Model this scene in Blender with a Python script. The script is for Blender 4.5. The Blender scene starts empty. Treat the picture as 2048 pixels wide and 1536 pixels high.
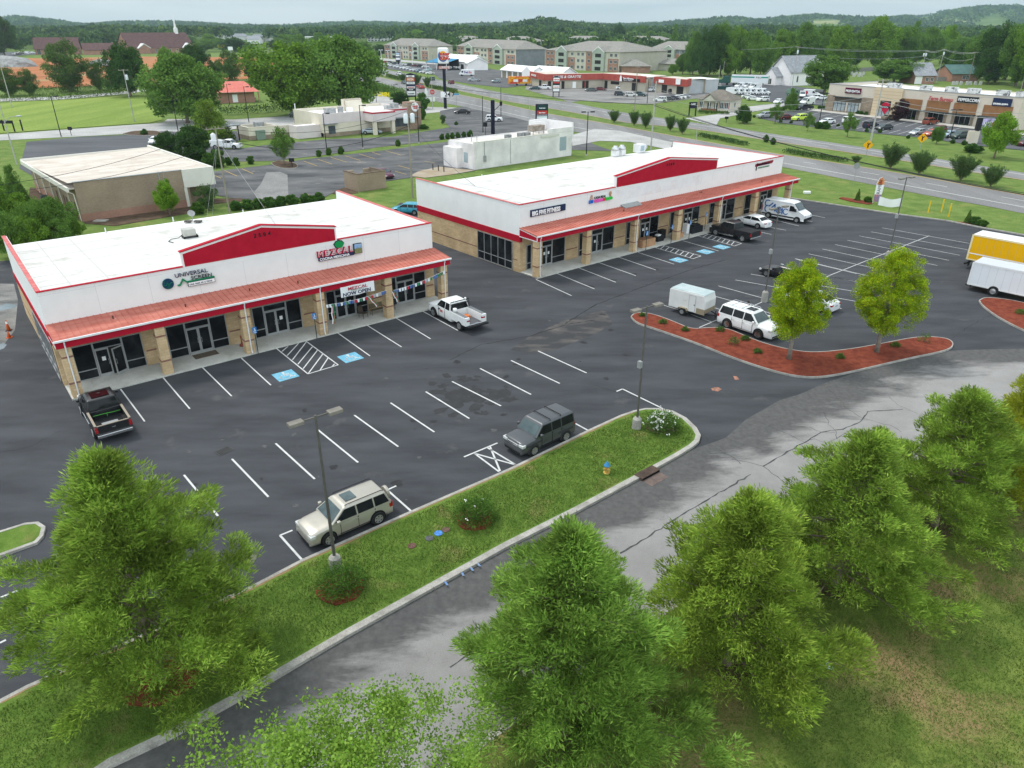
import bpy, bmesh, math, random
import numpy as np
from mathutils import Vector, Matrix
PI=math.pi; rad=math.radians
SC=bpy.context.scene; COL=SC.collection
# ---------------- camera
CAMH=22.4; FPX=1453.0; PITCH=math.atan((768-55)/FPX)
cam=bpy.data.objects.new('camera',bpy.data.cameras.new('camera')); COL.objects.link(cam)
cam.location=(0,0,CAMH); cam.rotation_euler=(PI/2-PITCH,0,0)
cam.data.sensor_width=36; cam.data.lens=36*FPX/2048; cam.data.clip_start=.5; cam.data.clip_end=20000
SC.camera=cam
# ---------------- world and sun (bright overcast)
SUN_EL,SUN_AZ=58,-55      # azimuth from +Y towards +X
W=bpy.data.worlds.new('World'); SC.world=W; W.use_nodes=True
nt=W.node_tree; nt.nodes.clear(); N=nt.nodes.new; L=nt.links.new
out=N('ShaderNodeOutputWorld'); bg=N('ShaderNodeBackground'); bg.inputs[1].default_value=.112
sky=N('ShaderNodeTexSky'); sky.sky_type='NISHITA'; sky.sun_disc=False; sky.sun_elevation=rad(SUN_EL); sky.sun_rotation=rad(SUN_AZ)
sky.air_density=1; sky.dust_density=2
tc=N('ShaderNodeTexCoord'); mp=N('ShaderNodeMapping'); mp.inputs['Scale'].default_value=(1.3,1.3,16)
n1=N('ShaderNodeTexNoise'); n1.inputs['Scale'].default_value=2.2; n1.inputs['Detail'].default_value=6; n1.inputs['Distortion'].default_value=.6
cr=N('ShaderNodeValToRGB'); cr.color_ramp.elements[0].position=.36; cr.color_ramp.elements[0].color=(5.3,6.25,6.75,1)
cr.color_ramp.elements[1].position=.64; cr.color_ramp.elements[1].color=(7.0,7.6,7.85,1)
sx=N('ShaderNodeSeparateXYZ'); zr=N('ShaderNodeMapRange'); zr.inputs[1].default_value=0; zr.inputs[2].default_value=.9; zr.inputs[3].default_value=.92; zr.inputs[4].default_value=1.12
yr=N('ShaderNodeMapRange'); yr.inputs[1].default_value=-.75; yr.inputs[2].default_value=.35; yr.inputs[3].default_value=2.5; yr.inputs[4].default_value=1.0; ym=N('ShaderNodeMath'); ym.operation='MULTIPLY'   # gain added to the unseen sky behind the camera, lights the front walls
vm=N('ShaderNodeVectorMath'); vm.operation='SCALE'
mx=N('ShaderNodeMix'); mx.data_type='RGBA'; mx.inputs[0].default_value=.86
L(tc.outputs['Generated'],mp.inputs[0]); L(mp.outputs[0],n1.inputs['Vector']); L(n1.outputs[0],cr.inputs[0])
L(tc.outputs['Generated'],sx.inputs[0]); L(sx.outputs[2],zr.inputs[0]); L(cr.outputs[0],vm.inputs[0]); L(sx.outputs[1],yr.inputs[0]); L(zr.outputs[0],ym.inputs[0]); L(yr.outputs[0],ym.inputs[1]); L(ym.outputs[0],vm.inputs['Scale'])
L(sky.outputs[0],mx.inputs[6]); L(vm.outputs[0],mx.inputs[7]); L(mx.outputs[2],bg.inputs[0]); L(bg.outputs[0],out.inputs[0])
sl=bpy.data.lights.new('sun','SUN'); sl.energy=2.1; sl.angle=rad(11); sl.color=(1,.96,.9)
so=bpy.data.objects.new('sun',sl); COL.objects.link(so)
sd=Vector((math.sin(rad(SUN_AZ))*math.cos(rad(SUN_EL)),math.cos(rad(SUN_AZ))*math.cos(rad(SUN_EL)),math.sin(rad(SUN_EL))))
so.rotation_euler=sd.to_track_quat('Z','Y').to_euler(); so.location=sd*200
SC.view_settings.view_transform='Standard'; SC.view_settings.look='None'; SC.view_settings.gamma=1
SC.view_settings.exposure=.12
# ---------------- geometry of the photograph: pixel (2048x1536) -> ground point
_f=np.array([0,math.cos(PITCH),-math.sin(PITCH)]); _u=np.array([0,math.sin(PITCH),math.cos(PITCH)]); _x=np.array([1.,0,0]); _C=np.array([0,0,CAMH])
def G(px,py,z=0.0):
 d=_x*(px-1024)/FPX-_u*(py-768)/FPX+_f; P=_C+d*((z-CAMH)/d[2]); return (float(P[0]),float(P[1]),z)
def proj(P):
 v=np.array(P,float)-_C; return (1024+FPX*(v@_x)/(v@_f),768-FPX*(v@_u)/(v@_f))
def HG(bx,by,ty,z0=0):
 b=G(bx,by,z0); lo,hi=z0,90
 for _ in range(40):
  m=(lo+hi)/2
  if proj((b[0],b[1],m))[1]>ty: lo=m
  else: hi=m
 return lo
def scale_at(px,py): p=G(px,py); return (np.array(p)-_C)@_f/FPX      # metres per photo pixel
def frame(deg): a=rad(deg); return np.array([math.cos(a),math.sin(a)]),np.array([-math.sin(a),math.cos(a)])
def inframe(deg,x,y): X,Y=frame(deg); p=X*x+Y*y; return (float(p[0]),float(p[1]))
# ---------------- tagging
def tag(o,label=None,cat=None,group=None,kind=None):
 if label: o['label']=label
 if cat: o['category']=cat
 if group: o['group']=group
 if kind: o['kind']=kind
 return o
def thing(name,label,cat,loc=(0,0,0),rz=0,group=None):
 o=bpy.data.objects.new(name,None); COL.objects.link(o); o.empty_display_size=.3
 o.location=loc; o.rotation_euler=(0,0,rz); return tag(o,label,cat,group)
def copy_tree(o,parent=None):
 c=o.copy(); COL.objects.link(c); c.parent=parent
 for ch in list(o.children): copy_tree(ch,c)
 return c
# ---------------- materials
MATS={}
def M(name,c1,c2=None,s=1.0,rough=.8,metal=0,bump=0,bs=None,lo=.35,hi=.65,c3=None,s3=.1,lo3=.5,hi3=.6,spec=.12,coat=0,isl=0,trans=0,emit=None,grain=0,stretch=None,alpha=None):
 if name in MATS: return MATS[name]
 m=bpy.data.materials.new(name); m.use_nodes=True; t=m.node_tree; n=t.nodes; b=n['Principled BSDF']; l=t.links.new
 def c4(c): return (c[0],c[1],c[2],1)
 b.inputs['Roughness'].default_value=rough; b.inputs['Metallic'].default_value=metal; b.inputs['Specular IOR Level'].default_value=spec
 if coat: b.inputs['Coat Weight'].default_value=coat; b.inputs['Coat Roughness'].default_value=.04
 tc=n.new('ShaderNodeTexCoord'); vec=tc.outputs['Object']
 if stretch:
  mp=n.new('ShaderNodeMapping'); mp.inputs['Scale'].default_value=stretch[:3]
  if len(stretch)>3: mp.inputs['Rotation'].default_value=(0,0,stretch[3])
  l(vec,mp.inputs[0]); vec=mp.outputs[0]
 def noise(sc,det=5,v=vec):
  q=n.new('ShaderNodeTexNoise'); q.inputs['Scale'].default_value=sc; q.inputs['Detail'].default_value=det; q.inputs['Roughness'].default_value=.62; l(v,q.inputs['Vector']); return q.outputs[0]
 def rng(src,a,z):
  q=n.new('ShaderNodeMapRange'); q.inputs[1].default_value=a; q.inputs[2].default_value=z; l(src,q.inputs[0]); return q.outputs[0]
 def mix(fac,A,B,op='MIX'):
  q=n.new('ShaderNodeMix'); q.data_type='RGBA'; q.blend_type=op
  if isinstance(fac,float): q.inputs[0].default_value=fac
  else: l(fac,q.inputs[0])
  for i,X in ((6,A),(7,B)):
   if isinstance(X,tuple): q.inputs[i].default_value=X
   else: l(X,q.inputs[i])
  return q.outputs[2]
 col=c4(c1)
 if c2 is not None:
  if isl:
   g=n.new('ShaderNodeNewGeometry'); a=mix(g.outputs['Random Per Island'],c4(c1),c4(c2))
   col=a
   if s:
    k=tuple(max(0,x*isl) for x in c1)
    col=mix(rng(noise(s,2),lo,hi),a,mix(1.0,a,(isl,isl,isl,1),'MULTIPLY'))
  else: col=mix(rng(noise(s),lo,hi),c4(c1),c4(c2))
 if c3 is not None: col=mix(rng(noise(s3,6,tc.outputs['Object']),lo3,hi3),col,c4(c3))
 if grain: col=mix(rng(noise(grain,2,tc.outputs['Object']),.3,.7),mix(1.0,col,(.78,.78,.78,1),'MULTIPLY'),mix(1.0,col,(1.2,1.2,1.2,1),'MULTIPLY'))
 if isinstance(col,tuple): b.inputs['Base Color'].default_value=col
 else: l(col,b.inputs['Base Color'])
 if bump:
  q=n.new('ShaderNodeBump'); q.inputs['Strength'].default_value=min(1,bump); q.inputs['Distance'].default_value=.05*max(1,bump); l(noise(bs or s*8,3,tc.outputs['Object']),q.inputs['Height']); l(q.outputs[0],b.inputs['Normal'])
 if emit: b.inputs['Emission Color'].default_value=c4(c1); b.inputs['Emission Strength'].default_value=emit
 if trans:
  o=[x for x in n if x.type=='OUTPUT_MATERIAL'][0]; tr=n.new('ShaderNodeBsdfTranslucent'); ms=n.new('ShaderNodeMixShader'); ms.inputs[0].default_value=trans
  if isinstance(col,tuple): tr.inputs[0].default_value=col
  else: l(col,tr.inputs[0])
  l(b.outputs[0],ms.inputs[1]); l(tr.outputs[0],ms.inputs[2]); l(ms.outputs[0],o.inputs[0])
 if alpha is not None: b.inputs['Alpha'].default_value=alpha
 MATS[name]=m; return m
def paint(c,name=None):
 return M(name or 'paint_%d_%d_%d'%tuple(int(x*255) for x in c),c,metal=.45 if .08<max(c)<.6 and max(c)-min(c)<.2 else 0,rough=.35,spec=.4,coat=.4,c2=tuple(min(1,x*.93+.004) for x in c),s=3)
# ---------------- mesh builder
class MB:
 def __init__(s): s.v=[];s.f=[];s.m=[];s.mi=0
 def add(s,vs,fs):
  o=len(s.v); s.v+=[tuple(map(float,v)) for v in vs]; s.f+=[tuple(i+o for i in f) for f in fs]; s.m+=[s.mi]*len(fs); return s
 def box(s,x0,x1,y0,y1,z0,z1):
  return s.add([(x0,y0,z0),(x1,y0,z0),(x1,y1,z0),(x0,y1,z0),(x0,y0,z1),(x1,y0,z1),(x1,y1,z1),(x0,y1,z1)],[(0,3,2,1),(4,5,6,7),(0,1,5,4),(1,2,6,5),(2,3,7,6),(3,0,4,7)])
 def prism(s,poly,z0,z1,flat=False):
  n=len(poly); a=sum(poly[i][0]*poly[(i+1)%n][1]-poly[(i+1)%n][0]*poly[i][1] for i in range(n))
  if a<0: poly=poly[::-1]
  if flat: return s.add([(p[0],p[1],z1) for p in poly],[tuple(range(n))])
  return s.add([(p[0],p[1],z0) for p in poly]+[(p[0],p[1],z1) for p in poly],[tuple(range(n-1,-1,-1)),tuple(range(n,2*n))]+[(i,(i+1)%n,n+(i+1)%n,n+i) for i in range(n)])
 def prismY(s,poly,y0,y1):      # poly in (x,z)
  n=len(poly); a=sum(poly[i][0]*poly[(i+1)%n][1]-poly[(i+1)%n][0]*poly[i][1] for i in range(n))
  if a<0: poly=poly[::-1]
  return s.add([(p[0],y0,p[1]) for p in poly]+[(p[0],y1,p[1]) for p in poly],[tuple(range(n)),tuple(range(2*n-1,n-1,-1))]+[(i,n+i,n+(i+1)%n,(i+1)%n) for i in range(n)])
 def prismX(s,poly,x0,x1):      # poly in (y,z)
  n=len(poly); a=sum(poly[i][0]*poly[(i+1)%n][1]-poly[(i+1)%n][0]*poly[i][1] for i in range(n))
  if a<0: poly=poly[::-1]
  return s.add([(x0,p[0],p[1]) for p in poly]+[(x1,p[0],p[1]) for p in poly],[tuple(range(n-1,-1,-1)),tuple(range(n,2*n))]+[(i,(i+1)%n,n+(i+1)%n,n+i) for i in range(n)])
 def tube(s,pts,r,n=8,r2=None,cap=True):
  pts=[Vector(p) for p in pts]; k=len(pts); base=len(s.v); vs=[]; fs=[]
  for i,p in enumerate(pts):
   d=(pts[min(i+1,k-1)]-pts[max(i-1,0)]).normalized(); a=d.cross(Vector((0,0,1)))
   if a.length<.05: a=d.cross(Vector((1,0,0)))
   a.normalize(); b=d.cross(a); rr=r[i] if isinstance(r,(list,tuple)) else (r if r2 is None else r+(r2-r)*i/(k-1))
   for j in range(n):
    t=2*PI*j/n; vs.append(p+a*(rr*math.cos(t))+b*(rr*math.sin(t)))
  for i in range(k-1):
   for j in range(n): fs.append((i*n+j,i*n+(j+1)%n,(i+1)*n+(j+1)%n,(i+1)*n+j))
  if cap: fs+= [tuple(range(n-1,-1,-1)),tuple((k-1)*n+j for j in range(n))]
  return s.add(vs,fs)
 def lathe(s,c,prof,n=16,axis='z'):
  vs=[];fs=[];k=len(prof)
  for r,z in prof:
   for j in range(n):
    t=2*PI*j/n
    if axis=='z': vs.append((c[0]+r*math.cos(t),c[1]+r*math.sin(t),c[2]+z))
    else: vs.append((c[0]+r*math.cos(t),c[1]+z,c[2]+r*math.sin(t)))
  for i in range(k-1):
   for j in range(n): fs.append((i*n+j,i*n+(j+1)%n,(i+1)*n+(j+1)%n,(i+1)*n+j))
  fs+=[tuple(range(n-1,-1,-1)),tuple((k-1)*n+j for j in range(n))]
  return s.add(vs,fs)
 def quad(s,a,b,c,d): return s.add([a,b,c,d],[(0,1,2,3)])
 def blob(s,c,r,n=10,m=6,jit=.0,rng=random):
  vs=[(c[0],c[1],c[2]+r[2])];fs=[]
  for i in range(1,m):
   for j in range(n):
    a=PI*i/m;t=2*PI*j/n;k=1+rng.uniform(-jit,jit)
    vs.append((c[0]+r[0]*k*math.sin(a)*math.cos(t),c[1]+r[1]*k*math.sin(a)*math.sin(t),c[2]+r[2]*k*math.cos(a)))
  vs.append((c[0],c[1],c[2]-r[2])); e=len(vs)-1
  for j in range(n): fs.append((0,1+j,1+(j+1)%n)); fs.append((e,1+(m-2)*n+(j+1)%n,1+(m-2)*n+j))
  for i in range(m-2):
   for j in range(n): a=1+i*n+j;b=1+i*n+(j+1)%n; fs.append((a,a+n,b+n,b))
  return s.add(vs,fs)
 def build(s,name,mats,parent=None,smooth=False,loc=None,rot=None,uv=None,bevel=0):
  me=bpy.data.meshes.new(name); me.from_pydata(s.v,[],s.f)
  for m in (mats if isinstance(mats,(list,tuple)) else [mats]): me.materials.append(m)
  if any(s.m): me.polygons.foreach_set('material_index',s.m)
  bm=bmesh.new(); bm.from_mesh(me); bmesh.ops.recalc_face_normals(bm,faces=bm.faces)
  if len(s.f)==1 and bm.faces[:] and bm.faces[0].normal.z<0: bmesh.ops.reverse_faces(bm,faces=bm.faces)
  bm.to_mesh(me); bm.free()
  if smooth: me.polygons.foreach_set('use_smooth',[True]*len(me.polygons))
  o=bpy.data.objects.new(name,me); COL.objects.link(o); o.parent=parent
  if loc is not None: o.location=loc
  if rot is not None: o.rotation_euler=rot
  if bevel:
   b=o.modifiers.new('bevel','BEVEL'); b.width=bevel; b.segments=2 if bevel<.06 else 3; b.limit_method='ANGLE'; b.angle_limit=rad(28)
  return o
def each(name,mat,parent,boxes,**k):
 for b in boxes: MB().box(*b).build(name,mat,parent,**k)
def struct(o): o['kind']='structure'; return o
SHN=[0]
def sheet(name,pts,z,mat,px=True):
 if z>=.012: SHN[0]+=1; z+=.003*SHN[0]
 m=MB(); P=[G(*p)[:2] for p in pts] if px else pts
 m.prism(P,0,z,flat=True); return struct(m.build(name,mat))
def text(body,size,depth,mat,parent,loc,rot=(PI/2,0,0),name='lettering',align='LEFT',sx=1,shear=0,bold=0,label=None):
 cu=bpy.data.curves.new(name,'FONT'); cu.body=body; cu.size=size; cu.extrude=depth/2; cu.align_x=align; cu.shear=shear; cu.offset=bold; cu.resolution_u=3
 t=bpy.data.objects.new(name,cu); COL.objects.link(t); dg=bpy.context.evaluated_depsgraph_get(); dg.update()
 me=bpy.data.meshes.new_from_object(t.evaluated_get(dg)); bpy.data.objects.remove(t); bpy.data.curves.remove(cu)
 me.materials.clear(); me.materials.append(mat)
 o=bpy.data.objects.new(name,me); COL.objects.link(o); o.parent=parent; o.location=loc; o.rotation_euler=rot; o.scale=(sx,1,1); me.name=name
 if label: o['label']=label
 return o
def offset_poly(pts,d):
 out=[];n=len(pts)
 for i in range(n):
  a=Vector(pts[max(i-1,0)][:2]);b=Vector(pts[i][:2]);c=Vector(pts[min(i+1,n-1)][:2])
  d1=(b-a).normalized() if i>0 else (c-b).normalized(); d2=(c-b).normalized() if i<n-1 else d1
  t=(d1+d2)
  t=t.normalized() if t.length>.1 else d1
  nn=Vector((-t.y,t.x)); k=1/max(.5,nn.dot(Vector((-d1.y,d1.x)))); out.append((b.x+nn.x*d*k,b.y+nn.y*d*k))
 return out
def resample(pts,n):
 P=np.array([p[:2] for p in pts]); d=np.r_[0,np.cumsum(np.hypot(*np.diff(P,axis=0).T))]; t=np.linspace(0,d[-1],n)
 return [(float(np.interp(v,d,P[:,0])),float(np.interp(v,d,P[:,1]))) for v in t]
def smoothline(pts,it=2):
 P=[tuple(p[:2]) for p in pts]
 for _ in range(it):
  Q=[P[0]]
  for a,b in zip(P[:-1],P[1:]): Q+=[(a[0]*.75+b[0]*.25,a[1]*.75+b[1]*.25),(a[0]*.25+b[0]*.75,a[1]*.25+b[1]*.75)]
  P=Q+[P[-1]]
 return P
def uvstrip(name,A,B,z,mat,n=60,m=4):
 """road sheet between two edge lines; uv = metres along, fraction across"""
 A=resample(A,n);B=resample(B,n); vs=[];uv=[];u=0
 for i in range(n):
  if i: u+=math.hypot((A[i][0]+B[i][0]-A[i-1][0]-B[i-1][0])/2,(A[i][1]+B[i][1]-A[i-1][1]-B[i-1][1])/2)
  for j in range(m+1):
   t=j/m; vs.append((A[i][0]*(1-t)+B[i][0]*t,A[i][1]*(1-t)+B[i][1]*t,z)); uv.append((u,t))
 fs=[(i*(m+1)+j,i*(m+1)+j+1,(i+1)*(m+1)+j+1,(i+1)*(m+1)+j) for i in range(n-1) for j in range(m)]
 me=bpy.data.meshes.new(name); me.from_pydata(vs,[],fs); me.materials.append(mat); ul=me.uv_layers.new()
 for lp in me.loops: ul.data[lp.index].uv=uv[lp.vertex_index]
 if me.polygons[0].normal.z<0: me.flip_normals()
 o=bpy.data.objects.new(name,me); COL.objects.link(o); return struct(o)
def kerb(line,w,h,mat,name='kerb',z0=0,gut=0):
 """real step kerb along a line; solid strip of width w and height h (gut: flat gutter width on the right)"""
 A=line;B=offset_poly(line,-w); m=MB(); n=len(A)
 vs=[]
 for a,b in zip(A,B): vs+=[(a[0],a[1],z0),(a[0],a[1],z0+h),(b[0],b[1],z0+h-.012),(b[0],b[1],z0)]
 fs=[]
 for i in range(n-1):
  for j in range(3): fs.append((i*4+j,i*4+j+1,(i+1)*4+j+1,(i+1)*4+j))
 fs+=[(0,1,2,3),tuple((n-1)*4+j for j in (3,2,1,0))]
 m.add(vs,fs)
 if gut:
  Cc=offset_poly(line,-w-gut); vs=[];fs=[]
  for a,b in zip(B,Cc): vs+=[(a[0],a[1],z0+.02),(b[0],b[1],z0+.02),(b[0],b[1],z0)]
  for i in range(n-1): fs+=[(i*3,i*3+1,(i+1)*3+1,(i+1)*3),(i*3+1,i*3+2,(i+1)*3+2,(i+1)*3+1)]
  m.add(vs,fs)
 return struct(m.build(name,mat))
def quadcloud(name,C,D,ln,wd,mat,parent=None,rs=None,loc=(0,0,0),link=True):
 """many leaf shaped faces: kite with base C, direction D"""
 rs=rs or np.random.RandomState(0); n=len(C); D=D/np.maximum(1e-6,np.linalg.norm(D,axis=1,keepdims=True))
 R=rs.normal(size=(n,3)); S=np.cross(D,R); S/=np.maximum(1e-6,np.linalg.norm(S,axis=1,keepdims=True))
 ln=np.broadcast_to(ln,(n,))[:,None]; wd=np.broadcast_to(wd,(n,))[:,None]
 V=np.empty((n,4,3)); V[:,0]=C; V[:,1]=C+D*ln*.45+S*wd*.5; V[:,2]=C+D*ln; V[:,3]=C+D*ln*.45-S*wd*.5
 me=bpy.data.meshes.new(name); me.vertices.add(4*n); me.vertices.foreach_set('co',V.astype(np.float32).ravel())
 me.loops.add(4*n); me.loops.foreach_set('vertex_index',np.arange(4*n,dtype=np.int32)); me.polygons.add(n)
 me.polygons.foreach_set('loop_start',np.arange(0,4*n,4,dtype=np.int32)); me.polygons.foreach_set('loop_total',np.full(n,4,dtype=np.int32))
 me.materials.append(mat); me.update(); me.validate()
 o=bpy.data.objects.new(name,me)
 if link: COL.objects.link(o)
 o.parent=parent; o.location=loc; return o
# =====================================================================  MATERIALS OF THE SETTING
m_grass=M('grass_mown',(.095,.155,.032),(.155,.215,.055),s=.5,rough=.95,spec=.1,bump=.6,bs=9,c3=(.25,.23,.08),s3=.22,lo3=.56,hi3=.78,grain=7)
m_lawn=M('lawn_near',(.085,.155,.024),(.145,.225,.042),s=1.1,rough=.95,spec=.1,bump=.9,bs=26,c3=(.25,.20,.085),s3=.45,lo3=.56,hi3=.76,grain=24)
m_field=M('grass_field',(.15,.22,.04),(.235,.30,.07),s=.06,rough=.95,spec=.1,stretch=(2.6,.25,1,-.35),bump=.4,bs=5,grain=2)
m_asph=M('asphalt_dark',(.042,.044,.050),(.067,.070,.078),s=.55,rough=.75,spec=.14,stretch=(.28,1.0,1,rad(-40)),c3=(.115,.112,.108),s3=.33,lo3=.62,hi3=.80,grain=34,bump=.25,bs=60)
m_asph2=M('asphalt_worn',(.065,.067,.073),(.155,.153,.155),s=.22,rough=.85,spec=.12,stretch=(.5,1,1,rad(-40)),c3=(.24,.22,.20),s3=.3,lo3=.60,hi3=.72,grain=12,bump=.2,bs=30)
m_asph3=M('asphalt_fresh',(.075,.078,.086),(.115,.118,.126),s=.12,rough=.8,spec=.12,stretch=(.4,1.6,1,rad(60)),grain=9)
m_conc=M('concrete',(.40,.38,.34),(.52,.50,.46),s=.9,rough=.85,spec=.25,c3=(.24,.23,.21),s3=.8,lo3=.58,hi3=.8,grain=20,bump=.15,bs=40)
m_road2=M('concrete_road',(.33,.32,.31),(.44,.43,.42),s=.15,rough=.85,spec=.2,grain=3,stretch=(1,1,1))
m_hwy=M('highway_asphalt',(.17,.165,.165),(.245,.24,.238),s=.13,rough=.8,spec=.2,stretch=(1.6,.05,1,rad(23)),grain=4)
m_white=M('road_paint_white',(.62,.62,.61),(.50,.50,.49),s=3,rough=.7,c3=(.16,.16,.16),s3=2.6,lo3=.68,hi3=.78)
m_yel=M('road_paint_yellow',(.62,.42,.10),(.45,.34,.16),s=2,rough=.7)
m_mulch=M('red_mulch',(.155,.036,.022),(.26,.066,.038),s=2.2,rough=.95,spec=.1,bump=1.4,bs=22,grain=30)
m_soil=M('red_clay',(.33,.12,.055),(.42,.18,.085),s=.05,rough=.95,spec=.05,c3=(.30,.24,.12),s3=.03,lo3=.52,hi3=.66,grain=1.5)
m_gravel=M('grey_gravel',(.20,.20,.20),(.36,.36,.35),s=.6,rough=.95,spec=.1,bump=1,bs=3)
def old_road_mat():
 m=bpy.data.materials.new('old_road'); m.use_nodes=True; t=m.node_tree;n=t.nodes;l=t.links.new;b=n['Principled BSDF']
 tc=n.new('ShaderNodeTexCoord');
 def noise(s,d,src,dist=0,st=None):
  if st:
   mp=n.new('ShaderNodeMapping'); mp.inputs['Scale'].default_value=st; mp.inputs['Rotation'].default_value=(0,0,rad(-40)); l(src,mp.inputs[0]); src=mp.outputs[0]
  q=n.new('ShaderNodeTexNoise'); q.inputs['Scale'].default_value=s;q.inputs['Detail'].default_value=d;q.inputs['Roughness'].default_value=.68;q.inputs['Distortion'].default_value=dist;l(src,q.inputs['Vector']);return q.outputs[0]
 def mth(op,a,c=None):
  q=n.new('ShaderNodeMath');q.operation=op
  for i,x in enumerate((a,c)):
   if x is None: continue
   if isinstance(x,(int,float)): q.inputs[i].default_value=x
   else: l(x,q.inputs[i])
  return q.outputs[0]
 def rng(s,a,z,lo=0,hi=1):
  q=n.new('ShaderNodeMapRange');q.inputs[1].default_value=a;q.inputs[2].default_value=z;q.inputs[3].default_value=lo;q.inputs[4].default_value=hi;l(s,q.inputs[0]);return q.outputs[0]
 def mix(f,A,B,op='MIX'):
  q=n.new('ShaderNodeMix');q.data_type='RGBA';q.blend_type=op;l(f,q.inputs[0]) if not isinstance(f,float) else setattr(q.inputs[0],'default_value',f)
  for i,X in ((6,A),(7,B)):
   if isinstance(X,tuple): q.inputs[i].default_value=X
   else: l(X,q.inputs[i])
  return q.outputs[2]
 sp=n.new('ShaderNodeSeparateXYZ'); l(tc.outputs['UV'],sp.inputs[0]); v=sp.outputs[1]
 O=tc.outputs['Object']
 nn=mth('MULTIPLY',mth('SUBTRACT',noise(.55,7,O,.3,(.35,1,1)),.5),.95)
 f1=rng(mth('ADD',v,nn),.20,.40,1,0)            # damp band along the upper kerb
 f2=rng(mth('ADD',v,nn),.90,1.04,0,1)
 f=mth('MAXIMUM',f1,f2)
 spk=rng(noise(9,3,O),.60,.66); spm=rng(mth('ADD',v,nn),.33,.55,1,0)
 f=mth('MAXIMUM',f,mth('MULTIPLY',spk,mth('MULTIPLY',spm,.75)))
 base=mix(rng(noise(.35,5,O),.3,.7),(.235,.225,.219,1),(.315,.303,.296,1))
 base=mix(rng(noise(28,2,O),.3,.7),mix(1.0,base,(.84,.84,.84,1),'MULTIPLY'),mix(1.0,base,(1.1,1.1,1.1,1),'MULTIPLY'))
 dark=mix(rng(noise(3,5,O),.35,.7),(.08,.078,.078,1),(.12,.116,.114,1))
 l(mix(f,base,dark),b.inputs['Base Color']); b.inputs['Roughness'].default_value=.9; b.inputs['Specular IOR Level'].default_value=.12
 bp=n.new('ShaderNodeBump');bp.inputs['Strength'].default_value=.2;bp.inputs['Distance'].default_value=.02;l(noise(50,2,O),bp.inputs['Height']);l(bp.outputs[0],b.inputs['Normal'])
 return m
m_oldroad=old_road_mat()
# =====================================================================  GROUND
g=MB(); R=9000; nseg=48
g.add([(R*math.cos(2*PI*i/nseg),R*math.sin(2*PI*i/nseg),-.03) for i in range(nseg)],[tuple(range(nseg))]); struct(g.build('ground',m_grass))
# main dark lot (one sheet; kerbed islands stand on it)
lot=[(-700,2100),(0,1405),(54.7,1376),(500,1178),(602.5,1124),(822,1026),(1020,940),(1179,862),(1266,826),(1310,822),(1360,834),(1385,870),(1380,905),(1450,892),(1492,850),(1560,800),(1602,788),(1650,775),(1723,755),(1820,735),(1905,720),(1960,712),(2048,712),(2300,730),(2300,520),(2048,471),(1969.5,457.6),(1897,443),(1789,428.7),(1680.5,412),(1579,396),(1500,400),(1300,440),(1040,460),(870,412),(800,405),(780,425),(700,600),(300,560),(30,520),(-600,560),(-1600,1000)]
sheet('parking_lot_asphalt',lot,.0,m_asph)
sheet('worn_asphalt',[(-300,560),(28,568),(36,600),(30,660),(0,700),(-200,800)],.008,M('worn_patch',(.11,.11,.108),(.26,.25,.235),s=.5,rough=.85,grain=12,stretch=(.5,1,1)))
# old light road through the foreground
up=[(-260,1860),(225.6,1536),(335,1484),(489,1398),(700,1273.5),(778,1230),(1020,1095),(1154,1027),(1281,958.7),(1387,898),(1450,877),(1492,839),(1560,800),(1602,788),(1650,766),(1723,741),(1820,718.5),(1900,701),(2048,697),(2400,706)]
dn=[(300,1990),(620,1755),(974,1494),(1150,1364),(1291,1260),(1340,1228),(1500,1128),(1700,1008),(1860,915),(2001,842),(2048,830),(2500,760)]
UP=[G(*p)[:2] for p in up]; DN=[G(*p)[:2] for p in dn]
uvstrip('road',UP,DN,.006,m_oldroad,n=90)
# cracks of the old road
def cracks(name,lines,z,w,mat,seed=3):
 r=random.Random(seed); m=MB()
 for pts,wd in lines:
  P=[Vector(G(*p)[:2]) for p in pts]; Q=[P[0]]
  for a,b in zip(P[:-1],P[1:]):
   k=max(2,int((b-a).length/.35)); d=(b-a); nn=Vector((-d.y,d.x)).normalized()
   for i in range(1,k+1): Q.append(a+d*(i/k)+nn*r.gauss(0,.06 if wd<.05 else .03))
  L=[];Rr=[]
  for i,q in enumerate(Q):
   d=(Q[min(i+1,len(Q)-1)]-Q[max(0,i-1)]).normalized(); nn=Vector((-d.y,d.x)); h=wd*r.uniform(.15,.55)
   L.append((q.x+nn.x*h,q.y+nn.y*h,z));Rr.append((q.x-nn.x*h,q.y-nn.y*h,z))
  n=len(Q); m.add(L+Rr,[(i,i+1,n+i+1,n+i) for i in range(n-1)])
 return struct(m.build(name,mat))
m_crack=M('crack_fill',(.045,.045,.045),(.09,.09,.09),s=6,rough=.9)
def z5p(a,b): return a/3.16+1400,b/3.16+700
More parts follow.
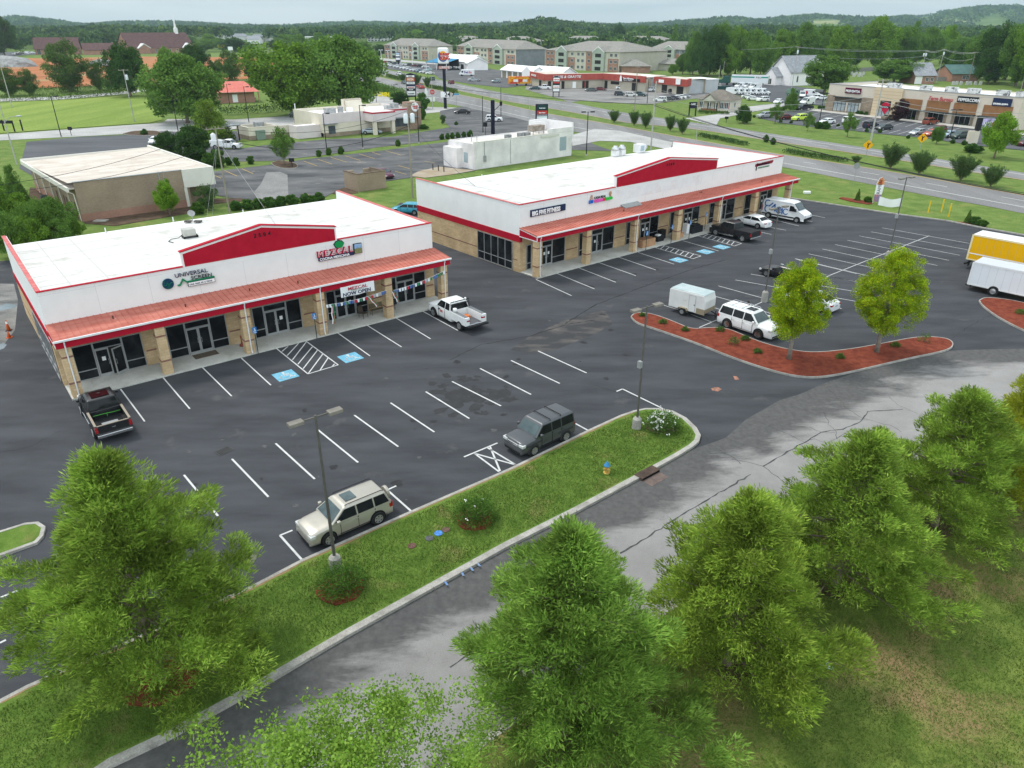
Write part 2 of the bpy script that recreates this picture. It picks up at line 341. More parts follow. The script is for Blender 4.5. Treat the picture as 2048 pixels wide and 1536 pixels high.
C1=[([(900,1335),(1000,1270),(1080,1214)],.09),([(1240,1107),(1340,1045),(1405,1005),z5p(320,785)],.10),([z5p(400,735),z5p(660,585),z5p(760,520),z5p(900,500),z5p(1010,460),z5p(1060,390),z5p(1280,375)],.11),
 ([z5p(300,425),z5p(560,535),z5p(740,620)],.05),([z5p(780,215),z5p(920,360),z5p(1020,430),z5p(1200,480),z5p(1270,520)],.04),([z5p(200,690),z5p(300,710),z5p(400,735),z5p(520,825),z5p(600,800)],.06),
 ([z5p(780,390),z5p(810,470),z5p(860,520),z5p(860,560)],.045),([z5p(1190,290),z5p(1250,350),z5p(1380,400)],.03),([z5p(690,485),z5p(780,525),z5p(860,520)],.04),([z5p(660,585),z5p(720,560),z5p(800,590),z5p(860,560),z5p(960,500)],.05),([z5p(120,630),z5p(210,680),z5p(260,720)],.04)]
cracks('road_cracks',C1,.011,.08,m_crack)
# faint cracks/joints in the dark lot
cracks('lot_cracks',[([(1190,640),(1130,650),(1060,672)],.14),([(1130,648),(1190,610),(1290,572),(1380,540),(1450,520)],.13),([(1060,672),(960,690),(900,720)],.10),([(0,905),(60,893),(120,862)],.04),([(1190,770),(1290,800),(1420,880)],.04),([(1880,690),(1960,640),(2048,600)],.04)],.005,.1,M('lot_crack',(.028,.028,.03),rough=.9),5)
sheet('worn_patch_of_asphalt',[(1060,672),(1130,640),(1210,620),(1225,648),(1190,668),(1110,700),(1060,706),(1020,700)],.0045,M('worn_asph',(.05,.05,.053),(.12,.108,.10),s=.9,rough=.85,lo=.46,hi=.68,stretch=(.4,1,1,rad(-40)),grain=20))
# utility marks sprayed in orange
sheet('spray_mark',[(1422,777),(1434,774),(1444,778),(1436,783),(1424,781)],.007,M('orange_spray',(.45,.20,.13),(.12,.09,.08),s=5,rough=.8))
sheet('spray_mark',[(1466,752),(1474,753),(1479,759),(1470,760)],.007,MATS['orange_spray'])
# ---- grass strip with kerbs
m_kerb=M('kerb_concrete',(.28,.265,.24),(.42,.40,.365),s=1.3,rough=.85,spec=.2,c3=(.17,.16,.15),s3=1.4,lo3=.60,hi3=.78,grain=18)
top=[G(*p)[:2] for p in [(-700,2100),(0,1405),(54.7,1376),(240,1294),(500,1178),(602.5,1124),(822,1026),(1020,940),(1179,862),(1240,834),(1266,825)]]
nose=[G(*p)[:2] for p in [(1290,820),(1318,820),(1345,825),(1372,839),(1393,859),(1401,874),(1398,886),(1387,896)]]
bot=[G(*p)[:2] for p in [(1360,913),(1306,943),(1281,958.7),(1154,1027),(1020,1095),(778,1230),(700,1273.5),(489,1398),(335,1484),(225.6,1536),(-260,1860)]]
ring=top+nose+bot
lawnpoly=offset_poly(ring,-.12)
lw=MB(); lw.prism(lawnpoly,0,.135,flat=True); struct(lw.build('lawn',m_lawn))
kerb(top+nose[:2],.16,.15,m_kerb)
kb=nose[1:]+bot[:2]+[G(1306,943)[:2]]
kerb([p for p in kb[:-1]],.30,.15,m_kerb)
kerb(offset_poly([G(*p)[:2] for p in [(1281,958.7),(1154,1027),(1020,1095),(778,1230),(700,1273.5),(489,1398),(335,1484),(225.6,1536),(-260,1860)]],0),.36,.15,m_kerb)
# kerb joints as thin dark grooves
def joints(pairs,z=.158):
 m=MB()
 for a,b in pairs:
  A=G(*a,z);B=G(*b,z); d=Vector((B[0]-A[0],B[1]-A[1])).normalized(); nn=Vector((-d.y,d.x))*.015
  m.add([(A[0]+nn.x,A[1]+nn.y,z),(B[0]+nn.x,B[1]+nn.y,z),(B[0]-nn.x,B[1]-nn.y,z),(A[0]-nn.x,A[1]-nn.y,z)],[(0,1,2,3)])
 return struct(m.build('kerb_joints',M('joint',(.08,.078,.07))))
joints([((621,1313),(628,1327)),((484,1392),(489,1408)),((366,1459),(369,1472)),((332,1478),(338,1492)),((867,1174),(873,1188)),((1153,1020),(1158,1034))])
# storm drain inlet in the lower kerb
t=thing('storm_drain_inlet','dark storm drain opening in the kerb at the edge of the grass island','drain',G(1294,949),rad(40))
m=MB(); m.box(-.75,.75,-.28,.30,.0,.175); m.build('hood',M('cast_iron',(.05,.035,.03),(.10,.07,.055),s=3,rough=.8),t)
m=MB(); m.box(-.68,.68,-.285,-.28,.03,.13); m.build('opening',M('black_hole',(.01,.01,.01)),t)
m=MB(); m.box(-.72,.72,-.95,-.3,.0,.016); m.build('grate',M('rusty_plate',(.12,.09,.08),(.18,.135,.12),s=2,rough=.9),t)
# right-hand lawn beyond the road
rl=offset_poly(DN,.0)
big=rl+[(70,70),(90,0),(40,-20),(-20,-20),(rl[0][0]-4,rl[0][1]-10)]
lw=MB(); lw.prism(big,0,.13,flat=True); struct(lw.build('lawn',M('lawn_right',(.095,.145,.028),(.185,.232,.052),s=.9,rough=.95,spec=.1,bump=.9,bs=24,c3=(.27,.19,.095),s3=.22,lo3=.50,hi3=.66,grain=16)))
kerb([Vector(p) for p in DN],-.30,.15,m_kerb)
# small island at the far left
isl=[G(*p)[:2] for p in [(-400,1225),(-120,1112),(0,1070),(50,1054),(72,1052),(84,1060),(80,1076),(70,1087),(0,1112),(-120,1160),(-400,1280)]]
lw=MB(); lw.prism(isl,0,.13,flat=True); struct(lw.build('lawn',m_lawn)); kerb(isl,-.18,.15,m_kerb);
# mulch islands
mi=[(1261,636),(1272,648),(1300,657),(1336.7,669),(1401,692),(1465.6,718.5),(1530,740),(1578,753),(1620,758),(1659,755),(1723,742),(1820,718.5),(1880,707),(1903,699),(1907,690),(1900,682),(1881,677),(1836,675),(1755.6,691),(1691,702),(1626.7,708),(1578,702),(1523.6,688),(1485,672),(1462,662),(1440,657),(1411,658),(1382,660.5),(1353,647.6),(1311,631.5),(1282,626.6),(1266,630)]
def mulch_island(pix,mm=None):
 P=smoothline([G(*p)[:2] for p in pix]+[G(*pix[0])[:2]],2)
 a=sum(P[i][0]*P[(i+1)%len(P)][1]-P[(i+1)%len(P)][0]*P[i][1] for i in range(len(P)))
 kerb(P,-.17 if a>0 else .17,.15,m_kerb)
 m=MB(); inner=offset_poly(P[:-1],.08 if a>0 else -.08); m.prism(inner,0,.145,flat=True); return struct(m.build('mulch_bed',mm or m_mulch))
mulch_island(mi)
mulch_island([(1957,603),(1962,612),(1985,630),(2010,645),(2048,664),(2150,705),(2200,690),(2150,640),(2048,607),(2000,599),(1968,597)])
# ---- stall markings
def stripes(name,segs,w=.09,z=.009,mat=None):
 m=MB()
 for a,b in segs:
  A=Vector(G(*a)[:2]);B=Vector(G(*b)[:2]); d=(B-A).normalized(); nn=Vector((-d.y,d.x))*w/2
  m.add([(A.x+nn.x,A.y+nn.y,z),(B.x+nn.x,B.y+nn.y,z),(B.x-nn.x,B.y-nn.y,z),(A.x-nn.x,A.y-nn.y,z)],[(0,1,2,3)])
 return struct(m.build(name,mat or m_white))
def z5a(a,b): return a/3.938+480,b/3.938+420
def z3c(a,b): return a/4.152+1560,b/4.152+230
def z1c(a,b): return a/3.103+1240,b/3.103+480
def z50(a,b): return a/3.4135+500,b/3.4135+780
A_=[((241,778),(289.5,843)),((326,755),(379.6,817.7)),((405,735),(463.4,792.4)),((482.5,716),(541.7,770.4)),((553.5,697.5),(616,748)),((611.5,682),(676.5,730)),((675.5,666),(740,712)),((734,650.6),(803,694)),((791.8,636),(861,677.7)),((844.4,622),(915.5,661)),((616,748),(676.5,730))]
B_=[((1072,559),(1143,591.4)),((1113.7,547),(1189,578)),((1155.6,535),(1231.8,564.7)),((1196,524.6),(1271.7,551.5)),((1236,514),(1311.6,540)),((1276.3,505),(1348.4,528.4)),((1308,494.5),(1386,517.5)),((1324,490),(1402,512)),((1386,517.5),(1402,512)),((1366,481.5),(1437,502)),((1393,471),(1469,492)),((1413,467.5),(1483,487)),((1469,492),(1483,487)),
 ((1489,457),(1543,469)),((1512,450),(1572,460.5)),((1525,434),(1598,452)),((1560,429),(1625,444)),((1596,425),(1650,435.5))]
def hatch(a,b,c,d,n,sl=.3):
 """diagonal bars between line a-b and line c-d"""
 out=[]
 for i in range(n):
  t0=(i+.3)/n; t1=min(1,max(0,t0+sl));
  if t0+sl>1: continue
  out.append(((a[0]+(b[0]-a[0])*t0,a[1]+(b[1]-a[1])*t0),(c[0]+(d[0]-c[0])*t1,c[1]+(d[1]-c[1])*t1)))
 return out
HA=[(z5a(330,1115),z5a(378,1075)),(z5a(372,1147),z5a(462,1050)),(z5a(414,1180),z5a(522,1040)),(z5a(456,1215),z5a(570,1078)),(z5a(498,1250),z5a(610,1105)),(z5a(538,1288),z5a(652,1135)),(z5a(632,1260),z5a(694,1165)),(z5a(725,1235),z5a(745,1212))]
HB=hatch((1308,494.5),(1386,517.5),(1324,490),(1402,512),8,-.10)+hatch((1393,471),(1469,492),(1413,467.5),(1483,487),8,-.12)
stripes('parking_stall_lines',A_+B_+HA+HB)
aisle=[(z50(175,365),z50(442,608)),(z50(455,265),z50(738,495)),(z50(712,172),z50(1012,387)),(z50(960,88),z50(1258,287)),(z50(1200,12),z50(1497,195)),((904,763),(1002,812)),((960,737),(1062,789)),((1022,721),(1119.5,767)),((1076,702),(1173,746)),
 ((368,950),(436,1032)),((464,918),(537,994)),
 z50(205,993) and (z50(205,993),z50(290,958)),(z50(205,993),z50(368,1175)),(z50(945,690),z50(1105,832)),(z50(930,686),z50(998,655)),
 ((928,914),(995,886)),((949,907),(998,943.5)),((974,895),(1032,930)),((949,907),(1032,930)),((980,893),(1000,942)),
 ((1130,836),(1180,863)),((1233,783),(1245,778)),((1245,778),(1333,821)),((1.0,1195),(36,1181)),((0,1286),(12,1280)),((-40,1228),(-5,1210))]
stripes('parking_stall_lines',aisle,w=.11)
right=[]
L0=[z3c(848,937),z3c(757,970),z3c(658,1004),z3c(560,1040),z3c(457,1076),z3c(352,1113),z3c(238,1153),z3c(125,1193),z3c(5,1237)]
L1=[z3c(1575,1067),z3c(1570,1122),z3c(1492,1165),z3c(1402,1207),z3c(1307,1250),z3c(1210,1297),z3c(1110,1345),z3c(980,1395),z3c(850,1440)]
right+=list(zip(L0,L1))
right+=[(z1c(1090,118),z1c(1470,210)),(z1c(1000,148),z1c(1540,280)),(z1c(812,212),z1c(1520,330)),(z1c(715,248),z1c(1470,382)),(z1c(610,285),z1c(890,362)),(z1c(1330,410),z1c(1375,427)),(z1c(500,325),z1c(730,388)),(z1c(820,420),z1c(980,470)),(z1c(272,405),z1c(420,452)),(z1c(440,462),z1c(572,510)),(z1c(990,552),z1c(1030,570)),(z1c(585,420),z1c(640,438)),
 (z3c(1240,1003),z1c(1300,220)),(z1c(1300,220),z1c(1180,290)),(z1c(905,375),z1c(820,412)),(z1c(600,497),z1c(492,543))]
stripes('parking_stall_lines',right,w=.085)
# accessible parking symbols
m_blue=M('road_paint_blue',(.12,.34,.48),(.20,.44,.56),s=2,rough=.7);
def wheelchair(c,deg,s=1.0,name='accessible_parking_symbol'):
 m=MB(); m.mi=0; z=.010
 X,Y=frame(deg); c=np.array(c[:2])
 def P(x,y): p=c+X*x*s+Y*y*s; return (float(p[0]),float(p[1]))
 m.prism([P(-.75,-.75),P(.75,-.75),P(.75,.75),P(-.75,.75)],0,z,flat=True)
 m.mi=1; z=.014
 m.prism([P(.02+.11*math.cos(i*PI/5),.52+.11*math.sin(i*PI/5)) for i in range(10)],0,z,flat=True)
 def bar(pts,w):
  for a,b in zip(pts[:-1],pts[1:]):
   A=Vector(P(*a));B=Vector(P(*b));d=(B-A).normalized();n=Vector((-d.y,d.x))*w*s/2; A-=d*w*.3;B+=d*w*.3
   m.add([(A.x+n.x,A.y+n.y,z),(B.x+n.x,B.y+n.y,z),(B.x-n.x,B.y-n.y,z),(A.x-n.x,A.y-n.y,z)],[(0,1,2,3)])
 bar([(.0,.36),(-.02,-.02)],.12); bar([(0,.18),(.3,.18)],.09); bar([(-.02,-.02),(.26,-.04),(.42,-.45),(.56,-.4)],.11)
 bar([(-.1+.36*math.cos(rad(a)),-.22+.36*math.sin(rad(a))) for a in range(110,345,18)],.09)
 return struct(m.build(name,[m_blue,m_white]))
for p,d in (((571,751),38.2),((701,715),38.2),((1357.5,520),40),((1411,503.5),40),((1443,494),40)): wheelchair(G(*p),d)
# ---- highway and distant roads (photo outlines of ground surfaces)
near_lo=[(560,122),(640,140),(733,164),(881,205),(942,216),(1000,231),(1068.6,247),(1140,262),(1200,272),(1342,300),(1450,314),(1560,333),(1680,356),(1801,381),(1921,402.5),(2048,426),(2300,480)]
near_up=[(560,112),(660,132),(746,151),(865.6,178),(950,195),(1013,209),(1101.6,228.5),(1200,244),(1378,277),(1555.5,308),(1680,326),(1801,345.6),(1921,366),(2048,390),(2300,435)]
far_lo=[(560,106),(660,128),(746,146),(800,158),(855.5,168),(970,193),(1013,203),(1137,223.5),(1254,246),(1400,259),(1560,285.4),(1760,314),(1873,333.6),(2048,361),(2300,400)]
far_up=[(560,98),(680,119),(728.5,131),(880,160),(980,181),(1060,196),(1137,204),(1228.5,222),(1317,236),(1432,251),(1560,270),(1765,300),(2048,345.6),(2300,384)]
P_=lambda l:[G(*p)[:2] for p in l]
uvstrip('highway',P_(near_up),P_(near_lo),.01,m_hwy); uvstrip('highway',P_(far_up),P_(far_lo),.01,m_hwy)
def lineof(name,pts,w,mat,z=.03,dash=None):
 P=resample(P_(pts),80 if not dash else 600); m=MB(); acc=0
 for a,b in zip(P[:-1],P[1:]):
  a=Vector(a);b=Vector(b);L=(b-a).length
  if dash is None or (acc%(dash[0]+dash[1]))<dash[0]:
   d=(b-a).normalized();n=Vector((-d.y,d.x))*w/2
   m.add([(a.x+n.x,a.y+n.y,z),(b.x+n.x,b.y+n.y,z),(b.x-n.x,b.y-n.y,z),(a.x-n.x,a.y-n.y,z)],[(0,1,2,3)])
  acc+=L
 return struct(m.build(name,mat))
def between(a,b,t):
 A=resample(P_(a),40);B=resample(P_(b),40); return [(x[0]*(1-t)+y[0]*t,x[1]*(1-t)+y[1]*t) for x,y in zip(A,B)]
def lineW(name,P,w,mat,z=.03,dash=None):
 P=resample(P,900 if dash else 120); m=MB(); acc=0
 for a,b in zip(P[:-1],P[1:]):
  a=Vector(a);b=Vector(b);L=(b-a).length
  if dash is None or (acc%(dash[0]+dash[1]))<dash[0]:
   d=(b-a).normalized();n=Vector((-d.y,d.x))*w/2
   m.add([(a.x+n.x,a.y+n.y,z),(b.x+n.x,b.y+n.y,z),(b.x-n.x,b.y-n.y,z),(a.x-n.x,a.y-n.y,z)],[(0,1,2,3)])
  acc+=L
 return struct(m.build(name,mat))
hp=M('highway_paint',(.62,.62,.60),rough=.8)
lineW('highway_lines',between(near_up,near_lo,.70),.22,hp); lineW('highway_lines',between(near_up,near_lo,.36),.16,hp,dash=(3,9)); lineW('highway_lines',between(near_up,near_lo,.03),.25,m_yel)
lineW('highway_lines',between(far_up,far_lo,.30),.22,hp); lineW('highway_lines',between(far_up,far_lo,.62),.16,hp,dash=(3,9)); lineW('highway_lines',between(far_up,far_lo,.97),.25,m_yel)
uvstrip('highway',P_([(560,98),(520,85),(535,75),(556,70)]),P_([(640,132),(556,98),(562,80),(570,70)]),.02,m_hwy)
# side roads / driveways
sheet('side_street',[(-200,276),(0,269),(120,260),(234,251.7),(300,247.5),(325.5,245),(335,238),(466,239),(583,232),(640,228),(740,212),(735,190),(760,188),(810,208),(860,214),(942,216),(1000,228),(940,226),(880,224),(800,232),(700,250),(600,262),(480,256),(420,268),(330,262),(250,268),(156,273),(0,281),(-200,290)],.012,m_road2)
sheet('side_street',[(-200,203),(0,203),(120,199),(250,188),(300,181),(300,176),(250,183),(120,193),(0,197),(-200,197)],.012,m_road2)
sheet('office_lot_asphalt',[(53,284),(156,274),(250,270),(330,262),(420,268),(470,262),(500,270),(440,300),(416,306),(300,330),(75,358),(39,337)],.016,m_asph3)
sheet('drive_lane_asphalt',[(415,300),(487,296.5),(542.5,289),(649,279),(786,273.6),(900,254.6),(880,236),(880,222),(925,213),(1020,233),(1150,268),(1190,290),(1226,302),(1145,300),(1020,285),(900,276),(875,281),(761,294),(634,312),(545,322),(428,324),(405,318)],.016,m_asph2)
sheet('neighbour_lot_asphalt',[(380,350),(403,346),(542.5,329.5),(608.5,319),(761,301.6),(900,283),(1010,280),(950,342),(900,350),(837,353),(766,363.5),(669.5,384),(646.6,396),(596,396.5),(507,401),(479,399),(380,382)],.02,m_asph2)
sheet('light_asphalt_patch',[(533,345),(560,344),(575,350),(576,372),(577,395),(552,397),(515,399),(508,385),(522,368)],.024,M('patch_light',(.19,.185,.18),(.25,.245,.24),s=.3,rough=.9,grain=5))
sheet('concrete_pad',[(820,352),(837,343),(878,334),(950,341),(900,350),(850,356)],.026,M('sand_pad',(.30,.23,.15),(.38,.33,.27),s=.4,rough=.9))
sheet('driveway',[(1142,271),(1190,258),(1240,262),(1345,285),(1340,300),(1260,284),(1200,282),(1145,292)],.022,m_road2)
sheet('driveway',[(1370,237),(1432,229),(1470,219),(1500,213),(1545,208),(1620,200),(1620,206),(1545,216),(1500,225),(1440,237),(1432,252)],.02,m_road2)
sheet('mall_lot_asphalt',[(1050,178),(1060,182),(1090,190),(1125,199),(1137,206),(1165,201),(1206,205.5),(1303.7,208),(1400,196),(1475,188),(1500,172),(1440,160),(1060,160)],.02,M('asphalt_pale',(.19,.18,.175),(.28,.27,.26),s=.08,rough=.85,grain=4,c3=(.10,.10,.105),s3=.06,lo3=.52,hi3=.62))
sheet('van_lot_asphalt',[(1440,165),(1550,168),(1648,180),(1650,212),(1600,208),(1545,205),(1510,200),(1450,184)],.02,m_asph3)
sheet('shop_lot_asphalt',[(1516,236),(1540,228),(1600,219),(1650,224),(1700,231),(1800,242),(1937,258),(2048,272),(2200,290),(2200,320),(2048,301),(1960,292),(1900,284),(1850,276),(1760,268),(1700,261),(1640,256),(1560,246)],.02,m_asph3)
sheet('pavement',[(1600,216),(1650,221),(1700,227),(1800,238),(1937,253),(2048,268),(2048,272),(1937,258),(1800,242.5),(1700,231.5),(1600,220)],.14,m_conc)
sheet('car_lot_asphalt',[(740,128),(900,126),(1060,150),(1060,170),(1010,176),(940,168),(880,158),(870,150),(780,139)],.02,m_asph2)
sheet('back_road',[(700,118),(760,116),(900,128),(900,131),(760,121),(700,123)],.02,m_road2)
sheet('church_car_park',[(-100,104),(20,103),(70,101),(75,109),(20,112),(-100,113)],.02,m_asph3)
sheet('clay_field',[(-200,119),(0,116),(120,117),(254,113),(520,115),(600,121),(640,140),(590,152),(520,157),(400,162),(230,170),(120,175),(0,180),(-200,180)],.02,m_soil)
sheet('mown_field',[(-200,206),(0,206),(110,201),(250,192),(310,190),(325,240),(300,246),(234,250.5),(0,267),(-200,274)],.03,m_field)
for o in [struct(MB().blob(G(12,133),(20,14,6.5),14,8,.08).build('gravel_pile',m_gravel)),struct(MB().blob(G(206,131),(9,8,4),12,8,.08).build('gravel_pile',m_gravel))]: pass
# yellow stall lines of the neighbour lot
def z6(a,b): return a/3.938+380,b/3.938+200
yl=[(z6(150,578),z6(245,620)),(z6(275,560),z6(372,603)),(z6(410,545),z6(498,585)),(z6(895,485),z6(1000,523)),(z6(1005,470),z6(1118,508)),(z6(1110,455),z6(1232,493)),(z6(1220,442),z6(1342,480)),(z6(1330,428),z6(1455,465)),(z6(1435,415),z6(1500,436)),(z6(1540,402),z6(1665,438)),(z6(1640,520),z6(1730,545)),(z6(1615,565),z6(1705,590)),(z6(1845,485),z6(1930,500)),(z6(755,755),z6(825,788)),(z6(890,740),z6(950,758))]
stripes('parking_stall_lines',yl,w=.13,z=.09,mat=m_yel)
# stalls of the shop lot across the highway
sl=[]
for i in range(15):
 t=i/14; a=(1622+(1925-1622)*t,222.5+(255-222.5)*t); b=(a[0]-28,a[1]+7+t*2); sl.append((a,b))
 a2=(1655+(1900-1655)*t,254+(281-254)*t); sl.append((a2,(a2[0]+24,a2[1]-7)))
stripes('parking_stall_lines',sl,w=.14,z=.11)
# kerb along the highway side of the lot and its mulch beds
kk=[G(*p)[:2] for p in [(1575,395.5),(1680.5,411.5),(1789,428),(1897,442.5),(1969.5,457),(2048,470.5),(2300,519)]]
kerb(kk,.2,.14,m_kerb)
def mound(pix,name='mulch_bed',z=.08,mat=None):
 P=[G(*p)[:2] for p in pix]; m=MB(); m.prism(P,-.02,z); return struct(m.build(name,mat or m_mulch))
mound([(1678,397),(1684,395),(1710,399),(1742,404),(1745,408),(1735,409),(1700,403)])
mound([(1911,444),(1925,445),(1945,448),(1970,451),(1968,455),(1935,450)])
mound([(507,401),(400,410),(388,425),(300,440),(230,452),(170,447),(160,438),(300,426),(388,412),(400,398),(480,397)],z=.04,mat=M('dark_mulch',(.07,.045,.032),(.13,.09,.06),s=1,rough=.95,bump=1,bs=12))
mound([(60,375),(82,378),(120,420),(150,440),(140,443),(90,415),(58,392)],z=.04,mat=MATS['dark_mulch'])
mound([(700,372),(670,382),(665,388),(690,390),(717,386),(698,376)],z=.05,mat=MATS['dark_mulch'])
mulch_island([(542,327),(548,333),(566,338),(590,338),(598,333),(590,327),(575,323),(555,322)],MATS['dark_mulch'])
mulch_island([(246,268),(255,271),(300,272),(322,270),(325,266),(310,262),(270,262)],MATS['dark_mulch'])
def disc(p,r,z=.15,mat=None,name='mulch_ring'):
 c=G(*p) if len(p)==2 else p; m=MB(); rr=random.Random(int(c[0]*10));
 m.prism([(c[0]+r*math.cos(i*PI/12)*rr.uniform(.93,1.07),c[1]+r*math.sin(i*PI/12)*rr.uniform(.93,1.07)) for i in range(24)],.1,z+.03); return struct(m.build(name,mat or m_mulch))
disc((682,1182),1.02); disc((950,1043),.95); disc((1322,858),.95,mat=MATS['dark_mulch']); disc((325,1362),1.35)
# covers and marks in the grass island
for k,(p,c) in enumerate([((824,1092),(.10,.05,.045)),((859,1077),(.07,.07,.075)),((877,1067),(.06,.17,.45)),((892,1060),(.10,.06,.05))]):
 q=G(*p,.135); m=MB(); m.lathe(q,[(.0001,.0),(.21,.0),(.21,.03),(.19,.04),(.0001,.04)],14)
 tag(m.build('utility_cover',M('cover_%d'%k,c,tuple(x*1.8 for x in c),s=9,rough=.7)),['brown round utility cover furthest left in the grass island','dark grey round utility cover in the grass beside the blue one','blue painted round utility cover in the grass island','dull brown round utility cover nearest the round bush'][k],'utility cover','covers set in the grass')
spray=MB()
for a,b in (((890,1163),(895,1170)),((924,1145),(927,1151)),((941,1134),(946,1141)),((955,1126),(960,1132))):
 A=G(*a,.153);B=G(*b,.153); spray.add([(A[0]-.05,A[1],.156),(A[0]+.05,A[1],.156),(B[0]+.05,B[1],.146),(B[0]-.05,B[1],.146)],[(0,1,2,3)])
struct(spray.build('spray_marks',M('blue_spray',(.05,.22,.55),(.3,.3,.3),s=12,rough=.8)))
# catch basin grate in the lot and manhole
t=thing('catch_basin','iron catch basin grate in the dark asphalt','drain',G(448,902,.006),rad(52))
m=MB(); m.box(-.45,.45,-.33,.33,-.0,.006); m.build('pit',M('black_hole',(.01,.01,.01)),t)
m=MB(); m.box(-.47,.47,-.35,-.31,0,.02).box(-.47,.47,.31,.35,0,.02).box(-.47,-.43,-.31,.31,0,.02).box(.43,.47,-.31,.31,0,.02)
for i in range(9): m.box(-.41+i*.1,-.36+i*.1,-.31,.31,.008,.02)
m.build('grate',M('iron',(.06,.06,.062),(.1,.1,.1),s=4,rough=.6,metal=.3),t)
m=MB(); m.lathe(G(498,1117,.006),[(.0001,0),(.36,0),(.36,.012),(.0001,.014)],20); tag(m.build('manhole_cover',M('mh',(.12,.12,.10),(.19,.18,.14),s=5)),'round concrete manhole cover beside the cypress tree in the lot','manhole cover')
for (a,b,c,d) in ((0,700,30,6),):
 sheet('puddle_stain',[(0,612),(12,607),(35,610),(30,616),(0,622)],.010,M('puddle',(.20,.24,.27),(.14,.17,.19),s=.6,rough=.12,spec=.6))
 sheet('puddle_stain',[(0,688),(8,686),(14,690),(8,697),(0,700)],.010,MATS['puddle'])
m_edge=M('bare_soil_edge',(.30,.19,.11),(.20,.15,.07),s=2,rough=.95,grain=20)
def edge(line,d,w,seed):
 r=random.Random(seed); P=resample(offset_poly(line,d),260); L=[];R_=[]; h=w*.5
 for i,q in enumerate(P):
  a=Vector(P[max(0,i-1)]);b=Vector(P[min(len(P)-1,i+1)]); t_=(b-a).normalized(); n_=Vector((-t_.y,t_.x)); h=max(.01,h*.8+.2*w*r.uniform(-.3,1.6)); L.append((q[0],q[1],.1375)); R_.append((q[0]-n_.x*h,q[1]-n_.y*h,.1375))
 m=MB(); n=len(P); m.add(L+R_,[(i,i+1,n+i+1,n+i) for i in range(n-1)]); return struct(m.build('soil_edge',m_edge))
edge(top[1:],-.17,.16,3)
def stains(name,pts,rr_,mat,z,seed):
 r=random.Random(seed); m=MB()
 for (px,py) in pts:
  c=G(px,py); R_=r.uniform(*rr_); e=r.uniform(.5,1); a0=r.uniform(0,3); q=[]
  for i in range(14):
   a=i*PI/7; k=R_*r.uniform(.6,1.15); x_=k*math.cos(a); y_=k*e*math.sin(a); q.append((c[0]+x_*math.cos(a0)-y_*math.sin(a0),c[1]+x_*math.sin(a0)+y_*math.cos(a0)))
  m.prism(q,0,z,flat=True); z+=.00002
 return struct(m.build(name,mat))
rq=random.Random(17); SP=[(rq.uniform(240,1300),rq.uniform(620,1050)) for _ in range(70)]
def inlot(p): return 870-(p[0]-240)*.42+60<p[1]<1130-(p[0]-500)*.47
SP=[p for p in SP if (p[1]>790-(p[0]-230)*.25+14 and p[1]<1120-(p[0]-600)*.46-12 and not (1255<p[0] and p[1]>640))]
stains('oil_stains',SP[::2],(.12,.38),M('oil_stain',(.022,.022,.024),(.04,.04,.043),s=4,rough=.6),.0052,2)
stains('pale_stains',SP[1::2],(.06,.22),M('pale_stain',(.12,.12,.118),(.07,.07,.072),s=5,rough=.9),.0056,3)
stains('oil_stains',[(1130,592),(1180,573),(1228,560),(1270,548),(1310,538),(1560,620),(1640,560),(1700,520),(1500,640)],(.2,.5),MATS['oil_stain'],.0052,4)
rq=random.Random(5); stains('dark_stains',[(930+rq.gauss(0,38),790+rq.gauss(0,16)) for _ in range(46)],(.25,.8),M('dark_smear',(.036,.036,.037),(.048,.048,.05),s=2,rough=.8),.0046,9)
# =====================================================================  BUILDING MATERIALS
def BM(name,c1,c2,mort,bw,bh,rough=.85,mw=.012,bump=.3,var=.6):
 if name in MATS: return MATS[name]
 m=bpy.data.materials.new(name); m.use_nodes=True; t=m.node_tree;n=t.nodes;l=t.links.new;b=n['Principled BSDF']; b.inputs['Roughness'].default_value=rough; b.inputs['Specular IOR Level'].default_value=.2
 tc=n.new('ShaderNodeTexCoord'); sp=n.new('ShaderNodeSeparateXYZ'); l(tc.outputs['Object'],sp.inputs[0])
 ad=n.new('ShaderNodeMath'); l(sp.outputs[0],ad.inputs[0]); l(sp.outputs[1],ad.inputs[1]); cb=n.new('ShaderNodeCombineXYZ'); l(ad.outputs[0],cb.inputs[0]); l(sp.outputs[2],cb.inputs[1])
 q=n.new('ShaderNodeTexBrick'); l(cb.outputs[0],q.inputs['Vector']); q.inputs['Scale'].default_value=1
 for k,c in (('Color1',c1),('Color2',c2),('Mortar',mort)): q.inputs[k].default_value=(*c,1)
 q.inputs['Mortar Size'].default_value=mw; q.inputs['Brick Width'].default_value=bw; q.inputs['Row Height'].default_value=bh
 nz=n.new('ShaderNodeTexNoise'); nz.inputs['Scale'].default_value=var; nz.inputs['Detail'].default_value=6; l(tc.outputs['Object'],nz.inputs['Vector'])
 mr=n.new('ShaderNodeMapRange'); mr.inputs[1].default_value=.3; mr.inputs[2].default_value=.7; mr.inputs[3].default_value=.82; mr.inputs[4].default_value=1.14; l(nz.outputs[0],mr.inputs[0])
 vm=n.new('ShaderNodeVectorMath'); vm.operation='SCALE'; l(q.outputs[0],vm.inputs[0]); l(mr.outputs[0],vm.inputs['Scale']); l(vm.outputs[0],b.inputs['Base Color'])
 bp=n.new('ShaderNodeBump'); bp.inputs['Strength'].default_value=bump; bp.inputs['Distance'].default_value=.02; l(q.outputs[1],bp.inputs['Height']); bp.invert=True; l(bp.outputs[0],b.inputs['Normal'])
 MATS[name]=m; return m
m_block=BM('tan_split_block',(.52,.36,.20),(.61,.45,.27),(.44,.33,.21),.40,.20)
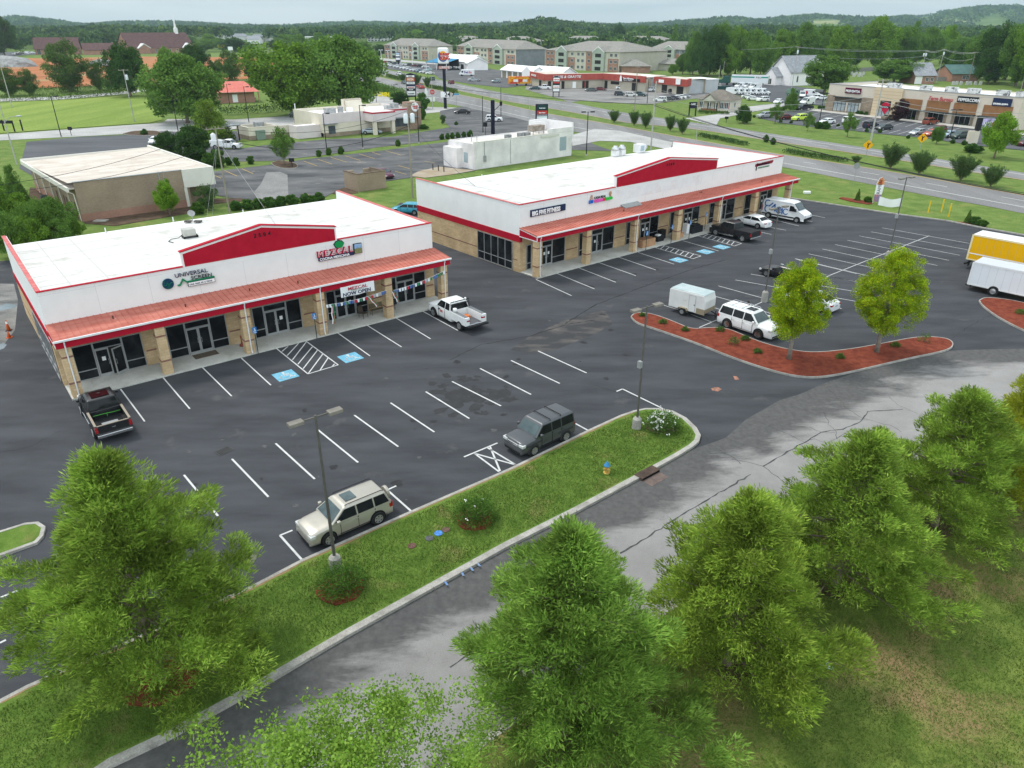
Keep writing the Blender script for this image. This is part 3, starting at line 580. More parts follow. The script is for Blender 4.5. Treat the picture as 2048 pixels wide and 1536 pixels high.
m_band=BM('brown_block_band',(.19,.065,.05),(.25,.09,.065),(.30,.2,.15),.10,.20)
m_stucco=M('white_stucco',(.745,.735,.725),(.79,.78,.77),s=.7,rough=.9,spec=.15,c3=(.66,.65,.635),s3=.4,lo3=.60,hi3=.85,bump=.1,bs=60)
m_red=M('red_trim',(.36,.008,.024),(.42,.012,.03),s=1.2,rough=.7,spec=.08)
m_redpale=M('red_trim_faded',(.50,.11,.11),(.60,.20,.19),s=1.5,rough=.6)
m_awn=M('salmon_metal_roof',(.40,.115,.085),(.52,.19,.145),s=.9,rough=.7,spec=.10,c3=(.68,.45,.38),s3=1.7,lo3=.66,hi3=.78,stretch=(.6,2.5,1))
m_roof=M('white_membrane',(.585,.575,.555),(.66,.65,.63),s=.25,rough=.7,c3=(.36,.33,.28),s3=.42,lo3=.55,hi3=.80,stretch=(.25,1.6,1))
m_trimw=M('white_metal',(.74,.74,.75),(.66,.66,.66),s=2,rough=.45)
m_alu=M('aluminium_frame',(.42,.43,.44),(.50,.51,.52),s=3,rough=.4,metal=.5)
m_glass=M('dark_glass',(.008,.009,.011),(.020,.023,.026),s=.7,rough=.03,spec=.22,lo=.45,hi=.6)
m_soffit=M('soffit',(.30,.26,.22),rough=.9)
m_walk=M('sidewalk',(.44,.43,.39),(.54,.53,.49),s=.7,rough=.85,c3=(.32,.30,.26),s3=.8,lo3=.58,hi3=.8,grain=18)
m_blk=M('black_plastic',(.02,.02,.022),rough=.5); m_inner=M('dark_interior',(.03,.028,.026),rough=.9)
m_grey=M('grey_metal',(.30,.31,.31),(.38,.39,.39),s=3,rough=.5,metal=.3)
m_post=M('bronze_post',(.085,.08,.072),(.12,.113,.10),s=2,rough=.55,spec=.3)
def glazing(t,x0,x1,z0,z1,muls=(),rails=(.82,),y=-.03,name='window',axis='y',side=-1):
 """storefront bay on a wall: dark pane > frame bars. axis y: wall plane y=const; axis x: wall plane x=const"""
 p=MB();f=MB();b=.055
 def bx(m,u0,u1,w0,w1,d0,d1):
  if axis=='y': m.box(u0,u1,min(y+side*d0,y+side*d1),max(y+side*d0,y+side*d1),w0,w1)
  else: m.box(min(y+side*d0,y+side*d1),max(y+side*d0,y+side*d1),u0,u1,w0,w1)
 bx(p,x0,x1,z0,z1,-.03,.0)
 for u in (x0,x1-b)+tuple(m_-b/2 for m_ in muls): bx(f,u,u+b,z0,z1,.002,.06)
 for w in (z0,z1-b)+tuple(r-b/2 for r in rails): bx(f,x0+b,x1-b,w,w+b,.004,.05)
 o=p.build(name,m_glass,t); f.build('frame',m_alu,o); return o
m_wht=M('sign_white',(.80,.80,.80),rough=.5)
def door(t,x0,x1,z0,z1,y=-.035,hinge=0,swing=0,name='door',hs=1):
 """glazed aluminium leaf; origin at hinge edge so it can stand open"""
 w=x1-x0; s=1 if not hinge else -1; b=.085
 e=MB();
 def X(a,c): return (min(a*s,c*s),max(a*s,c*s))
 e.box(*X(0,b),-.05,.0,0,z1-z0); e.box(*X(w-b,w),-.05,.0,0,z1-z0); e.box(*X(b,w-b),-.05,.0,0,.20); e.box(*X(b,w-b),-.05,.0,z1-z0-b,z1-z0)
 o=e.build(name,m_alu,t); o.location=(x1 if hinge else x0,y,z0); o.rotation_euler=(0,0,rad(swing))
 g_=MB(); g_.box(*X(b,w-b),-.035,-.02,.20,z1-z0-b); g_.build('pane',m_glass,o)
 h=MB(); xh=(w-.14)*s;
 if w>.7 and int(x0*3)%2==0: q=MB(); q.box(*X(.36,.60),-.054,-.05,1.15,1.45); q.build('notice',m_wht,o)
 h.tube([(xh,-.05,.85),(xh,-.11,.87),(xh,-.11,1.20),(xh,-.05,1.22)],.018,6); h.build('handle',m_alu,o)
 return o
def strip_mall(name,label,deg,x0,y0,Wd,D,H,gable,cols,bays,downs,sidewin,leftpale=False,awt=4.62):
 ox,oy=inframe(deg,x0,y0); t=thing(name,label,'building',(ox,oy,0),rad(deg))
 KY=-2.62; cw=.66
 # walls
 m=MB(); m.mi=0
 m.box(0,Wd,0,.3,0,3.75); m.box(0,.3,.3,D-.3,0,3.13); m.box(Wd-.3,Wd,.3,D-.3,0,3.13); m.box(0,Wd,D-.3,D,0,3.75)
 m.mi=1; m.box(0,Wd,0,.3,3.75,H); m.box(0,.3,.3,D,3.80,H-.04) ; m.box(Wd-.3,Wd,.3,D,3.80,H-.04); m.box(.3,Wd-.3,D-.3,D,3.75,6.0)
 m.mi=2; m.box(-.05,.3,-.02,D+.02,3.13,3.80); m.box(Wd-.3,Wd+.05,-.02,D+.02,3.13,3.80)
 m.build('wall',[m_block,m_stucco,m_red],t)
 # stucco seams
 s=MB(); k=int(Wd/3.05)
 for i in range(1,k): s.box(i*Wd/k-.008,i*Wd/k+.008,-.004,.0,awt+.05,H)
 s.box(0,Wd,-.004,0,H-.26,H-.245); s.build('seam',M('seam',(.50,.50,.51),rough=.9),t)
 each('brick_band',m_band,t,[(-.012,0,.4,D-.4,1.18,1.28),(Wd,Wd+.012,.4,D-.4,1.18,1.28)]+[(xa,xb,-.012,0,1.15,1.27) for xa,xb in bays['band']])
 # roof
 r=MB(); r.add([(.3,.3,6.38),(Wd-.3,.3,6.38),(Wd-.3,D+.1,5.98),(.3,D+.1,5.98),(.3,.3,6.2),(Wd-.3,.3,6.2),(Wd-.3,D+.1,5.8),(.3,D+.1,5.8)],[(0,1,2,3),(7,6,5,4),(0,4,5,1),(1,5,6,2),(2,6,7,3),(3,7,4,0)]); r.build('roof',m_roof,t)
 rs=MB()
 for i in range(1,6):
  y=i*D/6; z=6.38-.4*(y-.3)/(D-.2); rs.box(.35,Wd-.35,y-.05,y+.05,z-.02,z+.012)
 for xa in (2.2,4.6): rs.add([(xa,.4,6.40),(xa+.09,.4,6.40),(xa+.09,D-.2,6.008),(xa,D-.2,6.008)],[(0,1,2,3)])
 rs.build('roof_seam',M('membrane_seam',(.52,.505,.48),rough=.8),t)
 # coping
 g0,g1=gable[0],gable[4]
 each('coping',m_red,t,[(-.06,g0,-.06,.20,H,H+.05),(g1,Wd+.06,-.06,.20,H,H+.05)])
 for xa in (-.06,Wd-.24):
  c=MB(); y=.20
  while y<D: c.box(xa,xa+.30,y+.03,min(y+1.45,D+.05),H-.04,H+.012); y+=1.5
  c.build('coping',m_redpale,t)
 each('coping_trim',m_trimw,t,[(xa,xa+.28,.2,D+.04,H-.05,H-.035) for xa in (-.05,Wd-.23)])
 # gable
 gx0,gz,gxm,gzm,gx1=gable
 m=MB(); m.prismY([(gx0,H-.35),(gx1,H-.35),(gx1,gz),(gxm,gzm),(gx0,gz)],-.02,.32); m.build('gable',m_stucco,t)
 m=MB(); m.prismY([(gx0+.14,H+.0),(gx1-.14,H+.0),(gx1-.14,gz-.14),(gxm,gzm-.16),(gx0+.14,gz-.14)],-.045,-.02); m.build('gable_panel',m_red,t)
 each('seam',M('red_seam',(.25,.01,.02),rough=.6),t,[(q-.012,q+.012,-.048,-.045,H,gz-.2) for q in (gx0+(gx1-gx0)*k_ for k_ in (.25,.5,.75))])
 m=MB(); m.prismY([(gx0-.05,gz),(gxm,gzm),(gxm,gzm+.06),(gx0-.05,gz+.06)],-.09,.36); m.prismY([(gxm,gzm),(gx1+.05,gz),(gx1+.05,gz+.06),(gxm,gzm+.06)],-.09,.36); m.build('coping',m_red,t)
 # awning
 a=thing('awning',None,None); a.parent=t
 m=MB(); m.prismX([(0,awt),(0,awt-.07),(KY-.1,4.24),(KY-.1,4.30)],-.10,Wd+.1)
 n=int(Wd/.41)
 for i in range(n+1):
  x=-.08+i*(Wd+.13)/n; m.prismX([(-.01,awt+.045),(-.01,awt),(KY-.1,4.30),(KY-.1,4.34)],x,x+.035)
 m.build('metal_roof',m_awn,a)
 m=MB(); m.box(-.14,Wd+.14,KY-.22,KY-.10,4.19,4.31); m.build('gutter',m_trimw,a)
 m=MB(); m.box(-.06,Wd+.06,KY-.08,KY+.02,3.72,4.23); m.prismX([(0,3.72),(KY+.02,3.72),(KY+.02,4.24),(0,awt-.08)],-.06,.02); m.prismX([(0,3.72),(KY+.02,3.72),(KY+.02,4.24),(0,awt-.08)],Wd-.02,Wd+.06); m.build('fascia',m_red,a)
 m=MB(); m.box(.02,Wd-.02,KY+.02,0,3.70,3.735); m.build('soffit',m_soffit,a)
 m=MB()
 for xa in (-.075,Wd+.06):
  m.box(xa,xa+.015,KY-.06,.02,3.72,3.80); m.box(xa,xa+.015,KY-.07,KY+.03,3.80,4.22); m.prismX([(0,awt-.09),(0,awt-.17),(KY,4.14),(KY,4.22)],xa,xa+.015)
 m.build('trim',m_trimw,a)
 # roof stains/vents on awning
 rr=random.Random(int(Wd))
 for i in range(4):
  x=rr.uniform(.1,.95)*Wd; y=rr.uniform(-1.9,-.7); z=awt+(4.3-awt)*(-y/2.72); MB().lathe((x,y,z-.05),[(.05,0),(.05,.22),(.065,.24),(.03,.26)],8).build('roof_vent',M('vent_brown',(.10,.05,.04),rough=.6),a)
 # columns
 for i,x in enumerate(cols):
  c=MB(); c.mi=0; c.box(x,x+cw,KY,KY+cw,.12,3.70)
  c.mi=1
  for z in (1.12,2.98): c.box(x-.012,x+cw+.012,KY-.012,KY+cw+.012,z,z+.13)
  c.build('column',[m_block,m_band],t)
  if i in downs:
   d=MB(); xx=x+cw*.55; d.tube([(xx,KY-.16,4.20),(xx,KY-.16,4.08),(xx,KY-.06,3.90),(xx,KY-.06,.35),(xx,KY-.16,.20)],.05,6); d.build('downspout',m_trimw,t)
 # windows and doors
 for bx in bays['front']:
  xa,xb=bx[0],bx[1]; dr=bx[2] if len(bx)>2 else None
  if dr is None: glazing(t,xa,xb,.14,2.72)
  else:
   da,db=dr;
   if da-xa>.2: glazing(t,xa,da,.14,2.72)
   if xb-db>.2: glazing(t,db,xb,.14,2.72)
   w=glazing(t,da,db,2.18,2.72,rails=())
   op=bx[3] if len(bx)>3 else None
   mid=(da+db)/2
   if op:
    k=MB(); k.box(da+.02,db-.02,-.02,.0,.13,2.18); k.build('doorway',m_inner,t)
    door(t,da+.03,mid-.01,.13,2.16,y=-.03,hinge=0); door(t,mid+.01,db-.03,.13,2.16,y=-.06,hinge=1,swing=28)
   else:
    k=MB(); k.box(da+.02,db-.02,-.012,.0,.13,2.18); k.build('doorway',m_inner,t)
    door(t,da+.03,mid-.008,.13,2.16,hinge=0); door(t,mid+.008,db-.03,.13,2.16,hinge=1)
 if sidewin:
  ya,yb,mu=sidewin; glazing(t,ya,yb,.08,3.05,muls=mu,rails=(.92,),y=-.03,axis='x',name='side_window')
 return t,KY
def on(t,p): # local -> world
 return tuple(Matrix.Translation(t.location)@t.rotation_euler.to_matrix().to_4x4()@Vector(p))
def sidewalk(t,deg,x0,x1,y0,y1,h=.12):
 m=MB(); n=int((x1-x0)/1.5)
 for i in range(n):
  a=x0+(x1-x0)*i/n; b=x0+(x1-x0)*(i+1)/n-.015; m.box(a,b,y0,y1,-.02,h)
 m.box(x0,x1,y0+.01,y1,-.02,h-.012)
 o=struct(m.build('sidewalk',m_walk)); o.location=t.location; o.rotation_euler=t.rotation_euler; return o
A_DEG,B_DEG=38.23,39.96
bA,KY=strip_mall('strip_mall_building','single storey strip mall with red gable numbered 2504, white upper walls and salmon awning','' or A_DEG,3.6,54.7,30.4,18.3,6.85,(9.2,7.92,15.3,8.96,21.3),
  [.10,5.90,11.87,17.85,23.95,29.5],
  {'front':[(.95,5.40,(2.25,4.10),1),(7.08,11.45,(8.42,10.2)),(13.5,17.48,(14.42,16.26)),(19.75,23.5,(20.55,22.35)),(25.9,29.42,(26.4,28.2))],'band':[(5.55,6.9),(11.6,13.2),(17.7,19.5),(23.8,25.6),(29.55,30.3)]},(0,2,3,5),(1.0,9.2,(2.6,4.3,5.9,7.5)))
bB,_=strip_mall('strip_mall_building','longer strip mall with red gable numbered 2500, white walls and salmon awning beyond the first',B_DEG,46.4,54.15,46.7,18.5,6.85,(13.6,8.0,22.6,9.05,31.8),
  [0.0,6.85,14.2,21.7,29.4,37.1,44.9],
  {'front':[(.85,1.5),(2.7,6.2,(2.75,4.35)),(8.3,8.95),(10.15,13.75,(10.2,11.9)),(15.8,16.6),(18.1,21.35,(18.15,19.8)),(23.5,24.3),(26.0,29.1,(26.05,27.7)),(31.2,32.6),(33.1,36.5,(33.15,34.7)),(38.8,40.3),(42.2,45.1,(42.3,43.9))],'band':[(6.4,8.1),(13.9,15.6),(21.5,23.3),(29.2,31.0),(36.7,38.6)]},(0,2,4,6),(1.1,6.9,(2.26,3.42,4.58,5.74)))
sidewalk(bA,A_DEG,.0,30.4,KY-.02,-.06); sidewalk(bB,B_DEG,0,46.7,KY-.02,-.06)
m_black=M('sign_black',(.015,.016,.02),rough=.45); m_navy=M('sign_navy',(.02,.03,.075),rough=.45); m_wht=M('sign_white',(.80,.80,.80),rough=.5); m_grn=M('sign_green',(.015,.20,.09),rough=.45); m_crim=M('sign_crimson',(.45,.015,.05),rough=.4); m_brown=M('bronze',(.13,.07,.03),rough=.6)
def wsign(t,name,label,x,z,cat='sign',group=None,y=-.0):
 s=thing(name,label,cat,on(t,(x,y,z)),t.rotation_euler.z,group); return s
# house numbers
for t,txt,x in ((bA,'2504',14.6),(bB,'2500',21.9)):
 s=wsign(t,'house_number','black numerals %s near the peak of the %s red gable'%(txt,'nearer' if txt=='2504' else 'farther'),x,8.13 if txt=='2504' else 8.2,'house number',y=-.045)
 for i,ch in enumerate(txt): text(ch,.42,.05,m_black,s,(i*.37*(1 if txt=='2504' else 1.05),-.03,0),name='numeral',bold=.004)
# UNIVERSAL SCREEN
s=wsign(bA,'wall_sign','dark lettered UNIVERSAL SCREEN sign with green line and globe on white wall',7.5,5.4)
m=MB(); m.lathe((.45,-.10,.46),[(.0001,-.06),(.38,-.06),(.40,-.0),(.38,.06),(.0001,.06)],20,axis='y'); m.build('globe',M('globe_navy',(.012,.02,.09),(.01,.10,.08),s=4,rough=.3),s)
m=MB(); m.tube([(.12,-.17,.40),(.3,-.17,.36),(.38,-.17,.62),(.48,-.17,.30),(.58,-.17,.50),(.76,-.17,.55)],.022,6); m.build('pulse_line',m_grn,s)
text('UNIVERSAL',.42,.06,m_navy,s,(.98,-.12,.80),sx=1.10)
text('SCREEN',.36,.06,m_black,s,(2.05,-.12,.45),sx=1.2)
m=MB(); m.prismY([(1.08,.16),(1.28,.16),(1.50,.52),(1.72,.30),(3.72,.33),(3.72,.42),(1.76,.40),(1.50,.66),(1.22,.26),(1.08,.26)],-.16,-.04); m.build('green_line',m_grn,s)
m=MB(); m.box(1.78,3.72,-.14,-.02,-.03,.29); m.build('panel',m_black,s); m=MB(); m.box(1.81,3.69,-.152,-.14,.0,.265); m.build('panel_face',m_wht,s)
text('one test at a time',.235,.015,m_navy,s,(1.85,-.165,.065),sx=.98)
# MEZCAL
s=wsign(bA,'wall_sign','red MEZCAL sign with green cactus shape and COCINA MEXICANA strip on white wall',19.4,5.4)
for i,(ch,x) in enumerate(zip('MEZCAL',(0,.60,1.12,1.66,2.20,2.80))):
 text(ch,.66,.14,m_crim,s,(x,-.12,.33),bold=.03,sx=1.0); text(ch,.60,.02,m_wht,s,(x+.06,-.20,.355),bold=-.012,sx=.95)
m=MB(); m.box(.10,3.22,-.18,-.02,-.0,.29); m.build('panel',m_navy,s)
text('COCINA MEXICANA',.265,.02,m_wht,s,(.16,-.19,.045),sx=1.08,bold=.008)
m=MB(); m.prismY([(1.75,.86),(2.0,.80),(2.25,.86),(2.42,1.12),(2.24,1.30),(2.0,1.36),(1.78,1.30),(1.60,1.12)],-.2,-.05); m.build('cactus_panel',M('cactus_green',(.01,.25,.07),rough=.4),s)
m=MB(); m.prismY([(1.70,.80),(2.0,.74),(2.30,.80),(2.50,1.14),(2.28,1.36),(2.0,1.43),(1.74,1.36),(1.53,1.14)],-.05,-.02); m.build('cactus_back',m_black,s)
m=MB(); m.box(3.26,3.98,-.20,-.02,.06,.90); m.build('panel',m_black,s); m=MB(); m.mi=0; m.box(3.29,3.95,-.212,-.2,.50,.87); m.mi=1; m.box(3.29,3.95,-.212,-.2,.09,.50); m.prismY([(3.36,.30),(3.45,.62),(3.52,.36),(3.60,.68),(3.68,.36),(3.80,.60),(3.88,.30)],-.22,-.212); m.build('picture',[M('pic_sky',(.16,.33,.60),(.4,.5,.6),s=6),M('pic_agave',(.12,.16,.07),(.28,.26,.12),s=9)],s)
# NOW OPEN banner and bunting
s=wsign(bA,'banner','white vinyl MEZCAL NOW OPEN banner hung under the awning',19.9,2.92,'banner',y=KY-.12)
m=MB(); n=12
vs=[(3.0*i/n,-.03*math.sin(i*1.1),(.03*math.sin(i*.9) if k==0 else .86)) for k in (0,1) for i in range(n+1)]
vb=[(x,y+.012,z) for x,y,z in vs]; N1=len(vs)
m.add(vs+vb,[(i,i+1,n+2+i,n+1+i) for i in range(n)]+[(N1+i,N1+n+1+i,N1+n+2+i,N1+i+1) for i in range(n)]); m.build('vinyl',m_wht,s)
text('NOW OPEN',.40,.012,m_navy,s,(.14,-.045,.08),sx=1.14,bold=.008); text('MEZCAL',.36,.012,m_crim,s,(.62,-.045,.50),sx=1.28,bold=.004); text('COCINA MEXICANA',.09,.01,m_grn,s,(.9,-.045,.42),sx=1.4)
def bunting(t,x0,x1,y,z0,z1,label,n):
 s=thing('bunting',label,'bunting',on(t,(0,0,0)),t.rotation_euler.z,'strings of small flags along the awning'); rr=random.Random(n)
 m=MB(); pts=[]
 for i in range(n+1):
  u=i/n; pts.append((x0+(x1-x0)*u,y,z0+(z1-z0)*u-.16*math.sin(PI*u)))
 m.tube(pts,.012,4); m.build('cord',m_wht,s)
 cols=[M('flag_green',(.03,.22,.10)),M('flag_white',(.7,.72,.75)),M('flag_red',(.5,.03,.05)),M('flag_blue',(.08,.15,.35)),M('flag_photo',(.2,.3,.45),(.6,.5,.4),s=14)]
 m=MB()
 for i in range(n):
  a=pts[i];w=(x1-x0)/n*.82; m.mi=rr.choice([0,1,2,3,4,3,1]); h=.26
  m.add([(a[0],y-.01,a[2]),(a[0]+w,y-.01,a[2]),(a[0]+w*.9,y-.02,a[2]-h),(a[0]+w*.1,y-.02,a[2]-h)],[(0,1,2,3)]);
 m.build('flag',cols,s,); return s
bunting(bA,18.55,24.0,KY-.10,2.62,2.70,'string of small coloured flags across the middle bay below the NOW OPEN banner',22)
bunting(bA,24.65,29.9,KY-.10,2.55,3.30,'string of small coloured flags rising to the end column',20)
def streamer(t,x,z,l,label):
 s=thing('ribbon',label,'ribbon',on(t,(x,KY-.15,z)),t.rotation_euler.z,'red and white ribbons tied to the columns')
 for k,(c,dx) in enumerate((('sign_white',-.06),('flag_red',.05),('flag_green',.12))):
  m=MB(); n=8; vs=[]
  for i in range(n+1):
   vs+=[(dx+l[0]*i/n+.03*math.sin(i*1.3+k),-.02*k,l[1]*i/n),(dx+.07+l[0]*i/n+.03*math.sin(i*1.3+k),-.02*k-.02,l[1]*i/n)]
  m.add(vs,[(2*i,2*i+1,2*i+3,2*i+2) for i in range(n)]); m.build('ribbon_tail',MATS[c],s)
streamer(bA,19.0,2.45,(-.05,-1.5),'long red and white ribbon hanging beside the column with the parking sign')
streamer(bA,22.3,2.5,(.7,-1.0),'slanting red and white ribbon below the NOW OPEN banner')
streamer(bA,24.5,2.5,(.45,-1.0),'red and white ribbon tied to the brick column right of the banner')
# BIG FIVE FITNESS / CASA REAL / dark red sign
s=wsign(bB,'wall_sign','black and white BIG FIVE FITNESS sign on the white wall',1.3,5.5)
m=MB(); m.box(0,4.75,-.14,-.02,.0,.66); m.build('panel',m_navy,s); text('BIG FIVE FITNESS',.60,.05,m_wht,s,(.12,-.17,.10),sx=.86,bold=.022)
s=wsign(bB,'wall_sign','multicoloured CASA REAL ice cream and tacos sign on the white wall',9.5,5.7)
text('CASA REAL',.36,.05,m_black,s,(.75,-.10,.34),sx=1.0)
for w,x,c in (('ICE',0,(.02,.16,.60)),('CREAM',.78,(.75,.12,.45)),('&',2.12,(.6,.04,.03)),('TACO',2.45,(.05,.55,.08))): text(w,.40,.10,M('sg_'+w,c,rough=.4),s,(x,-.12,.0),sx=1.0,bold=.03)
m=MB(); m.prismY([(.15,.34),(.55,.34),(.52,.78),(.34,.84)],-.12,-.03); m.build('emblem',M('emb',(.35,.08,.06),(.6,.5,.4),s=9),s)
m=MB(); m.blob((3.28,-.08,.66),(.20,.05,.22),12,8); m.prismY([(3.16,.34),(3.40,.34),(3.36,.5),(3.2,.5)],-.12,-.03); m.build('cone_emblem',M('emb2',(.55,.35,.22),(.35,.16,.08),s=8),s,smooth=True)
s=wsign(bB,'wall_sign','small dark red script restaurant sign near the far end of the white wall',40.1,5.75)
m=MB(); m.prismY([(0,.42),(3.9,.50),(4.15,.72),(4.0,.88),(2.9,.84),(.3,.74),(0,.72)],-.06,-.02); m.build('backing',M('sign_maroon',(.25,.02,.04),rough=.5),s)
text('Tamashii Ramen',.46,.05,M('sign_dark',(.05,.008,.02)),s,(.2,-.1,.50),sx=.98,shear=.2,bold=.014); text('KOREAN RESTAURANT',.24,.03,m_grn,s,(.7,-.05,.12),sx=1.05); m=MB(); m.box(.25,.40,-.08,-.02,-.08,.46); m.build('stroke',m_black,s)
# faded patch where a sign was removed is part of wall B: mottled panel
m=MB(); m.box(13.7,29.0,-.006,-.0,5.35,6.55); m.build('patched_wall',M('patched_stucco',(.70,.70,.71),(.78,.775,.77),s=1.2,rough=.9,c3=(.66,.585,.56),s3=.7,lo3=.5,hi3=.8),bB)
m=MB(); m.prismX([(-.02,4.86),(-.02,4.70),(-.75,4.56),(-.75,4.62)],14.6,17.4); m.build('flashing',m_grey,bB)
# rooftop things building A
def at_roof(t,px,py,z=6.2): p=G(px,py,z); return p
t=thing('rooftop_air_conditioner','small grey air conditioner on the near white roof','air conditioner',at_roof(bA,380,474,6.18),rad(A_DEG))
m=MB(); m.box(-.62,.62,-.42,.42,.12,.16).box(-.6,-.5,-.4,.4,0,.12).box(.5,.6,-.4,.4,0,.12); m.build('curb',m_blk,t)
m=MB(); m.box(-.55,.45,-.38,.38,.16,.74); m.build('cabinet',M('ac_beige',(.48,.47,.43),(.40,.39,.36),s=2,rough=.6),t,bevel=.02)
m=MB(); m.box(.45,.47,-.32,.32,.22,.68); m.build('fan_grille',m_blk,t)
m=MB(); m.tube([(-.55,0,.3),(-.9,.1,.05),(-1.5,.1,.04),(-1.9,-.5,.04),(-1.7,-1.2,.04)],.03,6); m.build('conduit',m_blk,t)
m=MB(); m.tube([at_roof(0,400,482,6.19)[:2]+(6.21,)],.02) if False else None
t=thing('satellite_dish','grey satellite dish on ballast blocks on the near roof','satellite dish',at_roof(bA,386,444,6.1),0)
m=MB(); m.box(-.75,-.15,-.2,.2,0,.14).box(.15,.8,-.2,.2,0,.14); m.build('ballast',M('cinder',(.06,.05,.05),(.16,.15,.14),s=5),t)
m=MB(); m.tube([(0,0,0),(0,0,.75)],.03,6); m.build('mast',m_grey,t)
m=MB(); n=14; vs=[(0,.05,.82)]+[(.36*math.cos(2*PI*i/n),-.02,.82+.30*math.sin(2*PI*i/n)) for i in range(n)]; m.add(vs,[(0,1+i,1+(i+1)%n) for i in range(n)]); o=m.build('dish',m_grey,t);
def vent(px,py,z,h,r,label,t=None,mat=None):
 m=MB(); m.lathe(at_roof(None,px,py,z),[(r*1.8,-.02),(r*1.6,.06),(r,.1),(r,h),(r*.9,h)],10); tag(m.build('vent_pipe',mat or m_trimw,smooth=True),label,'vent pipe','small vent pipes on the white roofs')
for i,(px,py,z,lb) in enumerate([(212,465,6.0,'white vent pipe at the back of the near roof, leftmost'),(347,443,6.0,'white vent pipe at the back of the near roof left of the satellite dish'),(487,428,6.0,'white vent pipe at the back of the near roof, right of the dish'),(964,356,6.0,'white vent pipe at the back left of the farther roof'),(1126,333,6.0,'white vent pipe at the back middle of the farther roof'),(1115,353,6.1,'grey vent pipe in the middle of the farther roof'),(587,425,6.0,'white vent pipe near the back right of the near roof')]): vent(px,py,z,.42,.05,lb)
for i,(px,py) in enumerate([(1230,312),(1243,310)]):
 t=thing('exhaust_fan','%s galvanised exhaust fan at the back of the farther roof'%('left' if i==0 else 'right'),'exhaust fan',G(px,py,6.05),rad(B_DEG),'exhaust fans on the farther roof')
 m=MB(); m.box(-.42,.42,-.42,.42,0,.75); m.build('curb',m_trimw,t); m=MB(); m.lathe((0,0,.75),[(.40,0),(.52,.06),(.52,.34),(.30,.5),(.30,.62),(.0001,.66)],18); m.build('hood',M('galv',(.62,.63,.64),(.5,.5,.52),s=4,rough=.35,metal=.5),t,smooth=True)
t=thing('rooftop_air_conditioner','white rooftop unit with slanted hood at the back of the farther roof','air conditioner',G(1279,304,6.05),rad(B_DEG))
m=MB(); m.box(-.75,.55,-.6,.6,0,1.15); m.build('cabinet',m_trimw,t,bevel=.02); m=MB(); m.prismY([(.55,.2),(1.05,.55),(1.05,1.0),(.55,1.12)],-.5,.5); m.build('hood',M('galv',(.62,.63,.64)),t); m=MB(); m.box(-.5,.3,-.62,-.6,.25,.95); m.build('louvre',M('blu_grey',(.35,.42,.47)),t)
# walkway things in front of building A
def bench(t,x,y,rz,label,mat,w=1.2):
 b=thing('bench',label,'bench',on(t,(x,y,.12)),t.rotation_euler.z+rad(rz))
 m=MB(); [m.box(-w/2,w/2,-.40+i*.11,-.31+i*.11,.42,.45) for i in range(4)]; m.build('seat',mat,b)
 m=MB(); [m.box(-w/2,w/2,.05+i*.012,.07+i*.012,.52+i*.1,.59+i*.1) for i in range(4)]; m.build('backrest',mat,b)
 for sx in (-1,1):
  m=MB(); m.tube([(sx*w*.46,-.38,0),(sx*w*.46,-.38,.62),(sx*w*.46,.03,.64)],.022,6); m.build('leg',mat,b); m=MB(); m.tube([(sx*w*.46,.02,0),(sx*w*.46,.02,.45),(sx*w*.46,.10,.92)],.022,6); m.build('leg',mat,b)
 return b
m_iron=M('dark_iron',(.05,.045,.04),(.08,.07,.06),s=5,rough=.5)
bench(bA,6.6,-.95,-90,'small dark bench beside the second column of the near building',m_iron,.8)
bench(bA,23.9,-.75,0,'dark metal bench against the wall beside the column right of NOW OPEN',M('bench_olive',(.10,.085,.055),(.15,.13,.09),s=4,rough=.6),1.25)
def chair(t,x,y,rz,label):
 b=thing('patio_chair',label,'chair',on(t,(x,y,.12)),t.rotation_euler.z+rad(rz)); m2=M('chair_brown',(.06,.05,.04),(.10,.08,.06),s=6,rough=.7)
 m=MB(); m.box(-.27,.27,-.27,.27,.40,.45); m.build('seat',m2,b,bevel=.02); m=MB(); m.prismX([(.22,.45),(.27,.45),(.40,1.02),(.35,1.02)],-.27,.27); m.build('backrest',m2,b)
 for sx in (-1,1):
  for sy in (-1,1): m=MB(); m.tube([(sx*.25,sy*.24,.40),(sx*.27,sy*.27,0)],.018,6); m.build('leg',m_iron,b)
  m=MB(); m.tube([(sx*.28,-.24,.42),(sx*.28,-.24,.66),(sx*.28,.28,.66)],.018,6); m.build('armrest',m_iron,b)
chair(bA,22.5,-1.05,20,'dark patio chair left of the bench under the awning'); chair(bA,25.4,-.75,-15,'dark patio chair behind the column right of the bench')
m=MB(); m.box(8.5,10.25,-1.15,-.25,.122,.14); o=m.build('door_mat',M('mat_brown',(.10,.075,.06),(.15,.12,.09),s=9,rough=.95)); o.location=bA.location; o.rotation_euler=bA.rotation_euler; tag(o,'brown rectangular door mat before the double glass doors','door mat')
m=MB(); m.lathe((0,0,0),[(.16,0),(.20,.05),(.20,.12),(.10,.20),(.045,.35),(.04,.62),(.07,.78),(.06,.86),(.0001,.86)],14); o=m.build('ash_urn',M('terracotta',(.26,.07,.045),rough=.6),smooth=True); o.location=on(bA,(12.15,-.75,.12)); tag(o,'terracotta coloured long-necked ash urn by the wall','ash urn')
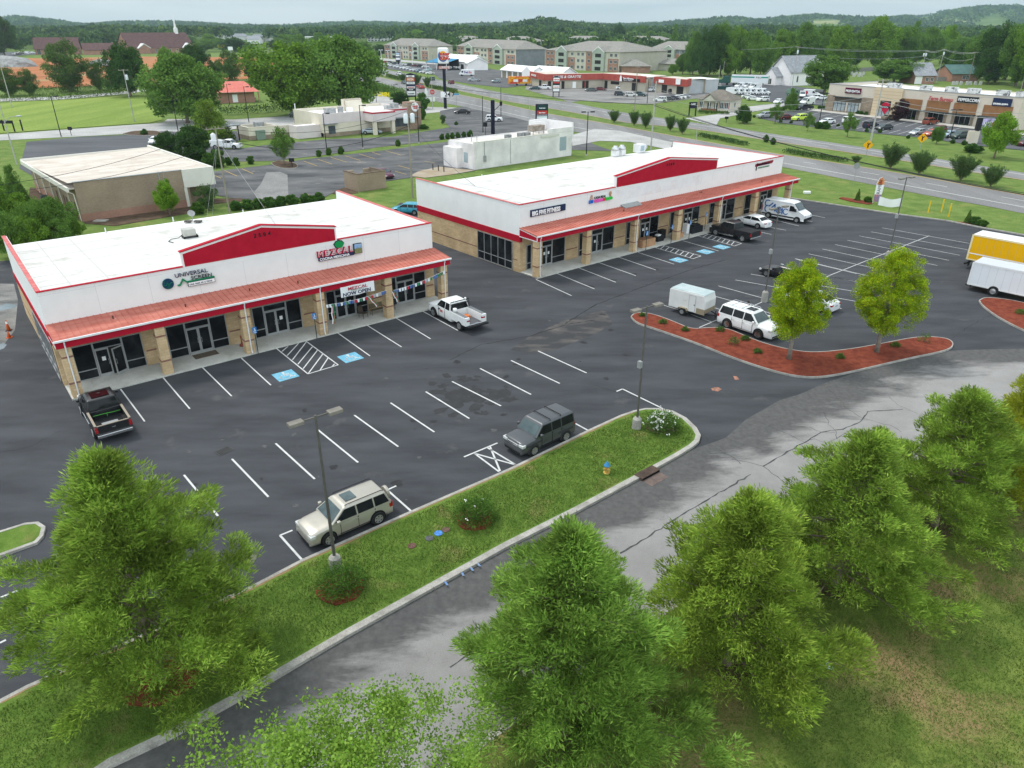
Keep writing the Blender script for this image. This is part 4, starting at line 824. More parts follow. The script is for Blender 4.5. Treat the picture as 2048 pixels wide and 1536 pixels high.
def access_sign(t,x,y,label,h=2.2):
 s=thing('parking_sign',label,'sign',on(t,(x,y,0)),t.rotation_euler.z,'blue accessible parking signs on posts')
 m=MB(); m.box(-.025,.025,-.02,.02,0,h); m.build('post',M('post_green',(.03,.05,.04),rough=.6),s)
 m=MB(); m.box(-.16,.16,-.035,-.02,h-.50,h); m.build('sign_plate',M('sign_blue',(.03,.20,.52),(.03,.18,.48),s=4,rough=.45),s)
 m=MB(); m.prismY([(.0+.035*math.cos(a*PI/4),h-.10+.035*math.sin(a*PI/4)) for a in range(8)],-.042,-.036); m.box(-.02,.02,-.042,-.036,h-.28,h-.15).box(-.02,.07,-.042,-.036,h-.24,h-.21).box(.05,.08,-.042,-.036,h-.33,h-.21)
 m.prismY([(-.02+.09*math.cos(a*PI/8),h-.29+.09*math.sin(a*PI/8)) for a in range(7,20)]+[(-.02+.065*math.cos(a*PI/8),h-.29+.065*math.sin(a*PI/8)) for a in range(19,6,-1)],-.042,-.036)
 m.box(-.11,.11,-.042,-.036,h-.46,h-.43); m.build('symbol',m_wht,s)
access_sign(bA,12.65,KY-.12,'blue accessible parking sign left of the three middle bays of the near building'); access_sign(bA,17.45,KY-.12,'blue accessible parking sign in front of the column left of NOW OPEN')
access_sign(bB,16.2,KY-.12,'blue accessible parking sign before the large cardboard box, nearest the camera at the farther building'); access_sign(bB,20.6,KY-.12,'blue accessible parking sign between box and column at the farther building'); access_sign(bB,23.9,KY-.12,'blue accessible parking sign right of the fourth column at the farther building')
access_sign(bB,28.7,KY+1.2,'blue accessible parking sign farthest along the farther building')
m_card=M('cardboard',(.36,.20,.11),(.46,.28,.16),s=2,rough=.9)
def pile(t,name,label,cat,x,y,parts,z=.12):
 s=thing(name,label,cat,on(t,(x,y,z)),t.rotation_euler.z)
 for nm,mt,bxs in parts:
  m=MB(); [m.box(*b) for b in bxs]; m.build(nm,mt,s,bevel=.015)
pile(bB,'cardboard_box','large open cardboard box on the walkway of the farther building','box',17.3,-1.7,[('carton',m_card,[(-1.1,1.1,-.55,.55,0,.85)]),('flap',M('card_dark',(.22,.12,.07)),[(-1.0,1.0,-.45,.45,.85,.87)])])
pile(bB,'storage_tote','black tote with white packages beside the big cardboard box','tote',20.1,-1.2,[('tub',m_blk,[(-.55,.55,-.45,.45,0,.62)]),('package',m_wht,[(-.35,.1,-.3,.2,.62,.74),(.12,.45,-.1,.3,.62,.70)])])
pile(bB,'rolled_mat','black rolled mat standing behind the black tote','mat',21.2,-.8,[('roll',m_blk,[(-.42,.42,-.30,.30,0,1.05)])])
pile(bB,'cardboard_box','two stacked cartons at the foot of the fourth column','box',23.0,-1.75,[('carton',m_card,[(-.75,.75,-.35,.35,0,.55),(-.55,.35,-.2,.35,.56,1.3)])])
pile(bB,'equipment_pile','gym equipment under a black cover with wooden blocks on the walkway','equipment',26.7,-1.35,[('cover',M('black_tarp',(.02,.022,.026),rough=.55),[(-1.1,.9,-.6,.5,0,.75),(-.7,.6,-.4,.3,.75,.95)]),('crate',m_wht,[(-1.6,-1.1,-.1,.6,0,1.15)]),('wood_block',M('pale_wood',(.45,.40,.26)),[(.2,.6,.6,.8,1.1,1.2),(.7,1.1,.55,.8,1.2,1.3),(-.2,.15,.55,.8,1.25,1.33),(.3,.8,.2,.5,.98,1.06)])])
# traffic cones by the left wall
def cone(px,py,h,label):
 t=thing('traffic_cone',label,'traffic cone',G(px,py,.01),.3,'orange traffic cones by the left wall'); mo=M('cone_orange',(.65,.12,.03),(.5,.1,.03),s=5,rough=.6)
 m=MB(); m.box(-.2,.2,-.2,.2,0,.04); m.build('base',m_blk if h>.8 else mo,t); m=MB(); m.lathe((0,0,.04),[(.15,0),(.035,h),(.0001,h)],14); m.build('cone_body',mo,t,smooth=True)
 if h>.8: m=MB(); m.lathe((0,0,.04+h*.62),[(.081,0),(.055,h*.22)],14); m.build('reflective_collar',m_wht,t)
cone(19,675,.5,'short plain orange traffic cone'); cone(18,661,.9,'taller orange traffic cone with white collar and black base')
# =====================================================================  VEHICLES   (x forward, origin on the ground under the centre)
m_tyre=M('tyre',(.018,.018,.019),(.03,.03,.03),s=9,rough=.85); m_rim=M('alloy_rim',(.50,.50,.51),(.38,.38,.39),s=12,rough=.3,metal=.7); m_rimd=M('dark_rim',(.10,.10,.10),rough=.4,metal=.5)
m_cglass=M('car_glass',(.008,.010,.012),(.016,.018,.02),s=2,rough=.03,spec=.22); m_wind=M('windshield_glass',(.05,.075,.08),(.10,.135,.14),s=1.2,rough=.05,spec=.4)
m_lamp=M('headlight_lens',(.62,.63,.62),(.45,.46,.45),s=14,rough=.1,spec=.9); m_tail=M('taillight_lens',(.38,.012,.015),(.22,.008,.01),s=10,rough=.15,spec=.8); m_chrome=M('chrome',(.55,.55,.56),rough=.15,metal=.9); m_plate=M('plate_white',(.55,.58,.6),(.3,.35,.42),s=20,rough=.5); m_under=M('underbody',(.012,.012,.012),rough=.9)
CAR=dict(
 sedan=dict(L=4.75,W=1.82,H=1.45,wb=2.75,wr=.33,belt=.93,st=[(-2.37,.62,.66),(-2.30,.90,.80),(-1.95,.99,.88),(-1.0,.97,.91),(.3,.95,.91),(1.15,.90,.90),(1.85,.80,.88),(2.22,.70,.83),(2.37,.55,.74)],cab=(-1.85,-1.05,.22,1.18),pil=(-.25,),rw=.62),
 coupe=dict(L=4.8,W=1.9,H=1.38,wb=2.85,wr=.36,belt=.95,st=[(-2.4,.66,.72),(-2.33,.96,.85),(-1.9,1.02,.93),(-1.0,.96,.95),(.3,.95,.94),(1.0,.93,.94),(1.85,.84,.92),(2.25,.74,.85),(2.40,.55,.72)],cab=(-1.75,-.95,.05,.98),pil=(),rw=.60),
 hatch=dict(L=4.2,W=1.75,H=1.48,wb=2.6,wr=.32,belt=.93,st=[(-2.1,.62,.70),(-2.05,.92,.82),(-1.6,.97,.86),(.3,.95,.87),(1.0,.90,.86),(1.65,.80,.85),(1.98,.70,.80),(2.1,.55,.72)],cab=(-2.0,-1.55,.2,1.1),pil=(-.35,-1.15),rw=.62),
 suv=dict(L=4.5,W=1.84,H=1.69,wb=2.66,wr=.37,belt=1.06,st=[(-2.27,.72,.76),(-2.22,1.05,.86),(-1.7,1.09,.90),(.3,1.07,.91),(1.05,1.04,.90),(1.8,.97,.90),(2.14,.89,.86),(2.27,.72,.79)],cab=(-2.16,-1.92,.28,1.12),pil=(-.28,-1.22),rw=.63,clad=1),
 bigsuv=dict(L=5.15,W=2.0,H=1.93,wb=2.95,wr=.41,belt=1.18,st=[(-2.57,.78,.84),(-2.52,1.16,.94),(-1.9,1.20,.98),(.6,1.18,.99),(1.15,1.15,.98),(2.1,1.10,.98),(2.46,1.04,.94),(2.57,.80,.88)],cab=(-2.48,-2.30,.48,1.28),pil=(-.10,-1.12),rw=.70),
 boxy=dict(L=4.32,W=1.82,H=1.79,wb=2.57,wr=.36,belt=1.10,st=[(-2.16,.75,.80),(-2.12,1.09,.88),(-1.6,1.12,.90),(.7,1.10,.90),(1.1,1.07,.89),(1.75,1.02,.89),(2.06,.96,.86),(2.16,.74,.80)],cab=(-2.08,-2.00,.48,1.10),pil=(-.18,-.95),rw=.72,clad=1),
 wagon=dict(L=4.8,W=1.85,H=1.65,wb=2.75,wr=.36,belt=1.02,st=[(-2.4,.7,.76),(-2.34,1.02,.86),(-1.7,1.05,.90),(.4,1.03,.91),(1.15,.99,.9),(1.9,.88,.86),(2.28,.76,.78),(2.4,.55,.66)],cab=(-2.28,-2.0,.3,1.2),pil=(-.3,-1.3),rw=.68),
 pickup=dict(L=5.9,W=2.03,H=1.93,wb=3.75,wr=.41,belt=1.22,st=[(-.62,1.20,.98),(-.2,1.22,.99),(1.2,1.20,.99),(1.45,1.17,.98),(2.4,1.14,.98),(2.83,1.08,.95),(2.95,.80,.90)],cab=(-.58,-.42,1.02,1.62),pil=(.25,),rw=.74,bed=1),
 extcab=dict(L=6.1,W=2.0,H=1.93,wb=3.9,wr=.41,belt=1.22,st=[(-.15,1.20,.96),(.3,1.22,.98),(1.3,1.20,.98),(1.55,1.17,.98),(2.5,1.14,.97),(2.93,1.08,.94),(3.05,.80,.90)],cab=(-.10,.02,1.15,1.72),pil=(.45,),rw=.74,bed=1),
)
def _ring(x,zt,w,zb=.24):
 h=zt-zb; half=[(0,zt+.035),(w*.55,zt+.028),(w*.86,zt-.01),(w*.985,zt-.10*min(1,h/.5)),(w,zb+h*.52),(w*.985,zb+h*.22),(w*.93,zb+.02),(w*.75,zb),(0,zb)]
 return [(x,y,z) for y,z in half]+[(x,-y,z) for y,z in half[-2:0:-1]]
def lerp(a,b,t): return a+(b-a)*t
def make_car(kind,col,det=1,name=None,glass=None,**kw):
 """returns a root Empty with its parts; det 0 = seen from far away"""
 S=dict(CAR[kind]); S.update(kw); t=thing(name or {'sedan':'sedan','coupe':'coupe','hatch':'hatchback','suv':'suv','bigsuv':'suv','boxy':'suv','wagon':'estate_car','pickup':'pickup_truck','extcab':'pickup_truck'}[kind],None,'car' if kind not in('pickup','extcab') else 'pickup truck')
 L,Wd,H,wb,wr,belt=S['L'],S['W'],S['H'],S['wb'],S['wr'],S['belt']; hw=Wd/2; pm=paint(col) if isinstance(col,tuple) else col
 st0=st=S['st']; fine=[]
 for i in range(len(st)-1):
  a,b,c,d=st[max(0,i-1)],st[i],st[i+1],st[min(len(st)-1,i+2)]
  for u in ((0,.33,.67) if det else (0,)):
   q=tuple(b[k]+.5*u*((c[k]-a[k])*(.6)+u*(2*a[k]-5*b[k]+4*c[k]-d[k])*.3+u*u*(3*(b[k]-c[k])+d[k]-a[k])*.3) if False else b[k]+(c[k]-b[k])*(u if k==0 else u*u*(3-2*u)*.4+u*.6) for k in range(3)); fine.append(q)
 st=fine+[st[-1]]; m=MB(); rings=[_ring(*s) for s in st]; n=len(rings[0]); fs=[]; vs=[v for r in rings for v in r]
 for i in range(len(st)-1):
  for j in range(n): fs.append((i*n+j,i*n+(j+1)%n,(i+1)*n+(j+1)%n,(i+1)*n+j))
 fs+=[tuple(range(n)),tuple((len(st)-1)*n+j for j in range(n))]; m.add(vs,fs)
 if det:
  lo=m.build('body',pm,t); ss=lo.modifiers.new('sub','SUBSURF'); ss.levels=1; ss.render_levels=2
  for p_ in lo.data.polygons: p_.use_smooth=True
  m=MB()
 # cabin
 xr0,xr1,xf1,xf0=S['cab']; rw=S['rw']; bw=hw*.955; roofz=H-.03; wroof=rw
 def hwid(z): return lerp(bw,wroof+.04,(z-belt)/(roofz-belt))
 def xr(z): return lerp(xr0,xr1,(z-belt)/(roofz-belt))
 def xf(z): return lerp(xf0,xf1,(z-belt)/(roofz-belt))
 zb=belt-.12; cv=[]
 for z in (zb,belt,roofz-.06):
  w=hwid(max(z,belt)); cv+=[(xr(max(z,belt)),-w,z),(xr(max(z,belt)),w,z),(xf(max(z,belt)),w,z),(xf(max(z,belt)),-w,z)]
 w=wroof-.06; xm=(xr1+xf1)/2
 cv+=[(xr1+.10,-w,roofz),(xr1+.10,w,roofz),(xf1-.10,w,roofz),(xf1-.10,-w,roofz),(xm,-w,roofz+.025),(xm,w,roofz+.025),(xr1+.16,0,roofz+.025),(xm,0,roofz+.05),(xf1-.16,0,roofz+.02)]
 f=[]
 for k in (0,4,8):
  a=k;b=k+4
  for i in range(4):
   if k<8: f.append((a+i,a+(i+1)%4,b+(i+1)%4,b+i))
 f+=[(8,9,13,12),(10,11,15,14),(9,10,14,17,13),(11,8,12,16,15),(12,13,18),(13,17,19,18),(12,18,19,16),(17,14,20,19),(14,15,20),(15,16,19,20)]
 m.add(cv,f)
 if S.get('bed'):
  x1=st0[0][0]-.03; x0=-L/2+.10; zt=1.22
  for sy in (-1,1): m.prismX([(sy*(hw-.01),.55),(sy*hw,.95),(sy*(hw-.02),zt),(sy*(hw-.13),zt),(sy*(hw-.13),.6)],x0,x1)
  m.box(x0-.06,x0,-hw+.03,hw-.03,.62,zt-.02); m.box(x1-.06,x1,-hw+.13,hw-.13,.6,zt)
 body=m.build('cabin' if det else 'body',pm,t,smooth=False,bevel=.07 if det else .03)
 for p in body.data.polygons: p.use_smooth=True
 sm=body.modifiers.new('n','WEIGHTED_NORMAL'); sm.keep_sharp=False
 if S.get('bed'):
  m=MB(); m.box(x0,x1-.06,-hw+.13,hw-.13,.60,.66); [m.box(x0+.05,x1-.1,-hw+.2+i*.2,-hw+.24+i*.2,.66,.675) for i in range(9)]
  for sy in (-1,1): m.box(-wb/2-.42,-wb/2+.42,min(sy*(hw-.13),sy*(hw-.32)),max(sy*(hw-.13),sy*(hw-.32)),.66,.88)
  m.build('bed_floor',kw.get('bedm',m_blk),t)
  m=MB();
  for sy in (-1,1): m.box(x0,x1,min(sy*(hw-.14),sy*(hw-.01)),max(sy*(hw-.14),sy*(hw-.01)),zt,zt+.025)
  m.box(x0-.06,x0+.02,-hw+.14,hw-.14,zt-.02,zt+.01); m.build('bed_rail',kw.get('railm',m_blk),t)
 # glass
 def pane(name,q,mat,th=.012,push=.006):
  a,b,c,d=[Vector(v) for v in q]; nn=(b-a).cross(d-a).normalized()
  if nn.z<-.2 or nn.dot((a+c)/2-Vector((0,0,1)))<0: nn=-nn
  mm=MB(); o=[v+nn*push for v in (a,b,c,d)]; i_=[v-nn*th for v in (a,b,c,d)]; mm.add(o+i_,[(0,1,2,3),(7,6,5,4),(0,4,5,1),(1,5,6,2),(2,6,7,3),(3,7,4,0)]); return mm.build(name,mat,t)
 z0,z1=belt+.05,roofz-.13
 wi=lambda z:hwid(z)-.10
 pane('windshield',[(xf(z0)+.01,-wi(z0),z0),(xf(z0)+.01,wi(z0),z0),(xf(z1)+.01,wi(z1),z1),(xf(z1)+.01,-wi(z1),z1)],glass or m_wind)
 pane('rear_window',[(xr(z0)-.01,-wi(z0),z0),(xr(z0)-.01,wi(z0),z0),(xr(z1)-.01,wi(z1),z1),(xr(z1)-.01,-wi(z1),z1)],m_cglass)
 ps=[None]+sorted(S['pil'],reverse=True)+[None]; z0=belt+.03; z1=roofz-.12
 for sy in (-1,1):
  for a,b in zip(ps[:-1],ps[1:]):
   xa=(lambda z:xf(z)-.14) if a is None else (lambda z,a=a:a-.04); xb=(lambda z:xr(z)+.12) if b is None else (lambda z,b=b:b+.04)
   if xa(z1)-xb(z1)<.12: continue
   pane('side_window',[(xa(z0),sy*(hwid(z0)+.004),z0),(xb(z0),sy*(hwid(z0)+.004),z0),(xb(z1),sy*(hwid(z1)+.004),z1),(xa(z1),sy*(hwid(z1)+.004),z1)],m_cglass)
 # wheels
 for sx in (-1,1):
  for sy in (-1,1):
   cx=sx*wb/2+kw.get('wx',0)
   mm=MB(); yo=hw+.004; n=14
   arch=[(cx+(wr*1.16)*math.cos(a*PI/n),wr+.03+(wr*1.13)*math.sin(a*PI/n)) for a in range(n+1)]+[(cx-wr*1.16,.22),(cx+wr*1.16,.22)]
   mm.prismY(arch,min(sy*yo,sy*(yo-.10)),max(sy*yo,sy*(yo-.10))); mm.build('wheel_arch',m_under if not S.get('clad') else M('cladding',(.05,.05,.052),rough=.6) if isinstance(col,tuple) and col[0]<.3 and det else m_under,t)
   w=MB(); tw=.23; w.lathe((0,0,0),[(wr*.60,-tw/2),(wr*.93,-tw/2),(wr,-tw*.3),(wr,tw*.3),(wr*.93,tw/2),(wr*.60,tw/2)],20 if det else 12,axis='y'); W_=w.build('wheel',m_tyre,t,smooth=False); W_.location=(cx,sy*(hw-.062),wr)
   r=MB()
   if det:
    y=sy*(tw/2+.006); r.lathe((0,0,0),[(.0001,y-.02),(wr*.62,y-.02),(wr*.62,y),(wr*.55,y)],20,axis='y')
    r2=r.build('rim',m_rimd,W_);
    sp=MB();
    for k in range(kw.get('spokes',5)):
     a=2*PI*k/kw.get('spokes',5); ca,sa=math.cos(a),math.sin(a); ya=y+sy*.012
     p=[(.0*wr,-.14*wr),(.58*wr,-.12*wr),(.58*wr,.12*wr),(.0*wr,.14*wr)]
     q=[(u*ca-v*sa,ya,u*sa+v*ca) for u,v in p]+[(u*ca-v*sa,ya-sy*.02,u*sa+v*ca) for u,v in p]
     sp.add(q,[(0,1,2,3),(7,6,5,4),(0,4,5,1),(1,5,6,2),(2,6,7,3),(3,7,4,0)])
    sp.lathe((0,0,0),[(wr*.62,ya-.015),(wr*.62,ya+.01),(wr*.56,ya+.01),(wr*.56,ya-.015)],20,axis='y')
    sp.build('spokes',kw.get('rim',m_rim),W_)
   else:
    y=sy*(tw/2+.006); r.lathe((0,0,0),[(.0001,y),(wr*.58,y-.01),(wr*.58,y+.01),(.0001,y+.01)],10,axis='y'); r.build('rim',kw.get('rim',m_rim),W_)
 # lamps, grille, bumpers
 xF=L/2; xR=-L/2; hz=S['st'][-2][1]-.14; hx=S['st'][-2][0]
 for sy in (-1,1):
  mm=MB(); y0,y1=sorted((sy*(S['st'][-2][2]-.36),sy*(S['st'][-2][2]+.0))); mm.box(hx-.20,hx+.085,y0+ (0 if sy>0 else -.02),y1+(.02 if sy>0 else 0),hz-.09,hz+.09); mm.build('headlight',m_lamp,t,bevel=.03)
  mm=MB(); rz=belt-.10; y0,y1=sorted((sy*(hw-.05),sy*(hw-.24)));
  if S.get('bed'): mm.box(xR+.02,xR+.14,*sorted((sy*(hw+.004),sy*(hw-.17))),.78,1.14)
  elif kind in('suv','bigsuv','boxy','wagon','hatch'): mm.box(xR+.015,xR+.22,y0,y1,rz-.26,rz+.05)
  else: mm.box(xR+.03,xR+.16,y0,sorted((sy*(hw-.05),sy*(hw-.46)))[1] if sy<0 else y1,rz-.13,rz+.02) if False else mm.box(xR+.02,xR+.2,*sorted((sy*(hw-.10),sy*(hw-.42))),rz-.14,rz+.0)
  mm.build('taillight',m_tail,t,bevel=.02)
 if det:
  gm=kw.get('grille',m_blk); mm=MB(); gw=S['st'][-2][2]-.40; mm.box(hx-.1,hx+.10,-gw,gw,hz-.11,hz+.05); mm.build('grille',gm,t,bevel=.02)
  mm=MB(); mm.box(xF-.12,xF+.03,-hw*.72,hw*.72,.30,.42); mm.build('air_intake',m_blk,t,bevel=.02)
  mm=MB(); mm.box(xF+.0,xF+.035,-.16,.16,.44,.53) if kw.get('fplate') else mm.box(xR-.035,xR-.0,-.16,.16,.62,.76) if not S.get('bed') else mm.box(xR-.06,xR-.04,-.16,.16,.5,.60); mm.build('license_plate',m_plate,t)
  for sy in (-1,1):
   mm=MB(); mm.box(xf0-.42,xf0-.24,*sorted((sy*(hw+.02),sy*(hw+.20))),belt+.02,belt+.19); mm.build('side_mirror',kw.get('mirror',pm),t,bevel=.04)
   mm=MB()
   for xx in (xf0-1.35,xf0-2.3) if not kind=='coupe' else (xf0-1.4,):
    if xx>xr0+.2: mm.box(xx-.1,xx+.1,*sorted((sy*(hw-.012),sy*(hw+.022))),belt-.17,belt-.13)
   if mm.v: mm.build('door_handle',kw.get('handle',pm),t)
   mm=MB()
   for xx in (xf0-.45,)+tuple(S['pil'])[:2]:
    mm.box(xx-.006,xx+.006,*sorted((sy*(hw-.03),sy*(hw+.0015))),.42,belt-.03)
   mm.box(xr0+.3,xf0-.4,*sorted((sy*(hw-.03),sy*(hw+.0015))),.40,.412); mm.build('door_seam',m_under,t)
  mm=MB(); mm.add([(xf0+.03,-hw*.80,belt-.02),(xf0+.10,-hw*.80,belt-.03),(xf0+.10,hw*.80,belt-.03),(xf0+.03,hw*.80,belt-.02)],[(0,1,2,3)]) if False else None
 if S.get('bed') or kw.get('rbump'):
  mm=MB(); mm.box(xR-.10,xR+.06,-hw+.05,hw-.05,.46,.66); mm.build('bumper',kw.get('bump',m_chrome if det else m_blk),t,bevel=.03)
 return t
def label(t,lb,group=None,cat=None):
 t['label']=lb
 if group: t['group']=group
 if cat: t['category']=cat
 return t
def place(t,x,y,deg,z=.008): t.location=(x,y,z); t.rotation_euler=(0,0,rad(deg)); return t
def place_contacts(t,front,rear,side,hw,deg=None,wb=None):
 """front/rear: photo pixels of two wheel contacts on one side of the car"""
 f=Vector(G(*front)[:2]);r=Vector(G(*rear)[:2]); d=(f-r).normalized()
 if deg is None: deg=math.degrees(math.atan2(d.y,d.x))
 d=Vector((math.cos(rad(deg)),math.sin(rad(deg)))); n=Vector((-d.y,d.x)); c=(f+r)/2+n*(-hw if side=='left' else hw); return place(t,c.x,c.y,deg)
HW=.80
# --- beige suv, parallel to the kerb
c=make_car('suv',(.47,.44,.38),spokes=6,grille=m_chrome,clad=0); place_contacts(c,(658,1089),(756,1047),'left',HW,-141); label(c,'beige suv with spare wheel on its tail parked by the kerb behind a lamp post')
m=MB(); m.box(-.55,.05,-.36,.36,1.695,1.715); m.build('sunroof',m_wind,c)
for sy in (-1,1): m=MB(); m.tube([(-1.85,sy*.64,1.68),(-1.75,sy*.65,1.735),(.15,sy*.65,1.735),(.25,sy*.64,1.68)],.02,6); m.build('roof_rail',m_blk,c)
m=MB(); m.lathe((0,0,0),[(.0001,-.10),(.30,-.10),(.34,-.05),(.34,.08),(.28,.10),(.0001,.10)],22,axis='y'); o=m.build('spare_wheel_cover',paint((.47,.44,.38)),c,smooth=False,bevel=.02); o.location=(-2.37,-.1,.98); o.rotation_euler=(0,0,PI/2)
# --- grey boxy suv
c=make_car('boxy',(.095,.10,.108),spokes=7,grille=m_chrome); place_contacts(c,(1066,910.5),(1128,881),'left',HW,-139.5); label(c,'dark grey boxy suv with roof bars parked along the grass island kerb')
for x in (-.15,-1.0): m=MB(); m.tube([(x,-.72,1.74),(x,-.68,1.84),(x,.68,1.84),(x,.72,1.74)],.025,6); m.build('roof_bar',m_blk,c)
each('fender_cladding',M('clad_grey',(.05,.052,.056),rough=.6),c,[(sx*1.285-.6,sx*1.285+.6,*sorted((sy*.85,sy*.915)),.70,.86) for sx in (-1,1) for sy in (-1,1)],bevel=.02)
# --- white big suv and its enclosed trailer
c=make_car('bigsuv',(.78,.79,.79),spokes=5,rim=m_chrome,grille=m_chrome,fplate=1); place_contacts(c,(1517,678),(1454,656),'right',.86,-50.5); label(c,'large white suv hitched to the enclosed trailer beside the mulch island')
m=MB(); m.box(-.35,.35,-.36,.36,1.925,1.945); o=m.build('sunroof',m_cglass,c); o.location=(.05,0,0)
for sy in (-1,1): m=MB(); m.tube([(-2.2,sy*.68,1.90),(-2.1,sy*.70,1.99),(.3,sy*.70,1.99),(.4,sy*.68,1.90)],.02,6); m.build('roof_rail',m_chrome,c)
for x in (-1.5,-.55): m=MB(); m.tube([(x,-.70,1.97),(x,.70,1.97)],.02,6); m.build('roof_bar',m_chrome,c)
wsuv=c
def trailer():
 t=thing('cargo_trailer','small white enclosed trailer with side door hitched behind the large white suv','trailer'); mw=M('trailer_white',(.62,.62,.60),(.70,.70,.69),s=1,rough=.4,c3=(.45,.38,.28),s3=1.5,lo3=.62,hi3=.8)
 m=MB(); m.prismY([(-1.75,.45),(1.55,.45),(1.80,.9),(1.80,1.6),(1.62,2.12),(-1.62,2.12),(-1.75,2.0)],-.88,.88); m.build('body',mw,t,bevel=.05)
 m=MB(); m.prismY([(-1.66,2.10),(-1.60,2.19),(1.60,2.19),(1.68,2.10)],-.84,.84); m.build('roof',M('trailer_roof',(.42,.52,.53),(.55,.62,.62),s=1.5,rough=.4,metal=.3),t,bevel=.03)
 m=MB(); m.box(1.0,1.812,-.895,-.875,.46,.95); m.box(1.80,1.815,-.87,.87,.6,.95); m.build('stone_guard',M('tan_guard',(.36,.30,.21),rough=.5,metal=.4),t)
 m=MB(); m.box(.25,.85,-.893,-.88,.52,1.92); d=m.build('side_door',mw,t); m=MB();
 for a in ((.22,.25,.5,1.95),(.85,.88,.5,1.95),(.25,.85,1.92,1.95),(.25,.85,.49,.52)): m.box(a[0],a[1],-.90,-.88,a[2],a[3])
 m.build('door_frame',M('trim_grey',(.35,.35,.35),rough=.5),d); m=MB(); m.box(.75,.82,-.92,-.89,1.1,1.2); m.build('door_handle',m_blk,d)
 for sy in (-1,1):
  m=MB(); m.lathe((0,0,0),[(.16,-.10),(.30,-.10),(.33,-.05),(.33,.05),(.30,.10),(.16,.10)],18,axis='y'); w=m.build('wheel',m_tyre,t); w.location=(-.25,sy*.98,.33); m=MB(); m.lathe((0,0,0),[(.0001,sy*.102),(.19,sy*.102),(.19,sy*.115),(.0001,sy*.115)],14,axis='y'); m.build('rim',m_rim,w)
  m=MB(); m.prismY([(-.75,.50),(-.60,.72),(.10,.72),(.25,.50),(.20,.50),(.07,.67),(-.57,.67),(-.70,.50)],*sorted((sy*.88,sy*1.10))); m.build('fender',M('tan_guard',(.3,.25,.2)),t)
 m=MB(); m.tube([(1.7,-.5,.45),(2.85,0,.45)],.05,6).tube([(1.7,.5,.45),(2.85,0,.45)],.05,6).tube([(2.3,0,.45),(2.95,0,.48)],.06,6).tube([(2.35,.08,.15),(2.35,.08,.8)],.04,6); m.build('drawbar',m_blk,t)
 return t
tr=trailer(); d=Vector((math.cos(rad(-50.5)),math.sin(rad(-50.5)))); dd=Vector((math.cos(rad(-44)),math.sin(rad(-44))));hitch=Vector(wsuv.location[:2])-d*2.75; pc=hitch-dd*2.95; place(tr,pc.x,pc.y,-44)
# --- black pickup nearest the left building
c=make_car('pickup',(.012,.012,.014),railm=M('rail_tan',(.30,.25,.20),rough=.5),spokes=6); r=Vector(G(197,876)[:2]); d=Vector((math.cos(rad(128.2)),math.sin(rad(128.2)))); n=Vector((-d.y,d.x)); p=r+d*(1.875)-n*.85; place(c,p.x,p.y,128.2); label(c,'black crew cab pickup seen from its tailgate at the corner of the near building')
m=MB(); m.box(-.3,.65,-.5,.5,1.925,1.945); m.build('sunroof',M('sun_glass',(.016,.006,.007),rough=.08,spec=.3),c)
m=MB(); m.tube([(-1.2,-.75,1.12),(-1.25,-.3,1.14),(-1.2,.1,1.15),(-1.15,.75,1.13)],.013,5).tube([(-1.22,0,1.14),(-1.3,0,.95)],.01,5); o=m.build('strap',M('strap_green',(.06,.35,.04),rough=.5),c)
m=MB(); m.box(-2.6,-1.5,-.45,.45,.68,.72); m.build('bed_liner',M('liner_grey',(.30,.31,.32),rough=.6),c)
for sy in (-1,1): m=MB(); m.tube([(-.6,sy*1.0,.42),(1.5,sy*1.0,.42)],.05,8); m.build('running_board',m_chrome,c)
m=MB(); m.box(-3.0,-2.98,-.10,.10,.98,1.04); m.build('tailgate_badge',m_chrome,c)
# --- black pickup at the farther building
c=make_car('pickup',(.010,.010,.012),railm=m_blk,spokes=5); place_contacts(c,(1432,471),(1485.7,484),'left',.85,129); label(c,'black crew cab pickup with a flat bed cover parked nose in at the farther building')
m=MB(); m.box(-2.85,-.66,-.90,.90,1.235,1.26); m.build('bed_cover',M('tonneau',(.022,.022,.024),rough=.5),c)
for sy in (-1,1): m=MB(); m.tube([(-.6,sy*1.0,.42),(1.5,sy*1.0,.42)],.05,8); m.build('running_board',m_chrome,c)
# --- white sedan beside it, black coupe, hidden white sedan
c=make_car('sedan',(.76,.77,.78),spokes=6); x,y,_=G(1503,455); place(c,x+.3,y+.9,129.5); label(c,'white sedan parked between the black pickup and the white van')
c=make_car('coupe',(.008,.008,.010),rim=m_chrome,spokes=5); f=Vector(G(1532.6,553)[:2]); d=Vector((math.cos(rad(130)),math.sin(rad(130)))); n=Vector((-d.y,d.x)); p=f-d*1.42-n*.85; place(c,p.x,p.y,130); label(c,'black muscle coupe behind the yellow-green tree nearer the lamp post')
c=make_car('sedan',(.74,.75,.76)); x,y,_=G(1620,612); place(c,x,y,130); label(c,'white sedan mostly hidden behind the nearer yellow-green tree')
